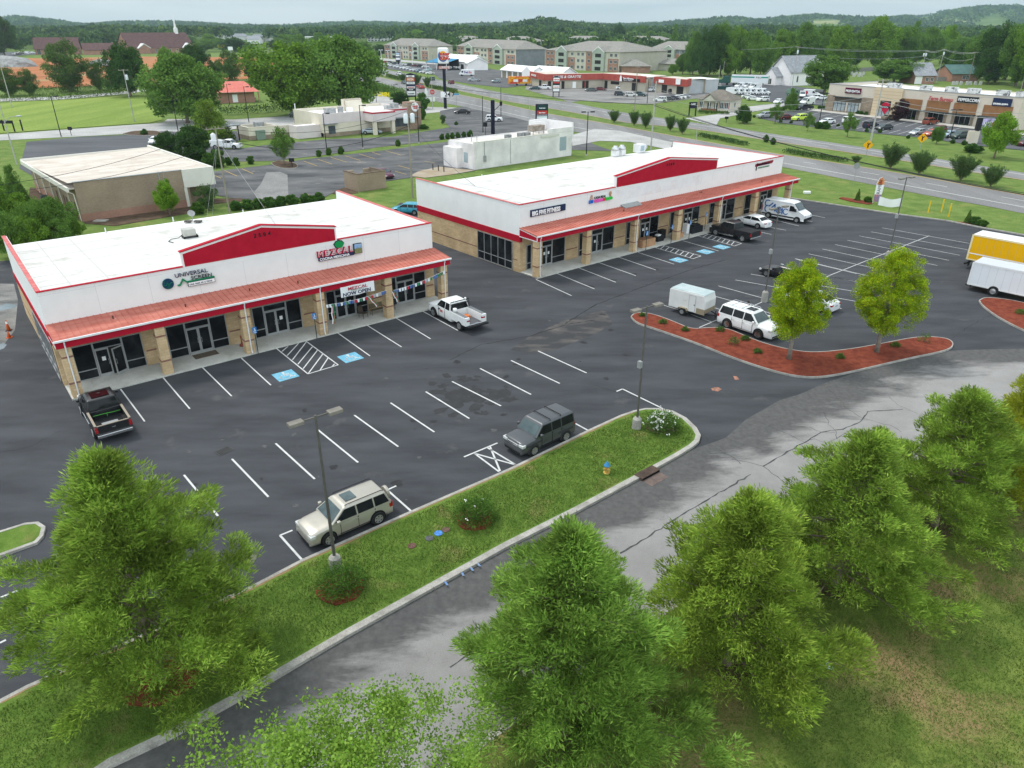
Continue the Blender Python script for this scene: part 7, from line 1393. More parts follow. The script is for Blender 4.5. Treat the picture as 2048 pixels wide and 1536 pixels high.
# --- brick dumpster enclosure
t=thing('dumpster_enclosure','square open-topped brick dumpster enclosure on the grass','enclosure',G(717.7,384),rad(41)); m=MB(); m.box(0,4.9,0,.3,0,2.55).box(0,.3,.3,4.2,0,2.55).box(4.6,4.9,.3,4.2,0,2.55).box(.3,1.6,3.9,4.2,0,2.55).box(3.4,4.6,3.9,4.2,0,2.55); m.build('wall',m_brickt,t); m=MB(); m.box(-.04,4.94,-.04,.34,2.55,2.65).box(-.04,.34,.34,4.24,2.55,2.65).box(4.56,4.94,.34,4.24,2.55,2.65); m.build('coping',M('coping_dark',(.16,.12,.09)),t)
# --- kiosk with red roof
t=thing('kiosk_building','small brick bank kiosk with salmon red metal roof left of the big tree pair','building',G(441,207),rad(25)); m=MB(); m.box(0,11,0,8,0,3.4); m.build('wall',m_brickr,t); m=MB(); hiproof(m,0,11,0,8,3.4,3.0,ov=1.6,hip=.7); m.build('roof',M('salmon_tile',(.56,.14,.11),(.62,.20,.16),s=1,rough=.6),t); m=MB(); m.box(4,5.6,-.05,0,.2,2.6); m.build('door',m_wht,t)
for x in (-1.3,12): m=MB(); m.box(x,x+.3,-1.3,-1.0,0,3.4); m.build('canopy_post',m_brickr,t)
m=MB(); m.box(-1.5,12.5,-1.5,9.5,3.3,3.42); m.build('soffit',m_trimw,t)
# --- far church complex
def hall(name,lb,A,B,D,h,rh,wall,roof,n,grp=None,win=(1.5,2.8),door=True,group=None):
 t,L=base_thing(name,lb,'building',A,B,group); m=MB(); m.box(0,L,0,D,0,h); m.prismX([(0,h),(D,h),(D/2,h+rh-.2)],0.02,L-.02); m.build('wall',wall,t); m=MB(); o=.8; m.add([(-o,-o,h-.2),(L+o,-o,h-.2),(L+o,D/2,h+rh),(-o,D/2,h+rh),(-o,D+o,h-.2),(L+o,D+o,h-.2)],[(0,1,2,3),(3,2,5,4)]); m.build('roof',roof,t)
 if n: grid_windows(t,[L*(i+.5)/n for i in range(n)],[h*.5],win[0],min(h*.75,win[1]))
 return t,L
t,L=hall('church_hall','brick church hall with maroon roof and tall windows, leftmost beyond the red clay',(72,110),(160,109),22,4.8,9.5,m_brickr,m_shmar,0); grid_windows(t,[3+i*6 for i in range(5)],[2.6],2.8,4.0,frame=m_siding)
t,L=hall('church_hall','lower brick church office between hall and long church',(170,110),(232,109),16,4.2,5.5,m_brickr,m_shmar,0);
t,L=hall('church_building','long brick church with big maroon roof and white steeple',(262,108),(390,105),30,5,13,m_brickr,m_shmar,9,win=(1.4,2.6))
for x in (L*.20,L*.90):
 m=MB(); m.prismY([(x-5.5,0),(x+5.5,0),(x+5.5,4.5),(x,8),(x-5.5,4.5)],-3,2); m.build('gabled_porch',m_brickr,t); m=MB(); m.prismY([(x-6,4.4),(x,8.2),(x+6,4.4),(x+6,5.0),(x,8.9),(x-6,5.0)],-3.3,9); m.build('porch_roof',m_trimw,t)
m=MB(); x=L*.86; m.box(x-1.5,x+1.5,13.5,16.5,15.5,22); m.lathe((x,15,22),[(1.5,0),(1.2,.8),(.35,9),(.0001,14)],8); m.build('steeple',m_white2,t)
# --- far white houses and long flats
for i,(a,b,h) in enumerate([((410,84),(450,84),7),((455,86),(498,85),9),((496,92),(520,92),8),((518,88),(548,87),9)]):
 t,L=hall('house','far white house with grey roof near the road, '+['leftmost','second','third, nearer','rightmost'][i],a,b,14,h,4.5,m_white2,m_shgr,4,group='far white houses');
for i,(a,b,h) in enumerate([((612,92),(665,92),11),((735,88),(775,88),9),((768,86),(800,86),9)]):
 t,L=base_thing('apartment_building','far white flat roofed block of flats, '+['leftmost with balconies','middle','rightmost beside the gabled flats'][i],'building',a,b,'far white blocks of flats'); m=MB(); m.box(0,L,0,14,0,h); m.build('wall',m_white2,t); m=MB(); m.box(-.3,L+.3,-.3,14.3,h,h+.6); m.build('roof',m_roofw,t); grid_windows(t,[3+k*5 for k in range(int(L/5))],[2,5,8][:int(h//3)],3.0,1.8,frame=m_trimw)
# --- gabled apartment blocks: eave corners A (far left) B (near) C (far right)
def apts(lb,A,B,C,zE,floors,colA,colB,side,ng=2,rh=5.0,group='grey roofed gabled apartment blocks',detail=True,A0=None):
 a=G(*A,zE);b=G(*B,zE);c=G(*C,zE); ang=math.atan2(b[1]-a[1],b[0]-a[0]); L=math.dist(a[:2],b[:2]); D=min(42,max(12,math.dist(b[:2],c[:2]))); t=thing('apartment_building',lb,'building',(a[0],a[1],0),ang,group); fh=zE/floors
 m=MB(); m.mi=0; m.box(0,L,.0,D,0,zE); nb=ng*3+1
 m.mi=1
 for k in range(0,nb,2): m.box(L*k/nb+.2,L*(k+1)/nb-.2,-.12,0,0,fh*(floors-.05) if k%4==0 else fh*(floors-1))
 m.mi=2; m.box(L,L+.05,.3,D-.3,0,zE); m.mi=3
 for k in range(nb+1): m.box(min(L-.3,L*k/nb-.15),min(L,L*k/nb+.15),-.16,0,0,zE)
 for f in range(1,floors): m.box(0,L,-.10,0,fh*f-.15,fh*f+.1)
 m.build('wall',[colA,m_brickr,side,m_siding],t)
 m=MB(); hiproof(m,0,L,0,D,zE,rh,ov=.8,hip=.75)
 for g_ in range(ng):
  x=L*(g_+.5)/ng; w=L/ng*.17
  m.add([(x-w,-1.4,zE-.1),(x+w,-1.4,zE-.1),(x,-1.4,zE+2.6),(x,D*.32,zE+2.6),(x-w,D*.2,zE),(x+w,D*.2,zE)],[(0,2,3,4),(1,5,3,2)])
 m.build('roof',m_shingle,t)
 for g_ in range(ng):
  x=L*(g_+.5)/ng; w=L/ng*.15
  m=MB(); m.mi=0; m.prismY([(x-w,0),(x+w,0),(x+w,zE),(x,zE+2.3),(x-w,zE)],-1.3,-.1); m.mi=1; m.prismY([(x-w-.5,zE-.3),(x-w-.1,zE-.45),(x,zE+2.2),(x+w+.1,zE-.45),(x+w+.5,zE-.3),(x,zE+2.75)],-1.5,-1.3); m.build('gable_bay',[m_sage,m_trimw],t)
  for f in range(floors): m=MB(); m.box(x-w*.5,x+w*.5,-1.36,-1.3,fh*f+.5,fh*f+2.4); m.build('balcony_opening',m_inner,t)
 xs=[L*(k+.5)/nb+dx for k in range(nb) for dx in (-L/nb*.2,L/nb*.2)]; xs=[x for x in xs if all(abs(x-L*(g_+.5)/ng)>L/ng*.2 for g_ in range(ng))]
 grid_windows(t,xs,[fh*f+fh*.52 for f in range(floors)],L/nb*.22,1.5,y=-.13)
 return t
apts('gabled apartment block at the left end, behind the car lot',(769,90),(856,93),(912,92.5),9.6,3,m_siding,m_brickr,m_cream,2)
apts('gabled apartment block in the middle, behind the gable ended white building',(914,92),(1031,99),(1088,98),9.8,3,m_siding,m_brickr,m_slate,2)
apts('gabled apartment block at the right, behind the red shopping strip, with beige end wall',(1091,100),(1239.5,104.5),(1306,99.5),10.2,3,m_siding,m_brickr,m_cream,2)
apts('grey walled apartment block with brick lower floor right of the beige end wall',(1300,97),(1382,100),(1420,99),8.5,3,m_slate,m_brickr,m_slate,1)
for i,(a,b,c) in enumerate([((885,82),(940,83),(960,82)),((985,83),(1050,84),(1090,83)),((1112,82),(1190,83),(1215,82)),((1232,82),(1310,84),(1330,83))]):
 apts('farther grey roofed apartment block, %s from the left'%['first','second','third','fourth'][i],a,b,c,9.5,2,m_siding,m_brickr,m_sage,1,group='farther apartment blocks')
# single storey clubhouses before the big block
t,L=base_thing('clubhouse','low grey roofed building before the beige end wall of the apartments','building',(1245,146),(1300,146)); m=MB(); m.box(0,L,0,14,0,3.4); m.build('wall',m_brickr,t); m=MB(); hiproof(m,0,L,0,14,3.4,3.2,ov=1); m.build('roof',m_shingle,t)
t,L=base_thing('clubhouse','long low grey roofed garage building at the right of the apartments','building',(1308,140),(1392,144)); m=MB(); m.box(0,L,0,12,0,3.6); m.build('wall',m_cream,t); m=MB(); hiproof(m,0,L,0,12,3.6,2.6,ov=1); m.build('roof',m_shingle,t)
# --- white gable ended shop, white car wash
t=thing('white_shop','white gable ended shop with bright metal roof behind the parcel truck','building',G(976,141),rad(22));
a=G(940,139);b=G(976,141);
def gabled(name,lb,A,B,D,h,rh,wall,roof,axis='x',o=.6,cat='building'):
 t,L=base_thing(name,lb,cat,A,B); m=MB(); m.box(0,L,0,D,0,h)
 if axis=='y': m.prismY([(0,h),(L,h),(L/2,h+rh-.1)],0.01,D-.01)
 else: m.prismX([(0,h),(D,h),(D/2,h+rh-.1)],.01,L-.01)
 m.build('wall',wall,t); m=MB()
 if axis=='y': q=[(-o,h-.15),(L/2,h+rh),(L+o,h-.15),(L+o,h+.05),(L/2,h+rh+.22),(-o,h+.05)]; m.prismY(q,-o,D+o)
 else: q=[(-o,h-.15),(D/2,h+rh),(D+o,h-.15),(D+o,h+.05),(D/2,h+rh+.22),(-o,h+.05)]; m.prismX(q,-o,L+o)
 m.build('roof',roof,t); return t,L
for o_ in list(t.children): bpy.data.objects.remove(o_)
bpy.data.objects.remove(t)
t,L=gabled('white_shop','white gable ended shop with bright metal roof behind the parcel truck',(936,140),(975,137),14,4.4,3.2,m_white2,m_roofw,'y'); m=MB(); m.box(L*.15,L*.8,-.05,0,2.6,3.7); m.build('sign_band',m_inner,t); m=MB(); m.box(-.05,0,3,5,.2,3); m.build('door',m_inner,t)
t,L=gabled('workshop','white workshop wing with bright metal roof left of the gable ended shop',(885,130),(936,141),12,3.8,2.8,m_white2,m_roofw,'x')
for k in range(3): m=MB(); m.box(L*(.1+k*.3),L*(.3+k*.3),-.05,0,.1,3.0); m.build('bay_door',m_inner,t)
t,L=base_thing('service_canopy','blue roofed canopy beside the car lot','canopy',(852,138),(893,141)); m=MB(); m.add([(0,0,4),(L,0,4),(L,9,6),(0,9,6)],[(0,1,2,3)]); m.box(0,L,-.1,0,3.6,4.05); m.build('roof',M('blue_roof',(.03,.20,.36),rough=.5),t); m=MB(); m.box(0,L,8.5,9,0,5.9); m.build('wall',m_inner,t)
for x in (0,L*.5,L-.3): m=MB(); m.box(x,x+.3,.1,.4,0,3.8); m.build('post',m_trimw,t)
t,L=gabled('car_wash','white car wash with long bright roof and open bays',(1003,155),(1062,162),8,3.6,2.2,m_white2,m_roofw,'x')
for k in range(4): m=MB(); m.box(L*(.03+k*.19),L*(.17+k*.19),-.05,0,.05,3.1); m.build('wash_bay',M('bay_tan',(.24,.21,.15)),t)
m=MB(); m.prismY([(L*.80,0),(L*1.12,0),(L*1.12,4.0),(L*.96,6.2),(L*.80,4.0)],-1.6,-.2); m.build('front_gable',m_white2,t)
t,L=gabled('car_wash','white office end of the car wash behind the red fascia',(1062,160),(1122,165),9,3.6,2.4,m_white2,m_roofw,'x')
# --- red fascia shopping strip
def polybldg(name,lb,base,back,h,band,mw,mb,mr=m_roofg,bo=.6):
 P=[G(*p)[:2] for p in base]; t=thing(name,lb,'building',(P[0][0],P[0][1],0),0); O=Vector(P[0]); Q=[(Vector(p)-O) for p in P]
 ang=math.atan2(Q[-1].y-Q[0].y,Q[-1].x-Q[0].x); nn=Vector((-math.sin(ang),math.cos(ang)))*back; R=[q+nn for q in Q[::-1]]
 m=MB(); m.prism([tuple(q) for q in Q+R],0,h-.5); m.build('wall',mw,t); m=MB(); off=[Vector(v) for v in offset_poly(Q,-bo)]
 m.prism([tuple(v) for v in off]+[tuple(v) for v in offset_poly(Q,.25)[::-1]],h-band,h); m.build('fascia',mb,t); m=MB(); m.prism([tuple(q) for q in Q+R],h-.5,h-.35); m.build('roof',mr,t); return t,Q
t,Q=polybldg('shopping_strip','shopping strip with brick red fascia and white lettering across the highway',[(1062,171),(1090,178.5),(1205,176),(1290,184)],16,5.6,2.3,m_malltan,m_mallred)
def onseg(t,Q,i,u,y,z):
 a,b=Q[i],Q[i+1]; d=(b-a).normalized(); n=Vector((-d.y,d.x)); p=a+(b-a)*u-n*y; return (t.location.x+p.x,t.location.y+p.y,z),math.atan2(d.y,d.x)
def boxon(t,Q,i,u0,u1,z0,z1,mat,nm,y=.05):
 a,b=Q[i],Q[i+1]; L=(b-a).length; p,an=onseg(t,Q,i,u0,y,0); m=MB(); m.box(0,(u1-u0)*L,-.06,0,z0,z1); o=m.build(nm,mat,t); o.location=(p[0]-t.location.x,p[1]-t.location.y,0); o.rotation_euler=(0,0,an)
for i,a,b in ((1,.05,.10),(1,.28,.33),(1,.64,.68),(1,.70,.75),(2,.05,.12),(2,.70,.82),(0,.6,.75)): boxon(t,Q,i,a,b,.1,2.9,m_inner,'shop_window')
boxon(t,Q,1,.68,.70,.4,2.8,m_mallred,'poster'); boxon(t,Q,1,.47,.53,.2,2.6,m_wht,'garage_door'); boxon(t,Q,2,.20,.40,1.8,2.9,m_inner,'shop_window')
for i,u,txt,sz,lb in ((0,.15,'VAPOR STORE',1.0,'white lettering on the left return of the red fascia'),(1,.12,'LEWIS & GRAYTE',1.35,'large white slanted lettering on the long red fascia'),(2,.52,'Pure Vibrance',.9,'white and black restaurant lettering on the right red fascia')):
 p,an=onseg(t,Q,i,u,.72,4.1); s=thing('wall_sign',lb,'sign',p,an)
 if i==2: m=MB(); m.box(-.6,9.5,-.0,.05,-.7,.35); m.build('panel',m_black,s); m=MB(); m.prismY([(-2.2,-.9),(-.7,-.9),(-1.0,.8),(-1.5,1.4),(-1.9,.8)],-.05,0); m.build('emblem',m_wht,s); text('Main St Hibachi',.6,.03,m_wht,s,(0,-.04,-.55),sx=1.4)
 text(txt,sz,.06,m_wht,s,(0,-.08,.0),sx=1.15,shear=.2 if i==1 else 0,bold=.02)
t,Q=polybldg('shopping_strip','short shop with brick red fascia and grey block wing right of the long strip',[(1308,183),(1371,191),(1377,188)],12,5.4,2.4,m_malltan,m_mallred)
for a,b in ((.25,.42),(.72,.92)): boxon(t,Q,0,a,b,.1,2.8,m_inner,'shop_window')
for u,a,b,lb,lt in ((.18,3.4,1.1,'small white and red shop sign on the short red fascia','OPEN'),(.72,2.8,1.9,'square white sign on the short red fascia','')):
 p,an=onseg(t,Q,0,u,.7,3.5); s=thing('wall_sign',lb,'sign',p,an); m=MB(); m.box(0,a,-.1,0,0,b); m.build('panel',m_wht,s)
t,L=base_thing('grey_workshop','grey metal sided workshop at the right end of the shopping strip','building',(1377,188),(1434,186)); m=MB(); m.box(0,L,0,12,0,4.8); m.build('wall',m_grmetal,t); m=MB(); m.box(-.2,L+.2,-.2,12.2,4.8,5.0); m.build('roof',m_roofw,t)
t,L=base_thing('grey_workshop','grey block wing between the two red fascias','building',(1290,183),(1310,183)); m=MB(); m.box(0,L,1,12,0,5.2); m.build('wall',m_grmetal,t); m=MB(); m.box(-.1,L+.1,.9,12.2,5.2,5.35); m.build('roof',m_roofw,t)
# --- small cream house
t,L=base_thing('small_house','small cream sided house with brown shingle roof and red shutters','house',(1395,221),(1458,225));
m=MB(); m.box(0,L,0,9,0,3.2); m.box(L*.22,L*.62,-1.6,0,2.9,3.2); m.prismY([(L*.20,3.0),(L*.64,3.0),(L*.42,4.7)],-1.7,1); m.build('wall',m_siding,t); m=MB(); hiproof(m,0,L,0,9,3.2,2.6,ov=.6,hip=.9); m.add([(L*.16,-2.0,2.9),(L*.42,-2.0,4.95),(L*.42,3,4.95),(L*.16,1.5,3.6),(L*.68,-2.0,2.9),(L*.68,1.5,3.6)],[(0,1,2,3),(1,4,5,2)]); m.build('roof',M('old_shingle',(.15,.13,.11),(.21,.19,.16),s=.8,rough=.95),t)
for x in (L*.10,L*.75,L*.9):
 w=winobj(t,1.0,1.6); w.location=(x,-.01,1.8)
 m=MB(); m.box(-.85,-.62,-.06,0,-.85,.85).box(.62,.85,-.06,0,-.85,.85); m.build('shutter',M('shutter_red',(.28,.06,.05)),w)
for x in (L*.30,L*.52): m=MB(); m.box(x,x+1,-.05,0,.2,2.4); m.build('door',M('door_dark',(.05,.07,.06)),t)
for x in (L*.22,L*.42,L*.62): m=MB(); m.box(x-.07,x+.07,-1.55,-1.4,0,2.9); m.build('porch_post',m_trimw,t)
m=MB(); m.box(L*.18,L*.66,-1.8,-1.7,.2,.9); m.box(L*.18,L*.66,-1.7,0,0,.3); m.build('porch_rail',M('rail_brown',(.20,.10,.06)),t)
w=winobj(t,1.0,1.5); w.location=(L+.01,4,1.8); w.rotation_euler=(0,0,PI/2); hedge([(1397,226),(1420,228),(1458,229)],1.0,.7,'low planting along the small cream house',f_shrub,11)
# --- white chapel
t,L=gabled('chapel','white wooden chapel with steep grey roof and small porch','building' and (1536,168),(1578,172),18,5.2,6.2,m_white2,m_shgr,'y',cat='chapel');
m=MB(); m.box(L*.10,L*.62,-3.4,0,0,3.4); m.prismY([(L*.08,3.4),(L*.64,3.4),(L*.36,6.6)],-3.4,0); m.build('porch',m_white2,t); m=MB(); q=[(L*.04,3.3),(L*.36,6.8),(L*.68,3.3),(L*.68,3.5),(L*.36,7.05),(L*.04,3.5)]; m.prismY(q,-3.7,0); m.build('porch_roof',m_shgr,t); m=MB(); m.box(L*.29,L*.35,-3.46,-3.4,.4,2.5).box(L*.37,L*.43,-3.46,-3.4,.4,2.5); m.build('door',m_inner,t)
for y in (4,9,14): m=MB(); m.prismX([(y-.4,1.4),(y+.4,1.4),(y+.4,3.4),(y,4.1),(y-.4,3.4)],L,L+.05); m.build('window',m_win,t)
# --- beige shop row
t,L=base_thing('shop_row','beige shop row with white roof, brown panels and canopies across the highway','building',(1650,222),(2027,262)); Hs=HG(1650,222,168); D=22
b0=Vector(G(1650,222)[:2]); b1=Vector(G(2027,262)[:2]); dr=(b1-b0).normalized()
def U(px):
 py=222+(px-1650)*(40/377); return (Vector(G(px,py)[:2])-b0).dot(dr)
m=MB(); m.box(0,L,0,.4,0,Hs); m.box(0,.4,.4,D,0,Hs); m.box(L-.4,L,.4,D,0,Hs); m.box(0,L,D-.4,D,0,Hs-.4); m.build('wall',m_tanst,t)
m=MB(); m.box(.4,L-.4,.4,D-.4,Hs-.9,Hs-.7); m.build('roof',m_roofw,t); m=MB(); m.box(-.08,L+.08,-.08,.45,Hs,Hs+.14); m.box(-.08,.48,.45,D,Hs,Hs+.14); m.build('coping',M('grey_cope',(.3,.3,.31)),t)
hb=HG(1650,222,189); m=MB(); m.box(-.06,U(1665),-.08,0,0,hb); m.box(U(1718),U(1742),-.08,0,0,hb); m.box(-.06,U(1742),-.10,0,0,.5); m.build('stone_facing',m_stone,t)
m=MB(); m.box(U(1742),U(1796),-.5,0,0,Hs+.05); tw=m.build('tower_panel',m_tanp,t); m=MB(); [m.box(U(1742),U(1796),-.52,-.5,z,z+.06) for z in [Hs*k/9 for k in range(1,9)]]; m.build('reveal',M('reveal',(.36,.27,.18)),tw)
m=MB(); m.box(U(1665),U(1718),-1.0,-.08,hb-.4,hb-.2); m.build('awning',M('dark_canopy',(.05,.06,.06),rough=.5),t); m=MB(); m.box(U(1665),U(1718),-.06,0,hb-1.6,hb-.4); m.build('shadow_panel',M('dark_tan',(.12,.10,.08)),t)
m_pale=M('frosted_glass',(.22,.27,.30),(.40,.44,.46),s=.8,rough=.2,spec=.5)
for a,b_ in ((1665,1688),(1693,1714),(1757,1778)):
 m=MB(); m.box(U(a),U(b_),-.56 if a>1750 else -.06,-.5 if a>1750 else 0,.15,hb-1.7); w=m.build('window',m_pale,t); f=MB(); y=-.62 if a>1750 else -.12; [f.box(U(a)+(U(b_)-U(a))*k/3-.05,U(a)+(U(b_)-U(a))*k/3+.05,y,y+.06,.15,hb-1.7) for k in range(4)]; f.box(U(a),U(b_),y,y+.06,2.4,2.5); f.build('frame',m_blk,w)
m=MB(); m.box(U(1757),U(1778),-.56,-.5,hb-1.5,hb-.3); m.build('window',m_inner,t)
for a,b_ in ((1797,1836),(1846,1891),(1899,1944),(1957,2014)):
 ua,ub=U(a),U(b_); zt=HG((a+b_)/2,222+((a+b_)/2-1650)*40/377,(196+(a-1797)*.085)+2)
 m=MB(); m.box(ua,ub,-.15,0,zt-2.5,zt); m.build('brown_panel',m_brpan,t); m=MB(); m.box(ua-.4,ub+.3,-1.5,-.15,zt-2.75,zt-2.5); m.build('awning',MATS['dark_canopy'],t)
 m=MB(); m.box(ua+.1,ua+.8,-.12,0,0,zt-2.5).box(ub-.8,ub-.1,-.12,0,0,zt-2.5); m.build('pier',m_stone,t); glazing(t,ua+.9,ub-.9,.12,zt-2.8,muls=(ua+(ub-ua)*.38,ua+(ub-ua)*.62),rails=(2.6,),y=-.03)
for px,w in ((1758,3.6),(1820,2.6),(1870,2.6),(1913,2.6),(1970,2.6),(2003,1.2),(2030,2.6)):
 m=MB(); x=min(U(px),L-2); m.box(x-w/2,x+w/2,3,4.8,Hs-.7,Hs+1.1); m.build('rooftop_unit',M('unit_light',(.42,.43,.43),(.62,.62,.62),s=1.2,rough=.5,c3=(.12,.12,.12),s3=1,lo3=.55,hi3=.6),t)
def rowsign(px0,px1,py,h,lb,txt,mat,tm,sz,**k):
 a=U(px0);b_=U(px1); z=HG(px0,222+(px0-1650)*40/377,py); s=thing('wall_sign',lb,'sign',on(t,(a,-.12,z)),t.rotation_euler.z)
 if mat: m=MB(); m.box(0,b_-a,-.15,0,0,h); m.build('panel',mat,s)
 text(txt,sz,.06,tm,s,(.25 if mat else 0,-.2,h*.22),sx=k.get('sx',1),bold=.02,shear=k.get('sh',0)); return s,b_-a
rowsign(1683,1714,186,1.5,'dark maroon PREVENTIA sign on the beige shop row','PREVENTIA',M('maroon_panel',(.10,.01,.035)),m_wht,.92,sx=1.02)
rowsign(1848,1893,202,1.3,'red FARM BUREAU lettering on the beige shop row','Farm Bureau',None,M('fb_red',(.42,.02,.04)),1.35,sx=.92,sh=.15)
rowsign(1903,1944,204,1.5,'black PEPPERCORN sign on the beige shop row','PEPPERCORN',m_black,m_wht,1.0,sx=.92)
s,w=rowsign(1972,2009,211,1.8,'navy realtor sign with white monogram near the corner of the shop row','COLDWELL BANKER',m_navy,m_wht,.42,sx=.9); text('SOUTHERN REALTY',.4,.05,m_wht,s,(.25,-.2,.25),sx=.85)
s=thing('window_decal','red shield decal on the tower window of the shop row','decal',on(t,(U(1758)+.4,-.66,.9)),t.rotation_euler.z); m=MB(); m.prismY([(1.4,0),(2.5,1.2),(2.5,2.6),(1.4,3.2),(.3,2.6),(.3,1.2)],-.03,0); m.build('shield',m_crim,s); m=MB(); m.box(-.1,2.9,-.05,-.03,1.5,2.1); m.build('band',m_black,s)
text('PREVENTIA',.5,.02,m_wht,s,(.0,-.07,1.62),sx=.9)
# --- houses behind the shop row
t,L=gabled('house','cream house with orange red roof on the rise behind the chapel trees',(1755,117),(1795,117),14,5.0,4.2,m_siding,M('orange_roof',(.42,.13,.09),(.5,.2,.15),s=.6),'x'); grid_windows(t,[L*.2,L*.75],[1.7],1.6,1.6)
t,L=gabled('house','white and brick house with grey gable roof behind the shop row',(1828,168),(1868,168),14,3.4,4.8,m_brickr,m_shgr,'x'); m=MB(); m.box(0,L*.35,-.1,0,0,3.4); m.build('porch_wall',m_white2,t); grid_windows(t,[L*.6,L*.85],[1.9],1.2,1.4)
t,L=gabled('house','brick house with green metal roof and twin windows behind the shop row',(1902,164),(1955,164),16,3.4,3.4,m_brickr,M('green_metal_roof',(.06,.13,.12),(.1,.18,.16),s=.5,rough=.5),'x'); grid_windows(t,[L*.45,L*.58],[2.0],1.3,1.6)
t,L=base_thing('fence','grey board fence beside the brick house behind the shop row','fence',(1862,162),(1902,163)); m=MB(); [m.box(i*.5,i*.5+.46,0,.06,0,1.9) for i in range(int(L*2))]; m.build('boards',M('fence_grey',(.20,.19,.18),(.28,.27,.25),s=2),t)
t,L=base_thing('fence','long grey board fence behind the round maples','fence',(1702,145),(1765,140)); m=MB(); [m.box(i*.8,i*.8+.74,0,.08,0,2.0) for i in range(int(L/.8))]; m.build('boards',MATS['fence_grey'],t)
rs=random.Random(4)
for i in range(16):
 px=1700+i*3.2+rs.uniform(-1,1) if i<9 else 1905+(i-9)*9+rs.uniform(-2,2); py=152+rs.uniform(-3,3) if i<9 else 170
 w=MB(); w.box(-.6,.6,-.18,.18,0,1.3); w.prismY([(-.6,1.3),(.6,1.3),(.4,1.55),(-.4,1.55)],-.18,.18); o=w.build('gravestone',M('gravestone',(.42,.42,.40),(.55,.54,.52),s=1)); o.location=G(px,py); o.rotation_euler=(0,0,rs.uniform(-.2,.2)); tag(o,'pale gravestone %s, %s from the left'%('left of the round maples' if i<9 else 'behind the shop row',ORD(i if i<9 else i-9)),'gravestone','gravestones %s'%('left of the maples' if i<9 else 'behind the shop row'))
# =====================================================================  TERRAIN FAR AWAY
def sstep(a,b,v): v=max(0,min(1,(v-a)/(b-a))); return v*v*(3-2*v)
def bump(px,c,w): return math.exp(-((px-c)/w)**2)
def terr(px,d):
 z=sstep(750,1400,d)*6+2.5*math.sin(px*.011+d*.003)*sstep(900,1500,d)+1.5*math.sin(px*.031-d*.005)*sstep(900,1500,d)
 z+=16*bump(px,1068,50)*sstep(1350,1650,d)*(1-sstep(1900,2400,d))+10*bump(px,1130,70)*sstep(1350,1650,d)*(1-sstep(1900,2400,d))
 z+=(27*bump(px,150,55)+10*bump(px,215,35)+9*bump(px,315,50))*sstep(2300,3100,d)
 z+=(14+4*math.sin(px*.02))*sstep(2600,3600,d)
 z+=sstep(1180,1460,px)*25*sstep(2500,3600,d)+(48*bump(px,1575,55)*.45+sstep(1600,2000,px)*48+8*math.sin(px*.018)+16*bump(px,1860,120))*sstep(3000,4200,d)
 return z-.1
def T3(px,d): x=(px-1024)/FPX*d;
def tpos(px,d): a=(px-1024)/FPX; y=d; return (a*d,d)
PX=[-700+i*14 for i in range(260)]; DD=[700*(1.045**k) for k in range(52)]
vs=[];
for d in DD:
 for px in PX: x,y=tpos(px,d); vs.append((x,y,terr(px,d)))
n=len(PX); m=MB(); m.add(vs,[(j*n+i,j*n+i+1,(j+1)*n+i+1,(j+1)*n+i) for j in range(len(DD)-1) for i in range(n-1)])
o=struct(m.build('hills',M('far_hills',(.06,.11,.025),(.12,.17,.045),s=.004,rough=.95,spec=.05,c3=(.26,.27,.12),s3=.0022,lo3=.55,hi3=.62,grain=.02),smooth=True))
def woods2(seed,lo,hi,mats,lb,mask=None,h=(13,19)):
 rs=np.random.RandomState(seed); rn=random.Random(seed); groups=[([],[],[]) for _ in mats]; d=lo;
 while d<hi:
  R=max(6.5,d*.0042); step=R*1.25/d*FPX; px=-260+rn.uniform(0,step)
  while px<2320:
   dj=d*rn.uniform(.965,1.035); q=px+rn.uniform(-.3,.3)*step
   if mask is None or mask(q,dj):
    x,y=tpos(q,dj); z=terr(q,dj); hh=rn.uniform(*h); k=int(95 if d<1600 else 48); r=R*rn.uniform(.8,1.25)
    off=rs.normal(size=(k,3)); off/=np.linalg.norm(off,axis=1,keepdims=True); off[:,2]=np.abs(off[:,2])*1.1-.25
    g_=groups[rn.choices(range(len(mats)),[5,3,1.2][:len(mats)])[0]]; c=np.array([x,y,z+hh*.5]); g_[0].append(c+off*np.array([r,r,hh*.5])*rs.uniform(.8,1.05,(k,1))); g_[1].append(off+rs.normal(size=(k,3))*.5); g_[2].append(rs.uniform(.35,.7,k)*r)
   px+=step
  d*=1.065 if d<2500 else 1.05
 for i,(C,D,L_) in enumerate(groups):
  if not C: continue
  C=np.concatenate(C);D=np.concatenate(D);L_=np.concatenate(L_); tag(quadcloud('woodland',C,D,L_,L_*.85,mats[i],None,rs),lb[i],'woodland',None,'stuff')
def fieldmask(px,d):
 if 515<px<585 and d<1900: return False
 if d>2300 and px>1180: return math.sin(px*.021+d*.0021)+math.sin(px*.043-d*.0013)<.95
 return True
woods2(11,1180,6400,[f_w2,f_w1,f_w3],['darkest part of the far woodland on the horizon','mid green part of the far woodland on the horizon','lightest part of the far woodland on the horizon'],fieldmask,(14,19))
def nearmask(px,d):
 if d<900 and 40<px<430: return False
 if d<1180 and 425<px<815: return False
 if px<40: return d>700
 if px>1380: return d>620
 return d>760
woods2(12,640,1180,[f_w1,f_w2,f_w3],['mid green part of the nearer woodland belt','dark part of the nearer woodland belt','light part of the nearer woodland belt'],nearmask,(9,14))
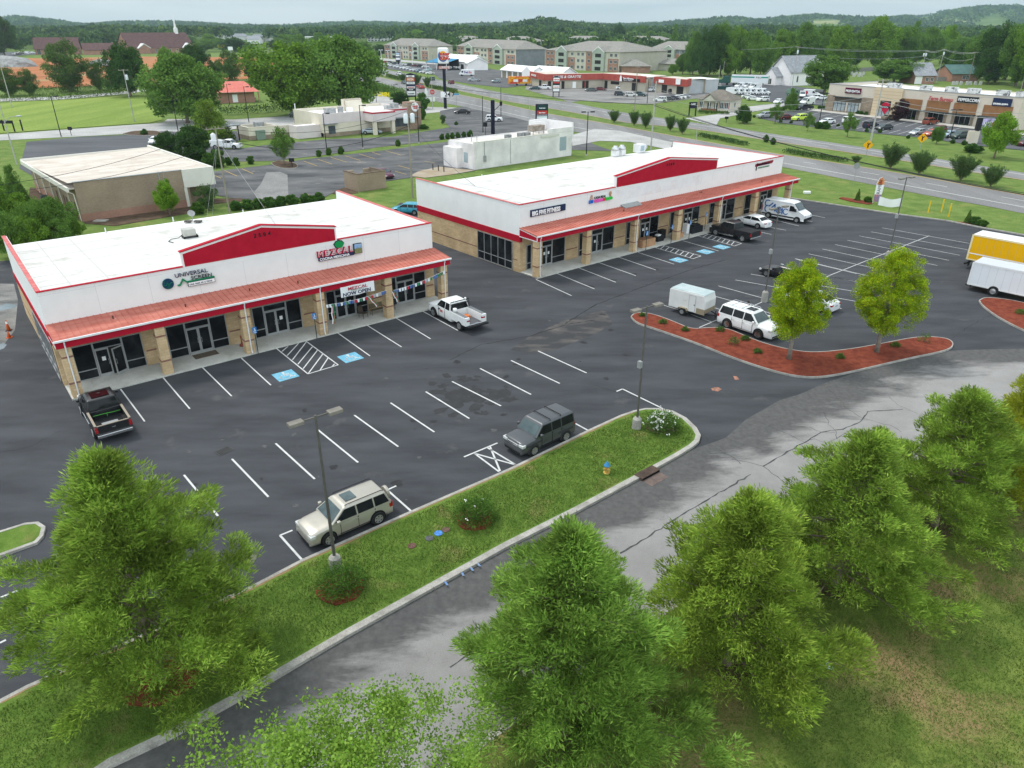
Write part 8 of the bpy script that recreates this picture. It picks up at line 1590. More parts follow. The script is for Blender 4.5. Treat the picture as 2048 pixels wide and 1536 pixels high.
# =====================================================================  LAMPS, POLES, SIGNS
def lamp_post(b,h,deg,lb,heads=2,th=.065,base=.75,mat=None,grp=None,arm=.55,hs=(.62,.36,.15),z=.13,box=False):
 mat=mat or m_post; t=thing('lamp_post',lb,'street lamp',G(b[0],b[1],z),rad(deg),grp)
 m=MB(); m.lathe((0,0,-.1),[(.30,0),(.27,base),(.16,base+.12)] if base>.4 else [(.22,0),(.18,base+.1)],14); m.build('concrete_base',m_kerb,t)
 m=MB(); m.tube([(0,0,base),(0,0,h)],th*1.15,6,r2=th*.85); m.build('pole',mat,t)
 m=MB(); n=heads;
 for k in range(n):
  s=(1,-1)[k]; m.box(*sorted((s*.04,s*arm)),-.035,.035,h-.12,h-.06)
 m.build('arm',mat,t)
 for k in range(n):
  s=(1,-1)[k]; o=MB(); o.box(*sorted((s*arm,s*(arm+hs[0]))),-hs[1]/2,hs[1]/2,h-.17,h-.17+hs[2]); L_=o.build('lamp_head',M('lamp_bronze',(.17,.155,.135),(.23,.21,.18),s=3,rough=.5) if mat is m_post else mat,t,bevel=.02); q=MB(); q.box(*sorted((s*(arm+.06),s*(arm+hs[0]-.06))),-hs[1]/2+.05,hs[1]/2-.05,h-.185,h-.171); q.build('lens',M('lamp_lens',(.45,.45,.42),rough=.2),L_)
 if box: m=MB(); m.box(-.28,-.07,-.12,.12,h*.52,h*.52+.42); m.build('control_box',m_grey,t)
 return t
GP='dark lamp posts of the parking lots'
lamp_post((672,1137),8.0,38,'tall bronze two-headed lamp post nearest the camera beside the beige suv',grp=GP)
lamp_post((1273,856),8.0,35,'bronze two-headed lamp post near the tip of the grass island',grp=GP,box=True)
lamp_post((1775,520),8.7,30,'bronze two-headed lamp post on a concrete base among the empty stalls',grp=GP,base=1.0,z=0,box=True)
lamp_post((1528,603),8.6,35,'bronze two-headed lamp post behind the white suv and trailer',grp=GP,base=1.0,z=0,box=True)
FL=[((1172.5,311),223,2,'black twin flood lamp post right of the white building'),((123,275),192,1,'black lamp post at the edge of the mown field by the office lot'),((300,217),166,1,'slender black lamp post at the right end of the mown field'),((359,276),199,1,'black lamp post beside the rounded evergreens'),((498,245),173,1,'black lamp post before the low hedge left of the restaurant'),((460,213),168,1,'black lamp post by the red roofed kiosk'),((654,304),226,1,'black lamp post on the verge left of the restaurant canopy'),((726,298),210,1,'black lamp post on the verge before the restaurant canopy'),((838,287),214,1,'black lamp post on the verge beside the restaurant tower'),((966,268),193,0,'plain black lamp post in the lot left of the black pylon'),((1002,235),176,0,'plain black lamp post behind the white suv at the highway verge'),((1294,209),157,2,'twin headed lamp post in the shopping strip lot'),((1899,279),219,2,'dark lamp post before the navy realtor sign'),((1638,247),186,1,'dark lamp post left of the white sedan in the shop lot'),((313,228),200,0,'short black lamp stub by the mown field drive'),((753,205),162,1,'black lamp post by the highway hedge, left'),((790,203),168,1,'black lamp post by the highway hedge, right')]
for b,ty,n,lb in FL: lamp_post(b,HG(b[0],b[1],ty),10,lb,heads=n,th=.09,base=.3,mat=M('black_steel',(.02,.02,.022),rough=.5),grp='thin dark lamp posts beyond the malls',arm=.5,hs=(.8,.4,.2),z=0)
for i,(px,py,ty) in enumerate([(763,124,100),(777,125,101),(802,131,102),(825,133,104)]): lamp_post((px,py),HG(px,py,ty),20,'tall white lamp pole in the car lot, '+['leftmost','second','third','rightmost'][i],heads=2,th=.2,base=.3,mat=m_trimw,grp='white lamp poles of the car lot',arm=.4,hs=(1.1,.6,.4),z=0)
m_wood=M('pole_wood',(.22,.19,.15),(.34,.31,.26),s=2,rough=.9,stretch=(3,3,.3)); m_concp=M('pole_grey',(.36,.35,.33),(.44,.43,.41),s=2,rough=.8)
PT={}
def pole(key,b,ty,lb,arms=1,mat=None,r=.15,trans=0,ang=40,grp='utility poles',lean=None):
 h=HG(b[0],b[1],ty); p=G(*b); t=thing('utility_pole',lb,'utility pole',p,rad(ang),grp); m=MB(); m.tube([(0,0,-.2),(0,0,h)],r,8,r2=r*.6); m.build('pole',mat or m_wood,t)
 for a in range(arms): m=MB(); m.box(-1.2,1.2,-.06,.06,h-.35-a*.9,h-.22-a*.9); [m.lathe((x,0,h-.22-a*.9),[(.05,0),(.06,.18),(.0001,.2)],6) for x in (-1.1,-.4,.4,1.1)]; m.build('crossarm',m_wood,t)
 for k in range(trans): m=MB(); m.lathe((-.55+1.1*k if trans>1 else .4,-.25,h-2.6),[(.30,0),(.32,.1),(.32,1.15),(.2,1.25),(.0001,1.3)],12); m.build('transformer',M('transformer_white',(.62,.66,.68),rough=.4),t,smooth=True)
 PT[key]=(p[0],p[1],h); return t
pole('a',(459.6,428),253,'leaning-looking wooden utility pole with guy wires behind the near building',arms=1,r=.13)
pole('b',(825.6,396),206,'tall wooden utility pole with two white transformers between the malls',arms=1,trans=2)
pole('c',(269,244),138,'pale utility pole with a transformer at the edge of the mown field',arms=1,mat=m_concp,trans=1); pole('d',(24.6,215),125,'pale utility pole at the left edge by the hedges',arms=0,mat=m_concp)
t=pole('e',(34,329),206,'pale pole with cobra head street light at the left edge',arms=0,mat=m_concp,r=.12); h=PT['e'][2]; m=MB(); m.tube([(0,0,h-3.2),(1.0,0,h-2.4),(2.0,0,h-2.3)],.05,6); m.build('light_arm',m_grey,t); m=MB(); m.blob((2.4,0,h-2.32),(.5,.2,.14),10,6); m.build('lamp_head',M('lamp_grey',(.5,.52,.54)),t,smooth=True)
pole('f',(1741,284),158,'large grey utility pole before the tower of the shop row',arms=2,mat=m_concp,r=.2,ang=-60); pole('g',(1583.5,176),93,'grey utility pole before the chapel',arms=1,mat=m_concp,trans=1,ang=-60)
pole('h',(1838.5,163),100,'utility pole behind the shop row, leftmost of three',arms=1,mat=m_concp,trans=2,ang=-60); pole('i',(1873,165),97.5,'utility pole behind the shop row, middle of three',arms=1,mat=m_concp,trans=1,ang=-60); pole('j',(1935,168),104,'wooden utility pole behind the shop row, rightmost of three',arms=1,ang=-60)
pole('k',(1269,221),132,'wooden utility pole in the verge before the shopping strip',arms=1,ang=-60); pole('l',(1301.5,300),162,'tall pale utility pole behind the exhaust fans of the farther roof',arms=0,mat=m_concp,r=.18); pole('m',(1444,166),122,'wooden pole beside the green semi tractor',arms=0); pole('n',(1436,172),131,'thin grey pole left of the semi tractor',arms=0,mat=m_concp,r=.1)
pole('o',(1391,289),238,'thin grey pole behind the far end of the farther roof',arms=0,mat=m_concp,r=.07); pole('p',(813.6,204),147,'thin grey pole left of the black tenant sign',arms=0,mat=m_concp,r=.1); pole('q',(865.6,219),155,'thin grey pole at the highway corner by the stop sign',arms=0,mat=m_concp,r=.09); pole('r',(1058.7,255),196,'thin grey pole left of the green and red sign',arms=0,mat=m_concp,r=.08)
for i,(k,b,ty) in enumerate([('s',(593,104),74),('t',(694,103),79),('u',(717,116),76),('v',(751,134),84),('w',(539,116),91),('x',(1678,168),120),('y',(2036,200),155),('z',(867,150),110)]): pole(k,b,ty,['far utility pole left of the white flats','far utility pole above the big tree','far wooden pole left of the car lot road','wooden pole at the left end of the car lot','far pole beside the distant road','pale pole behind the left corner of the shop row','pole at the right edge behind the shop row','pole between car lot and burger sign'][i],arms=1 if i<5 else 0,r=.16)
m_wire=M('wire_black',(.03,.03,.032),rough=.6)
def wire(a,b,sag,lb,r=.022,mat=None,n=10):
 a=Vector(a);b=Vector(b); pts=[a.lerp(b,i/n)-Vector((0,0,sag*4*(i/n)*(1-i/n))) for i in range(n+1)]; m=MB(); m.tube(pts,r,4,cap=False); return tag(m.build('power_line',mat or m_wire),lb,'power line','overhead power lines')
def off(p,dx=0,dz=0): return (p[0]+dx*.6,p[1]+dx*.6,p[2]+dz)
wire(off(PT['a'],0,-.2),G(-60,377,8.5),1.0,'upper power line from the guyed pole across the brick building roof'); wire(off(PT['a'],0,-2.2),G(-60,392,7.2),1.0,'lower power line from the guyed pole across the brick wall'); wire(off(PT['a'],1,-.2),off(PT['b'],0,-1),1.6,'power line from the guyed pole to the twin transformer pole, upper'); wire(off(PT['a'],0,-1.4),off(PT['b'],0,-3),2.2,'power line from the guyed pole to the twin transformer pole, lower',r=.035)
wire(off(PT['b'],0,-2.5),G(985,398,5.6),.6,'service wire from the twin transformer pole to the farther building'); wire(PT['c'],off(PT['a'],-1,-.1),2.0,'power line between field pole and guyed pole'); wire(PT['c'],G(-60,150,9),1.2,'power line from the field pole to the left')
for i,(dx,dy) in enumerate([(372,447),(385,430),(560,462)]): wire(off(PT['a'],0,-1.5),G(dx+(40 if i<2 else 0),dy,.1 if i<2 else 6),.0,'guy wire of the leaning-looking pole, '+['left','second','right'][i],r=.018,mat=m_grey)
for dz,s in ((-.2,1.2),(-.35,1.9),(-2.6,3)):
 for a_,b_ in (('g','h'),('h','i'),('i','j')): wire(off(PT[a_],dz,dz),off(PT[b_],dz,dz),s*.5,'grey power line behind the shop row, %s span, %s wire'%({'g':'left','h':'middle','i':'right'}[a_],{-.2:'top',-.35:'second',-2.6:'lowest'}[dz]),mat=m_grey,r=.05)
wire(PT['g'],G(1360,90,11),2,'grey power line running left from the chapel pole',mat=m_grey,r=.05); wire(PT['j'],G(2100,104,11),1.5,'grey power line leaving the frame right of the last pole',mat=m_grey,r=.05)
for k,dz in enumerate((-.2,-1.0,-3.4,-4.2)): wire(off(PT['f'],0,dz),G(2120,[180,188,222,232][k],9-k*.4),1.6,'cable from the large grey pole to the right edge, %s'%['topmost','second','third','lowest'][k],mat=m_grey,r=.035)
for k,dz in enumerate((-1.5,-3.0)): wire(off(PT['l'],0,dz),off(PT['f'],0,-3-k),2.5,'cable between the two pale poles over the median, %s'%['upper','lower'][k],mat=m_grey,r=.03)
wire(off(PT['l'],0,-4.5),G(2120,402,5.0),1.2,'thick black cable running low over the highway median',r=.06); wire(off(PT['l'],0,-4.2),G(2120,398,5.4),1.4,'second black cable just above the thick one over the median',r=.035); wire(off(PT['l'],0,-4.4),G(700,138,7),2,'black cable over the highway to the far left',r=.05)
# pylon signs
m_bs=M('sign_steel',(.015,.015,.03),rough=.4)
t=thing('pylon_sign','tall burger restaurant pylon sign with round bun logo on black pole','sign',G(891,217),rad(-2)); h=HG(891,217,95); s_=scale_at(891,217)
m=MB(); m.box(-.42,.42,-.42,.42,0,h-1); m.build('pole',m_bs,t); m=MB(); m.box(-11*s_,10*s_,-.9,.5,h-29*s_,h); m.build('cabinet',m_wht,t,bevel=.5)
cx=-.5*s_; cz=h-14.5*s_; R_=9.4*s_; m=MB();
P=[(cx+R_*math.cos(rad(a)),cz+R_*1.12*math.sin(rad(a))) for a in range(150,372,8)]; Q=[(cx+.3+R_*.86*math.cos(rad(a)),cz+.5+R_*1.0*math.sin(rad(a))) for a in range(150,372,8)]
for i in range(len(P)-1): m.prismY([P[i],P[i+1],Q[i+1],Q[i]],-.98,-.9)
m.build('blue_swoosh',M('bk_blue',(.02,.10,.30),rough=.5),t)
m=MB(); m.prismY([(cx+R_*.62*math.cos(rad(a)),cz+R_*.45+R_*.45*math.sin(rad(a))) for a in range(10,180,14)],-1.0,-.9); m.prismY([(cx+R_*.62*math.cos(rad(a)),cz-R_*.42+R_*.42*math.sin(rad(a))) for a in range(190,352,14)],-1.0,-.9); m.build('bun',M('bk_bun',(.80,.38,.04),rough=.5),t)
text('BURGER',.85,.05,M('bk_red',(.55,.04,.02)),t,(cx-R_*.62,-1.05,cz+.15),sx=.9,bold=.05); text('KING',1.25,.05,M('bk_red',(.55,.04,.02)),t,(cx-R_*.55,-1.05,cz-1.0),sx=.95,bold=.06)
m=MB(); m.box(-10*s_,11*s_,-.6,.4,h-38*s_,h-33*s_); m.build('reader_board',M('board_red',(.42,.08,.06),(.6,.45,.42),s=1.2),t); text('LIMITED TIME',.8,.03,m_wht,t,(-8*s_,-.63,h-36.7*s_),sx=1.3)
m=MB(); m.box(-8*s_,8*s_,-.7,.3,21*s_,31*s_); m.build('lower_board',m_wht,t); text('24 7',1.7,.03,m_black,t,(0,-.73,23*s_),bold=.04)
def board(b,ty,wpx,lb,rows,legs=2,ang=0,z0f=.25,pm=None,cat='sign',roof=False,depth=.5):
 t=thing('pylon_sign',lb,cat,G(*b),rad(ang)); h=HG(b[0],b[1],ty); w=wpx*scale_at(*b)
 for k in range(legs): m=MB(); x=(-.42+.84*k)*w if legs==2 else 0; ww=.06*w if legs==2 else .18*w; m.box(x-ww,x+ww,-.15,.15,0,h*.95); m.build('post',pm or m_bs,t)
 m=MB(); m.box(-w/2,w/2,-depth/2,depth/2,h*z0f,h);
 if roof: m.prismY([(-w/2-.1,h),(w/2+.1,h),(0,h+.16*w)],-depth/2,depth/2)
 m.build('cabinet',pm or m_bs,t)
 n=len(rows); z=h-.02*h
 for i,(f,c,tx,tc) in enumerate(rows):
  hh=(h-h*z0f)*f*.98; m=MB(); m.box(-w*.44,w*.44,-depth/2-.04,-depth/2,z-hh*.9,z-hh*.06); m.build('sign_panel',c,t)
  if tx: text(tx,min(hh*.62,w*.8/max(1,len(tx))*1.5),.03,tc,t,(0,-depth/2-.07,z-hh*.68),align='CENTER',bold=.02)
  z-=hh
 return t
m_sr=M('sign_red',(.45,.05,.04),rough=.5); m_dg=M('sign_darkgreen',(.015,.05,.045),rough=.5); m_or=M('sign_orange',(.60,.12,.05),(.5,.3,.1),s=1.2)
board((824,206),149,18,'tall black tenant sign with red and white panels and peaked top by the hedge',[(.10,m_wht,'PLAZA',m_black),(.19,m_or,'PIZZA',m_wht),(.13,m_wht,'DENTAL',m_grey),(.08,m_navy,'',None),(.11,m_wht,'INSURANCE',m_crim),(.10,m_black,'SALON',m_wht),(.23,m_wht,'CLEANERS',m_dg)],roof=True,z0f=.22,depth=1.0)
board((1112,194),154,14,'black framed tenant sign with red and white panels before the shopping strip',[(.28,m_wht,'VAPOR',m_sr),(.12,m_sr,'',None),(.10,m_black,'',None),(.25,m_wht,'LIQUORS',m_sr),(.2,m_wht,'',None)],z0f=.24,roof=True,depth=.8)
board((1083,251),208,24,'dark green, red and white roadside sign behind the white building',[(.34,m_dg,'Family Dental',m_wht),(.26,m_sr,'State Farm',m_wht),(.08,m_grey,'',None),(.32,M('sign_pale',(.60,.68,.66),(.7,.75,.74),s=1),'ORTHODONTICS',m_grey)],legs=1,z0f=.22,ang=10,depth=.9)
board((1384,232),204,16,'black two-post sign beside the small cream house',[(.6,m_black,'LAW',m_wht)],z0f=.55,ang=10,depth=.35)
board((797,132),105,9,'blue and white tower sign in the car lot',[(.2,M('sign_sky',(.45,.55,.66)),'',None),(.2,m_wht,'',None),(.12,m_navy,'',None),(.3,m_wht,'',None)],legs=1,z0f=.32,depth=1.2)
t=thing('pylon_post','bare black pylon post with flood light left of the white building roof','post',G(986,268),0); h=HG(986,268,200); m=MB(); m.box(-.45,.45,-.45,.45,0,h); m.build('post',m_bs,t,bevel=.08); m=MB(); m.tube([(.4,0,h-2.2),(1.8,0,h-1.0)],.07,6); m.build('arm',m_blk,t); m=MB(); m.box(1.6,2.2,-.2,.2,h-1.2,h-.3); m.build('flood_light',m_blk,t)
t=thing('led_sign','black framed digital sign on a stone plinth at the right before the shop row','sign',G(1942,287),rad(-8)); s_=scale_at(1942,287); m=MB(); m.box(-1.0,1.0,-.5,.5,0,24*s_); m.build('plinth',m_tanst,t); m=MB(); m.box(1*s_,38*s_,-.5,.5,26*s_,50*s_); m.box(3*s_,7*s_,-.4,.4,20*s_,26*s_); m.build('cabinet',m_blk,t); m=MB(); m.box(9*s_,37*s_,-.56,-.5,28*s_,48*s_); sc=m.build('screen',M('screen_lilac',(.42,.38,.60),(.05,.05,.07),s=.9,lo=.45,hi=.55,emit=.25),t); text('VIP',12*s_,.02,m_wht,t,(11*s_,-.6,34*s_)); m=MB(); m.lathe((31*s_,-.6,38*s_),[(.0001,-.03),(5*s_,-.03),(5*s_,0),(.0001,0)],14,axis='y'); m.build('round_logo',M('logo_pink',(.6,.05,.15)),t)
m_diam=M('sign_yellow',(.80,.40,.01),rough=.5)
for b,c,lb in (((1731,316),(1737,290),'yellow diamond warning sign in the median before the large grey pole'),((1839,301),(1845,276),'yellow diamond warning sign right of the first, by the row of parked cars')):
 h=HG(b[0],b[1],c[1]); t=thing('warning_sign',lb,'sign',G(*b),rad(-60+40),'yellow diamond warning signs'); m=MB(); m.box(-.05,.05,-.05,.05,0,h); m.build('post',m_grey,t); m=MB(); m.prismY([(0,h-.95),(.95,h),(0,h+.95),(-.95,h)],-.08,-.05); m.build('sign_plate',m_diam,t); m=MB(); m.prismY([(-.1,h-.5),(.1,h-.5),(.1,h),(.4,h+.3),(.25,h+.4),(-.02,h+.15),(-.05,h+.5),(-.25,h+.3),(-.1,h+.2)],-.1,-.08); m.build('symbol',m_black,t)
t=thing('road_sign','back of a grey road sign on the verge beyond the farther building','sign',G(1706,371),rad(-25)); h=HG(1706,371,332); m=MB(); m.box(-.04,.04,-.04,.04,0,h+.3); m.build('post',m_grey,t); m=MB(); m.prismY([(-.2,h-.45),(.2,h-.45),(.45,h-.2),(.45,h+.2),(.2,h+.45),(-.2,h+.45),(-.45,h+.2),(-.45,h-.2)],-.03,0); m.build('sign_plate',M('alu_back',(.30,.31,.32),rough=.5,metal=.3),t)
t=thing('stop_sign','red stop sign at the highway corner behind the restaurant','sign',G(866,219),0); h=HG(866,219,184); m=MB(); m.box(-.05,.05,0,.1,0,h); m.build('post',m_grey,t); m=MB(); m.prismY([(.75*math.cos(PI/8+k*PI/4),h+.75*math.sin(PI/8+k*PI/4)) for k in range(8)],-.05,0); m.build('sign_plate',m_sr,t); text('STOP',.45,.02,m_wht,t,(0,-.07,h-.16),align='CENTER')
t=thing('street_sign','blue street name sign at the highway corner','sign',G(913,214),0); h=HG(913,214,189); m=MB(); m.box(-.05,.05,0,.1,0,h); m.build('post',m_grey,t); m=MB(); m.box(-.9,.9,-.05,0,h-.15,h+.3); m.build('sign_plate',M('street_blue',(.10,.32,.55)),t)
o=MB().box(-1.9,1.9,-.1,.1,0,1.3).build('banner',m_wht); o.location=G(859,203); tag(o,'low white banner board on the verge by the stop sign','banner')
t=thing('feather_flag','small white feather flag with orange foot by the stop sign','flag',G(851,206),0); m=MB(); m.prismY([(-.1,.9),(.6,1.0),(.8,3.6),(.45,4.6),(0,4.4)],-.02,.02); m.build('cloth',m_wht,t); m=MB(); m.prismY([(-.1,.3),(.55,.3),(.6,1.0),(-.1,.9)],-.02,.02); m.build('foot',m_or,t)
t=thing('feather_flag','tall colourful feather flag with black lettering beside the slender conifer','flag',G(1745,407),rad(-12)); h=HG(1745,407,354); m=MB(); m.tube([(0,0,0),(0,0,h*.75),(.25,0,h*.95),(.55,0,h)],.03,6); m.build('pole',m_wht,t); m=MB(); m.mi=0; m.prismY([(.02,.3),(.75,.25),(.95,h*.35),(.02,h*.35)],-.015,.015); m.mi=1; m.prismY([(.02,h*.35),(.95,h*.35),(1.0,h*.72),(.02,h*.72)],-.015,.015); m.mi=2; m.prismY([(.02,h*.72),(1.0,h*.72),(.9,h*.9),(.55,h),(.25,h*.95)],-.015,.015); m.build('cloth',[M('flag_blue2',(.12,.18,.38),(.5,.2,.2),s=2),m_wht,M('flag_red2',(.5,.08,.08),(.7,.4,.1),s=1.5)],t); text('RAMEN',.62,.01,m_black,t,(.66,-.03,h*.36),rot=(PI/2,-PI/2,0),sx=.95)
t=thing('banner','sagging white banner staked behind the kerb beside the feather flag','banner',G(1755,412),rad(-20)); n=10; L_=2.9; m=MB(); vs=[(L_*i/n,.12*math.sin(i*.8),(.15 if k==0 else 1.35)-.3*math.sin(PI*i/n)*(.6 if k==0 else 1)) for k in (0,1) for i in range(n+1)]; m.add(vs,[(i,i+1,n+2+i,n+1+i) for i in range(n)]); m.build('vinyl',m_wht,t); m=MB(); m.box(-.03,.03,-.03,.03,0,1.4).box(L_-.03,L_+.03,-.03,.03,0,1.4); m.build('stake',m_grey,t)
for i,(b,ty) in enumerate([((1856,425),402),((1882,425),398.5),((1896.5,433.5),407)]): o=MB().tube([(0,0,0),(.0,0,HG(b[0],b[1],ty))],.07,8).build('marker_post',M('post_yellow',(.75,.48,.02),rough=.5)); o.location=G(*b); tag(o,'yellow marker post on the verge, '+['leftmost of three','middle and farthest of three','rightmost of three'][i],'post','yellow marker posts on the verge')
o=MB().box(-.5,.5,-.25,.25,0,.35).build('utility_box',m_wht,bevel=.04); o.location=G(1613.5,387); tag(o,'small white box in the grass beyond the white van','utility box')
o=MB().box(-.8,.8,-.5,.5,0,.12).build('utility_cover',m_kerb); o.location=G(202,442,.04); tag(o,'pale grey utility cover in the mulch below the brick wall','utility cover')
t=thing('road_sign','far yellow roadside sign left of the traffic lights','sign',G(444,104),0); s_=scale_at(444,104); m=MB(); m.box(-7*s_,7*s_,-.3,.3,8*s_,13*s_); m.build('sign_panel',M('far_yellow',(.7,.6,.03)),t); m=MB(); m.box(-.3,.3,-.2,.2,0,8*s_); m.build('post',m_grey,t)
t=thing('billboard','small white far billboard right of the yellow sign','billboard',G(462,106),0); m=MB(); m.box(-4.5*s_,4.5*s_,-.3,.3,5*s_,11*s_); m.build('sign_panel',m_wht,t); m=MB(); m.box(-.3,.3,-.2,.2,0,5*s_); m.build('post',m_grey,t)
t=thing('traffic_lights','overhead traffic light mast across the distant road','traffic light',G(487,116),0); s_=scale_at(487,116); m=MB(); m.box(-.2,.2,-.2,.2,0,25*s_).box(0,66*s_,-.15,.15,24*s_,24.6*s_); m.build('mast',m_blk,t);
for k in (.45,.6,.75,.9): m=MB(); m.box(66*s_*k-.4,66*s_*k+.4,-.3,.3,22.5*s_,25.5*s_); m.build('signal_head',m_blk,t)
t=thing('store_sign','low yellow letter sign on the verge behind the restaurant','sign',G(762,193),rad(-20)); text('$ CASH',1.9,.3,M('letters_yellow',(.75,.6,.02)),t,(-3.0,0,.1),bold=.06)
# mailboxes and small lot signs
for px,py,lb,h in ((143,271,'dark sign stub on the grass edge of the office lot',1.6),(585,335,'small dark sign in the kerbed tree island',1.3),(971,271,'dark drive-through speaker post behind the white building roof',2.6),(1452,246,'dark mailbox post beside the drive verge',1.3)):
 t=thing('lot_sign',lb,'sign',G(px,py),0); m=MB(); m.box(-.05,.05,-.05,.05,0,h); m.build('post',m_blk,t); m=MB(); m.box(-.45,.45,-.12,.12,h*.75,h+.3); m.build('board',m_blk,t)
for i,(x,y) in enumerate(((9,262),(30,264),(46,262))):
 t=thing('field_post','dark post at the left edge of the mown field, '+['leftmost','middle with a name board','rightmost'][i],'post',G(x,y),0,'dark posts at the field edge'); m=MB(); m.box(-.12,.12,-.12,.12,0,2.6); m.build('post',m_blk,t)
 if i==1: m=MB(); m.box(-3,0,-.05,.05,1.9,2.6); m.build('name_board',m_blk,t)
# hydrant
t=thing('fire_hydrant','small fire hydrant with blue bonnet and yellow body on the grass island','hydrant',G(1213,946,.13),rad(30)); m_hy=M('hydrant_yellow',(.62,.42,.12),(.50,.30,.08),s=8,rough=.5); m_hb=M('hydrant_blue',(.04,.26,.50),(.06,.20,.38),s=8,rough=.45)
m=MB(); m.lathe((0,0,0),[(.19,0),(.19,.05),(.115,.06),(.115,.42),(.15,.43),(.15,.47)],16); m.build('barrel',m_hy,t,smooth=False); m=MB(); m.lathe((0,0,.47),[(.19,0),(.19,.04),(.14,.06),(.12,.16),(.06,.22),(.035,.24),(.035,.30),(.0001,.30)],16); m.build('bonnet',m_hb,t,smooth=True)
m=MB(); m.tube([(-.22,0,.33),(.22,0,.33)],.06,10).tube([(0,0,.30),(0,-.22,.30)],.075,10); m.build('outlet',m_hy,t)
# litter
m=MB(); rr=random.Random(8); n=6; vs=[(i*.09-.25+rr.uniform(-.02,.02),j*.07-.2+rr.uniform(-.02,.02),.16+rr.uniform(0,.09)) for j in range(n) for i in range(n)]; m.add(vs,[(j*n+i,j*n+i+1,(j+1)*n+i+1,(j+1)*n+i) for j in range(n-1) for i in range(n-1)]); o=m.build('plastic_bag',M('bag_blue',(.45,.68,.74),(.65,.78,.80),s=9,rough=.4)); o.location=G(1652,1338,.0); tag(o,'crumpled pale blue plastic bag on the lawn right of a cypress','plastic bag')
# =====================================================================  PERSON
def person(x,y,deg,lb):
 me=bpy.data.meshes.new('person'); V=[(0,0,.95),(0,0,1.15),(0,-.01,1.40),(0,.0,1.50),(0,.03,1.58),(0,.03,1.70),(.19,0,1.40),(.25,.02,1.12),(.20,.20,.98),(.19,.28,.97),(-.19,0,1.40),(-.25,.02,1.12),(-.20,.20,.98),(-.19,.28,.97),(.10,0,.90),(.11,.02,.50),(.11,0,.07),(.11,.14,.04),(-.10,0,.90),(-.11,.02,.50),(-.11,0,.07),(-.11,.14,.04)]
 E_=[(0,1),(1,2),(2,3),(3,4),(4,5),(2,6),(6,7),(7,8),(8,9),(2,10),(10,11),(11,12),(12,13),(0,14),(14,15),(15,16),(16,17),(0,18),(18,19),(19,20),(20,21)]
 R_=[.15,.15,.155,.06,.085,.075,.075,.048,.035,.03,.075,.048,.035,.03,.10,.065,.045,.035,.10,.065,.045,.035]
 me.from_pydata(V,E_,[]); me.materials.append(M('skin',(.30,.17,.11),(.34,.20,.13),s=6,rough=.6)); me.materials.append(m_blk); o=bpy.data.objects.new('person',me); COL.objects.link(o); s=o.modifiers.new('skin','SKIN'); sb=o.modifiers.new('sub','SUBSURF'); sb.levels=1; sb.render_levels=1
 for i,v in enumerate(me.skin_vertices[0].data): v.radius=(R_[i],R_[i]*.8)
 me.skin_vertices[0].data[0].use_root=True; o.location=(x,y,.01); o.rotation_euler=(0,0,rad(deg)); tag(o,lb,'person')
 m=MB(); m.lathe((0,0,0),[(.17,.93),(.20,1.0),(.20,1.2),(.23,1.38),(.16,1.47),(.07,1.51)],14); k=m.build('shirt',m_blk,o,smooth=True); k.scale=(1.05,.72,1)
 for sx in (-1,1): m=MB(); m.tube([(sx*.20,0,1.42),(sx*.25,.01,1.22)],[.085,.065],8); m.build('sleeve',m_blk,o); m=MB(); m.tube([(sx*.09,0,.95),(sx*.115,.02,.50),(sx*.115,0,.10)],[.125,.09,.07],8); m.build('trouser_leg',M('denim_dark',(.03,.035,.05),rough=.8),o)
 m=MB(); m.blob((0,-.0,1.71),(.098,.11,.085),12,6); m.build('hair',M('hair_dark',(.03,.02,.015),rough=.7),o,smooth=True); return o
x,y,_=G(1497,604,1.72); person(x,y,200,'person in a black shirt standing behind the large white suv')
# =====================================================================  DISTANT VEHICLES
PRO={}
def far(kind,col,px,py,deg,lb,grp=None,van_=None):
 k=(kind,col)
 if k not in PRO:
  t=make_car(kind,col,0) if kind!='van' else van(col,0,L=5.6,H=2.35); PRO[k]=t
 else: t=copy_tree(PRO[k])
 x,y,_=G(px,py); place(t,x,y,deg,.04); t['label']=lb; t['category']={'pickup':'pickup truck','extcab':'pickup truck','van':'van'}.get(kind,'car')
 if grp: t['group']=grp
 elif 'group' in t: del t['group']
 return t
WH=(.76,.77,.78);BLK=(.012,.012,.014);DG=(.05,.06,.065);SIL=(.42,.44,.46);MAR=(.14,.015,.025);BLU=(.10,.18,.27);RED=(.38,.03,.03);TEAL=(.04,.08,.09)
g1='cars parked at the shop row'; S1=30.4
far('pickup',(.010,.014,.03),1607,221,205,'dark navy pickup parked at the left end of the shop row',g1); far('suv',(.55,.72,.06),1598,241,208,'bright lime green suv in the shop lot',g1); far('sedan',MAR,1571,239,20,'dark red car behind the small tree left of the lime suv',g1); far('suv',SIL,1529,236,200,'silver blue suv at the left end of the shop lot',g1)
far('sedan',WH,1653,248,206,'white sedan nose out in the shop lot right of the lime suv',g1); far('suv',WH,1700,246,25,'white suv half hidden behind the young tree in the shop lot',g1); far('suv',(.012,.016,.035),1741,256,30,'dark navy suv with red tail lamps beside the dark sedan',g1); far('sedan',(.02,.028,.03),1767,260,205,'dark grey sedan before the kerbed island of the shop lot',g1); far('sedan',(.26,.22,.16),1779,240,20,'tan sedan below the purple tree',g1)
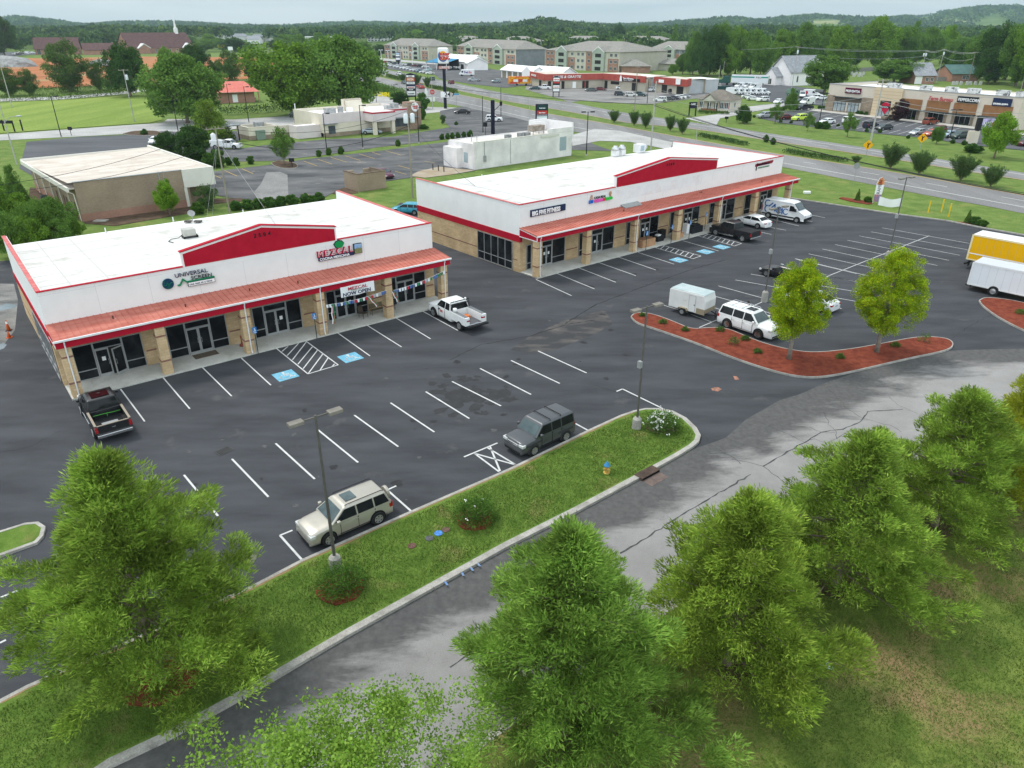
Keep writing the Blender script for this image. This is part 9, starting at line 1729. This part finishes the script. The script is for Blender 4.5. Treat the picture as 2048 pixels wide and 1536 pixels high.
far('suv',(.22,.045,.02),1860,249,28,'copper red off-roader parked facing the shop entrance',g1); far('sedan',SIL,1835,270,208,'silver sedan at the left of the near row before the shops',g1); far('sedan',(.42,.07,.03),1863,272,208,'orange red car beside the silver sedan',g1); far('hatch',(.40,.50,.58),1895,275,208,'pale blue hatchback behind the dark small tree',g1); far('wagon',(.03,.055,.045),1917,277,206,'dark green estate car with a bicycle rack',g1); far('suv',(.10,.02,.03),2050,292,200,'dark maroon suv at the right edge before the shops',g1); far('suv',MAR,1874,266,208,'dark red suv behind the orange red car',g1)
g2='cars at the shopping strip'
L2=[('sedan',TEAL,1069,180,170,'dark green car at the left end of the strip lot'),('pickup',WH,1088,179,-15,'white pickup at the left end of the strip lot'),('suv',BLK,1169,174,15,'black suv before the wall posters of the strip'),('sedan',(.10,.12,.12),1182,183,165,'grey green sedan near the middle of the strip lot'),('sedan',MAR,1201,181.5,-12,'maroon sedan beside the grey green one'),('pickup',WH,1219,175,170,'white pickup close to the strip under the black and white sign'),('suv',SIL,1231,177,-20,'grey suv between white pickup and white sedan'),('sedan',WH,1243,179,-12,'white sedan in the back row of the strip lot'),('suv',(.02,.035,.05),1241,192,-20,'dark blue suv, left of three in the middle of the strip lot'),('suv',(.60,.60,.58),1262,194,-20,'pale silver suv, middle of three in the strip lot'),('suv',TEAL,1281,193,-25,'dark teal suv, right of three in the strip lot'),('suv',WH,1300,183,165,'white suv parked below the gap between the red fascias'),('suv',WH,1320,204,170,'white suv at the front left of the diagonal row'),('sedan',DG,1334,202,165,'dark car right of the front white suv'),('sedan',(.03,.04,.07),1343,200,165,'second dark car in the diagonal row'),('sedan',WH,1351,199,165,'white car in the middle of the diagonal row'),('sedan',WH,1359,198,165,'white car fourth in the diagonal row'),('sedan',SIL,1368,196.5,165,'silver car at the right end of the diagonal row'),('suv',BLK,1348,187,10,'black suv at the door of the short red shop'),('suv',MAR,1383,186,-5,'dark maroon minivan below the grey workshop'),('sedan',DG,1419,184,170,'dark car at the grey workshop'),('pickup',BLK,1409,184,170,'black pickup beside the grey workshop')]
for a in L2: far(*a,g2)
g3='vehicles on the highway'; HD=-66
for a in [('suv',WH,798,150,HD+180,'white suv on the far carriageway left of the tenant sign'),('sedan',BLU,738,153,HD,'blue sedan on the near carriageway at the left'),('sedan',(.05,.08,.09),809,168,HD,'dark teal sedan on the near carriageway left of the tenant sign'),('pickup',RED,841,177,HD,'red pickup on the near carriageway right of the tenant sign'),('suv',(.04,.07,.06),864,161,HD+180,'dark green suv in the median gap'),('suv',(.16,.02,.03),902,168,HD+180,'dark red suv on the far carriageway'),('extcab',(.45,.48,.50),949,163,175,'silver pickup leaving the car wash'),('suv',(.28,.34,.36),993,166,160,'silver blue suv before the car wash bays')]: far(*a,g3)
g4='cars in the sales lot'
rs=random.Random(5)
for i in range(14):
 far('sedan' if i%3 else 'suv',[WH,WH,SIL,WH,(.5,.52,.55)][i%5],774+i*6.6,131+i*1.35,200,'pale car in the sales lot front row, %s from the left'%(ORD(i) if i<13 else 'last'),g4)
for i in range(9): far('suv' if i%2 else 'sedan',[(.3,.05,.03),DG,(.05,.06,.1),SIL,WH,DG,MAR,BLK,WH][i],771+i*10,126+i*1.2,20,'car in the sales lot back row, %s from the left'%ORD(i),g4)
far('sedan',(.20,.33,.42),840,144.5,200,'light blue car at the right end of the front row of the sales lot',g4); far('sedan',(.35,.50,.52),857,141.5,160,'pale aqua sedan before the blue canopy',g4)
g5='white service vans beside the chapel'
for i in range(6): far('van',WH,1524-i*11.5,190-i*.2,-35,'white service van in the row beside the chapel, %s from the right'%['first','second','third','fourth','fifth','sixth'][i],g5)
for i,(px,py) in enumerate([(1481,177),(1497,177),(1510,179)]): far('van',WH,px,py,-150,'white van parked behind the row of service vans, %s'%['left','middle','right'][i],g5)
for i,(px,py,k) in enumerate([(1496,197,'sedan'),(1507,201,'sedan'),(1525,203,'suv'),(1556,207,'sedan'),(1631,199,'suv'),(1643,200,'sedan')]): far(k,WH,px,py,[-30,-30,205,230,170,170][i],'white car on the van lot, '+['half hidden by the cream house roof','second from the cream house','with dark rear, right end of the near row','alone left of the conical tree','at the right beside the vans','farthest right beside the shop wall'][i],g5)
for i,(px,py,d) in enumerate([(1604,196,250),(1622,193,-40),(1614,210,215)]):
 v=far('van',WH,px,py,d,'white van with round red emblem right of the conical tree, '+['seen from behind','side on','front right nearest'][i],g5)
 m=MB(); m.lathe((-1.5,-1.03,1.3),[(.0001,-.03),(.55,-.03),(.55,0),(.0001,0)],14,axis='y'); m.lathe((-2.83,0,1.4),[(.0001,0),(.0001,0)],3) if False else None; m.build('emblem',m_crim,v)
far('van',(.12,.22,.15),1588,192,-30,'dark green van behind the conical tree'); far('sedan',DG,1598,207,205,'dark car behind the navy pickup')
far('sedan',BLK,925,228,172,'black sedan in the drive behind the restaurant'); far('suv',WH,988,243,3,'white suv beside the black pylon post'); far('coupe',(.40,.45,.50),744,268,2,'silver blue coupe under the restaurant drive-through canopy'); far('suv',DG,590,235,130,'dark suv half hidden behind the pale restaurant')
far('suv',(.02,.03,.06),493,192,5,'dark blue suv beside the red roofed kiosk'); far('sedan',MAR,498,199,3,'maroon sedan before the dark blue suv at the kiosk')
c=make_car('sedan',WH,1); x,y,_=G(312,287); place(c,x,y,-84,.03); label(c,'white sedan facing the camera in the office lot'); c=make_car('sedan',(.11,.02,.05),1); x,y,_=G(766,355); place(c,x,y,-48,.03); label(c,'maroon sedan parked behind the brick dumpster enclosure'); c=make_car('hatch',(.03,.30,.42),1); x,y,_=G(815,427); place(c,x,y,168,.03); label(c,'turquoise hatchback between the two strip malls')
c=make_car('extcab',WH,1,bump=m_blk); place_contacts(c,(477,299),(424,299),'right',.85,-2); c.location.z=.03; label(c,'white utility pickup with ladder body beside the dark evergreens'); m=MB(); m.box(-3.0,-.3,-1.0,1.0,.9,1.75); m.build('utility_body',paint(WH),c,bevel=.03); m=MB(); m.lathe((-2.4,.0,1.0),[(.5,0),(.5,1.8),(.1,2.1),(.0001,2.1)],14); m.build('tank',m_trimw,c,smooth=True)
for i,(px,py,k,cc) in enumerate([(38,110,'suv',DG),(44,108,'suv',BLK),(57,108,'van',WH),(66,107,'suv',WH),(30,109,'sedan',WH)]): far(k,cc,px,py,[10,10,5,5,190][i],'far vehicle in the church car park, '+['dark one','black one','white van','white suv at the right','white car at the left'][i],'vehicles in the church car park')
for i in range(14):
 u=rs.random(); far(rs.choice(['sedan','suv','van']),[WH,DG,SIL,BLK,MAR][i%5],548+i*5-i*i*.35+rs.uniform(-3,3) if i<8 else 505+i*5,[111,108,104,100,96,92,89,87][i] if i<8 else 108+rs.uniform(-3,3),120 if i%2 else -60,'tiny %s on the distant road, %s counted from the traffic lights'%(['white vehicle','dark vehicle','silver vehicle','black vehicle','maroon vehicle'][i%5],ORD(i%13)+(' farther' if i>12 else '')),'vehicles on the distant road')
# parcel truck, food trailer, semi-trailer
t=thing('parcel_truck','white parcel step van with purple and red lettering across the highway','truck'); m=MB(); m.prismY([(-3.9,.6),(3.0,.6),(3.9,.7),(3.95,1.3),(3.2,1.75),(2.7,3.1),(-3.9,3.1)],-1.15,1.15); m.build('body',paint(WH),t,bevel=.08)
for x in (-2.4,2.6):
 for sy in (-1,1): m=MB(); m.lathe((x,sy*1.05,.42),[(.2,-.12),(.42,-.12),(.42,.12),(.2,.12)],12,axis='y'); m.build('wheel',m_tyre,t)
m=MB(); m.prismY([(3.22,1.8),(2.82,2.9),(2.9,2.95),(3.32,1.82)],-1.0,1.0); m.build('windshield',m_wind,t); m=MB(); m.box(1.7,2.6,1.14,1.17,1.6,2.5).box(1.7,2.6,-1.17,-1.14,1.6,2.5); m.build('side_window',m_cglass,t)
x,y,_=G(934,152); place(t,x,y,172,.04); t2=thing('holder',None,None); text('Fed',1.45,.04,M('fx_purple',(.07,.02,.20)),t,(1.2,1.20,1.35),rot=(PI/2,0,PI),bold=.04); text('Ex',1.45,.04,M('fx_red',(.60,.03,.04)),t,(-1.25,1.20,1.35),rot=(PI/2,0,PI),bold=.04); bpy.data.objects.remove(t2)
t=thing('food_trailer','red and yellow food trailer beside the red fascia strip','trailer',G(1040,171),rad(8)); m=MB(); m.box(-5,4.5,-1.2,1.2,.8,3.6); m.build('body',M('food_red',(.50,.05,.02),(.75,.35,.03),s=.35,rough=.5,lo=.45,hi=.55),t); m=MB(); m.box(-4.5,4,-1.26,-1.2,2.6,3.3); m.build('banner',M('food_yellow',(.8,.5,.03),(.6,.08,.03),s=.8),t); m=MB(); m.box(-3,-1,-1.25,-1.2,1.5,2.5).box(1,3,-1.25,-1.2,1.5,2.5); m.build('serving_window',m_wht,t)
for x in (-1.5,2.5): m=MB(); m.lathe((x,-1.1,.45),[(.2,-.12),(.45,-.12),(.45,.12),(.2,.12)],12,axis='y'); m.build('wheel',m_tyre,t)
t,L=base_thing('semi_trailer','long white semi-trailer with a green stripe beside the chapel','trailer',(1461,171),(1535,173)); m=MB(); m.box(0,L,0,2.6,1.2,4.3); m.build('body',paint(WH),t,bevel=.05); m=MB(); m.box(.2,L*.62,-.02,0,3.2,3.7).box(L*.8,L-.2,-.02,0,3.2,3.7); m.build('stripe',M('trailer_teal',(.02,.28,.22)),t); text('R&L',.9,.02,m_dg,t,(L*.66,-.03,3.1),sx=1.4); m=MB(); m.box(L,L+.05,0,2.6,1.2,4.2); m.build('rear_door',M('door_greygreen',(.12,.16,.14),(.2,.3,.15),s=.6),t)
for x in (1.2,2.5,3.8): m=MB(); m.lathe((x,.2,.55),[(.2,-.2),(.52,-.2),(.52,.2),(.2,.2)],12,axis='y'); m.build('wheel',m_tyre,t)
t=thing('semi_tractor','dark green semi tractor at the left end of the white semi-trailer','truck',t.location,t.rotation_euler.z); m=MB(); m.prismY([(-6.5,.9),(-.5,.9),(-.5,3.8),(-3.2,3.7),(-3.9,2.4),(-6.3,2.0)],.1,2.5); m.build('cab',paint((.02,.09,.07)),t,bevel=.1)
for x in (-5.4,-1.6): m=MB(); m.lathe((x,.3,.52),[(.2,-.2),(.52,-.2),(.52,.2),(.2,.2)],12,axis='y'); m.build('wheel',m_tyre,t)
o=MB().box(-2.2,2.2,-1.1,1.1,0,2.0).build('dumpster',M('dumpster_green',(.02,.06,.055),rough=.6),bevel=.05); o.location=G(1447,183,.03); o.rotation_euler=(0,0,.1); tag(o,'dark green dumpster at the end of the grey workshop','dumpster')
# wet-looking air: faint haze box
hz=MB(); hz.box(-5200,6200,-60,6700,-1.1,185); o=hz.build('haze',[bpy.data.materials.new('haze')]); hm=o.data.materials[0]; hm.use_nodes=True; hn=hm.node_tree; hn.nodes.clear(); a=hn.nodes.new('ShaderNodeOutputMaterial'); b=hn.nodes.new('ShaderNodeVolumePrincipled'); b.inputs['Color'].default_value=(.62,.82,1,1); b.inputs['Density'].default_value=.000075; b.inputs['Anisotropy'].default_value=.2; hn.links.new(b.outputs[0],a.inputs['Volume']); o['kind']='stuff'; tag(o,'thin bluish haze filling the air','haze')
SC.cycles.volume_bounces=1
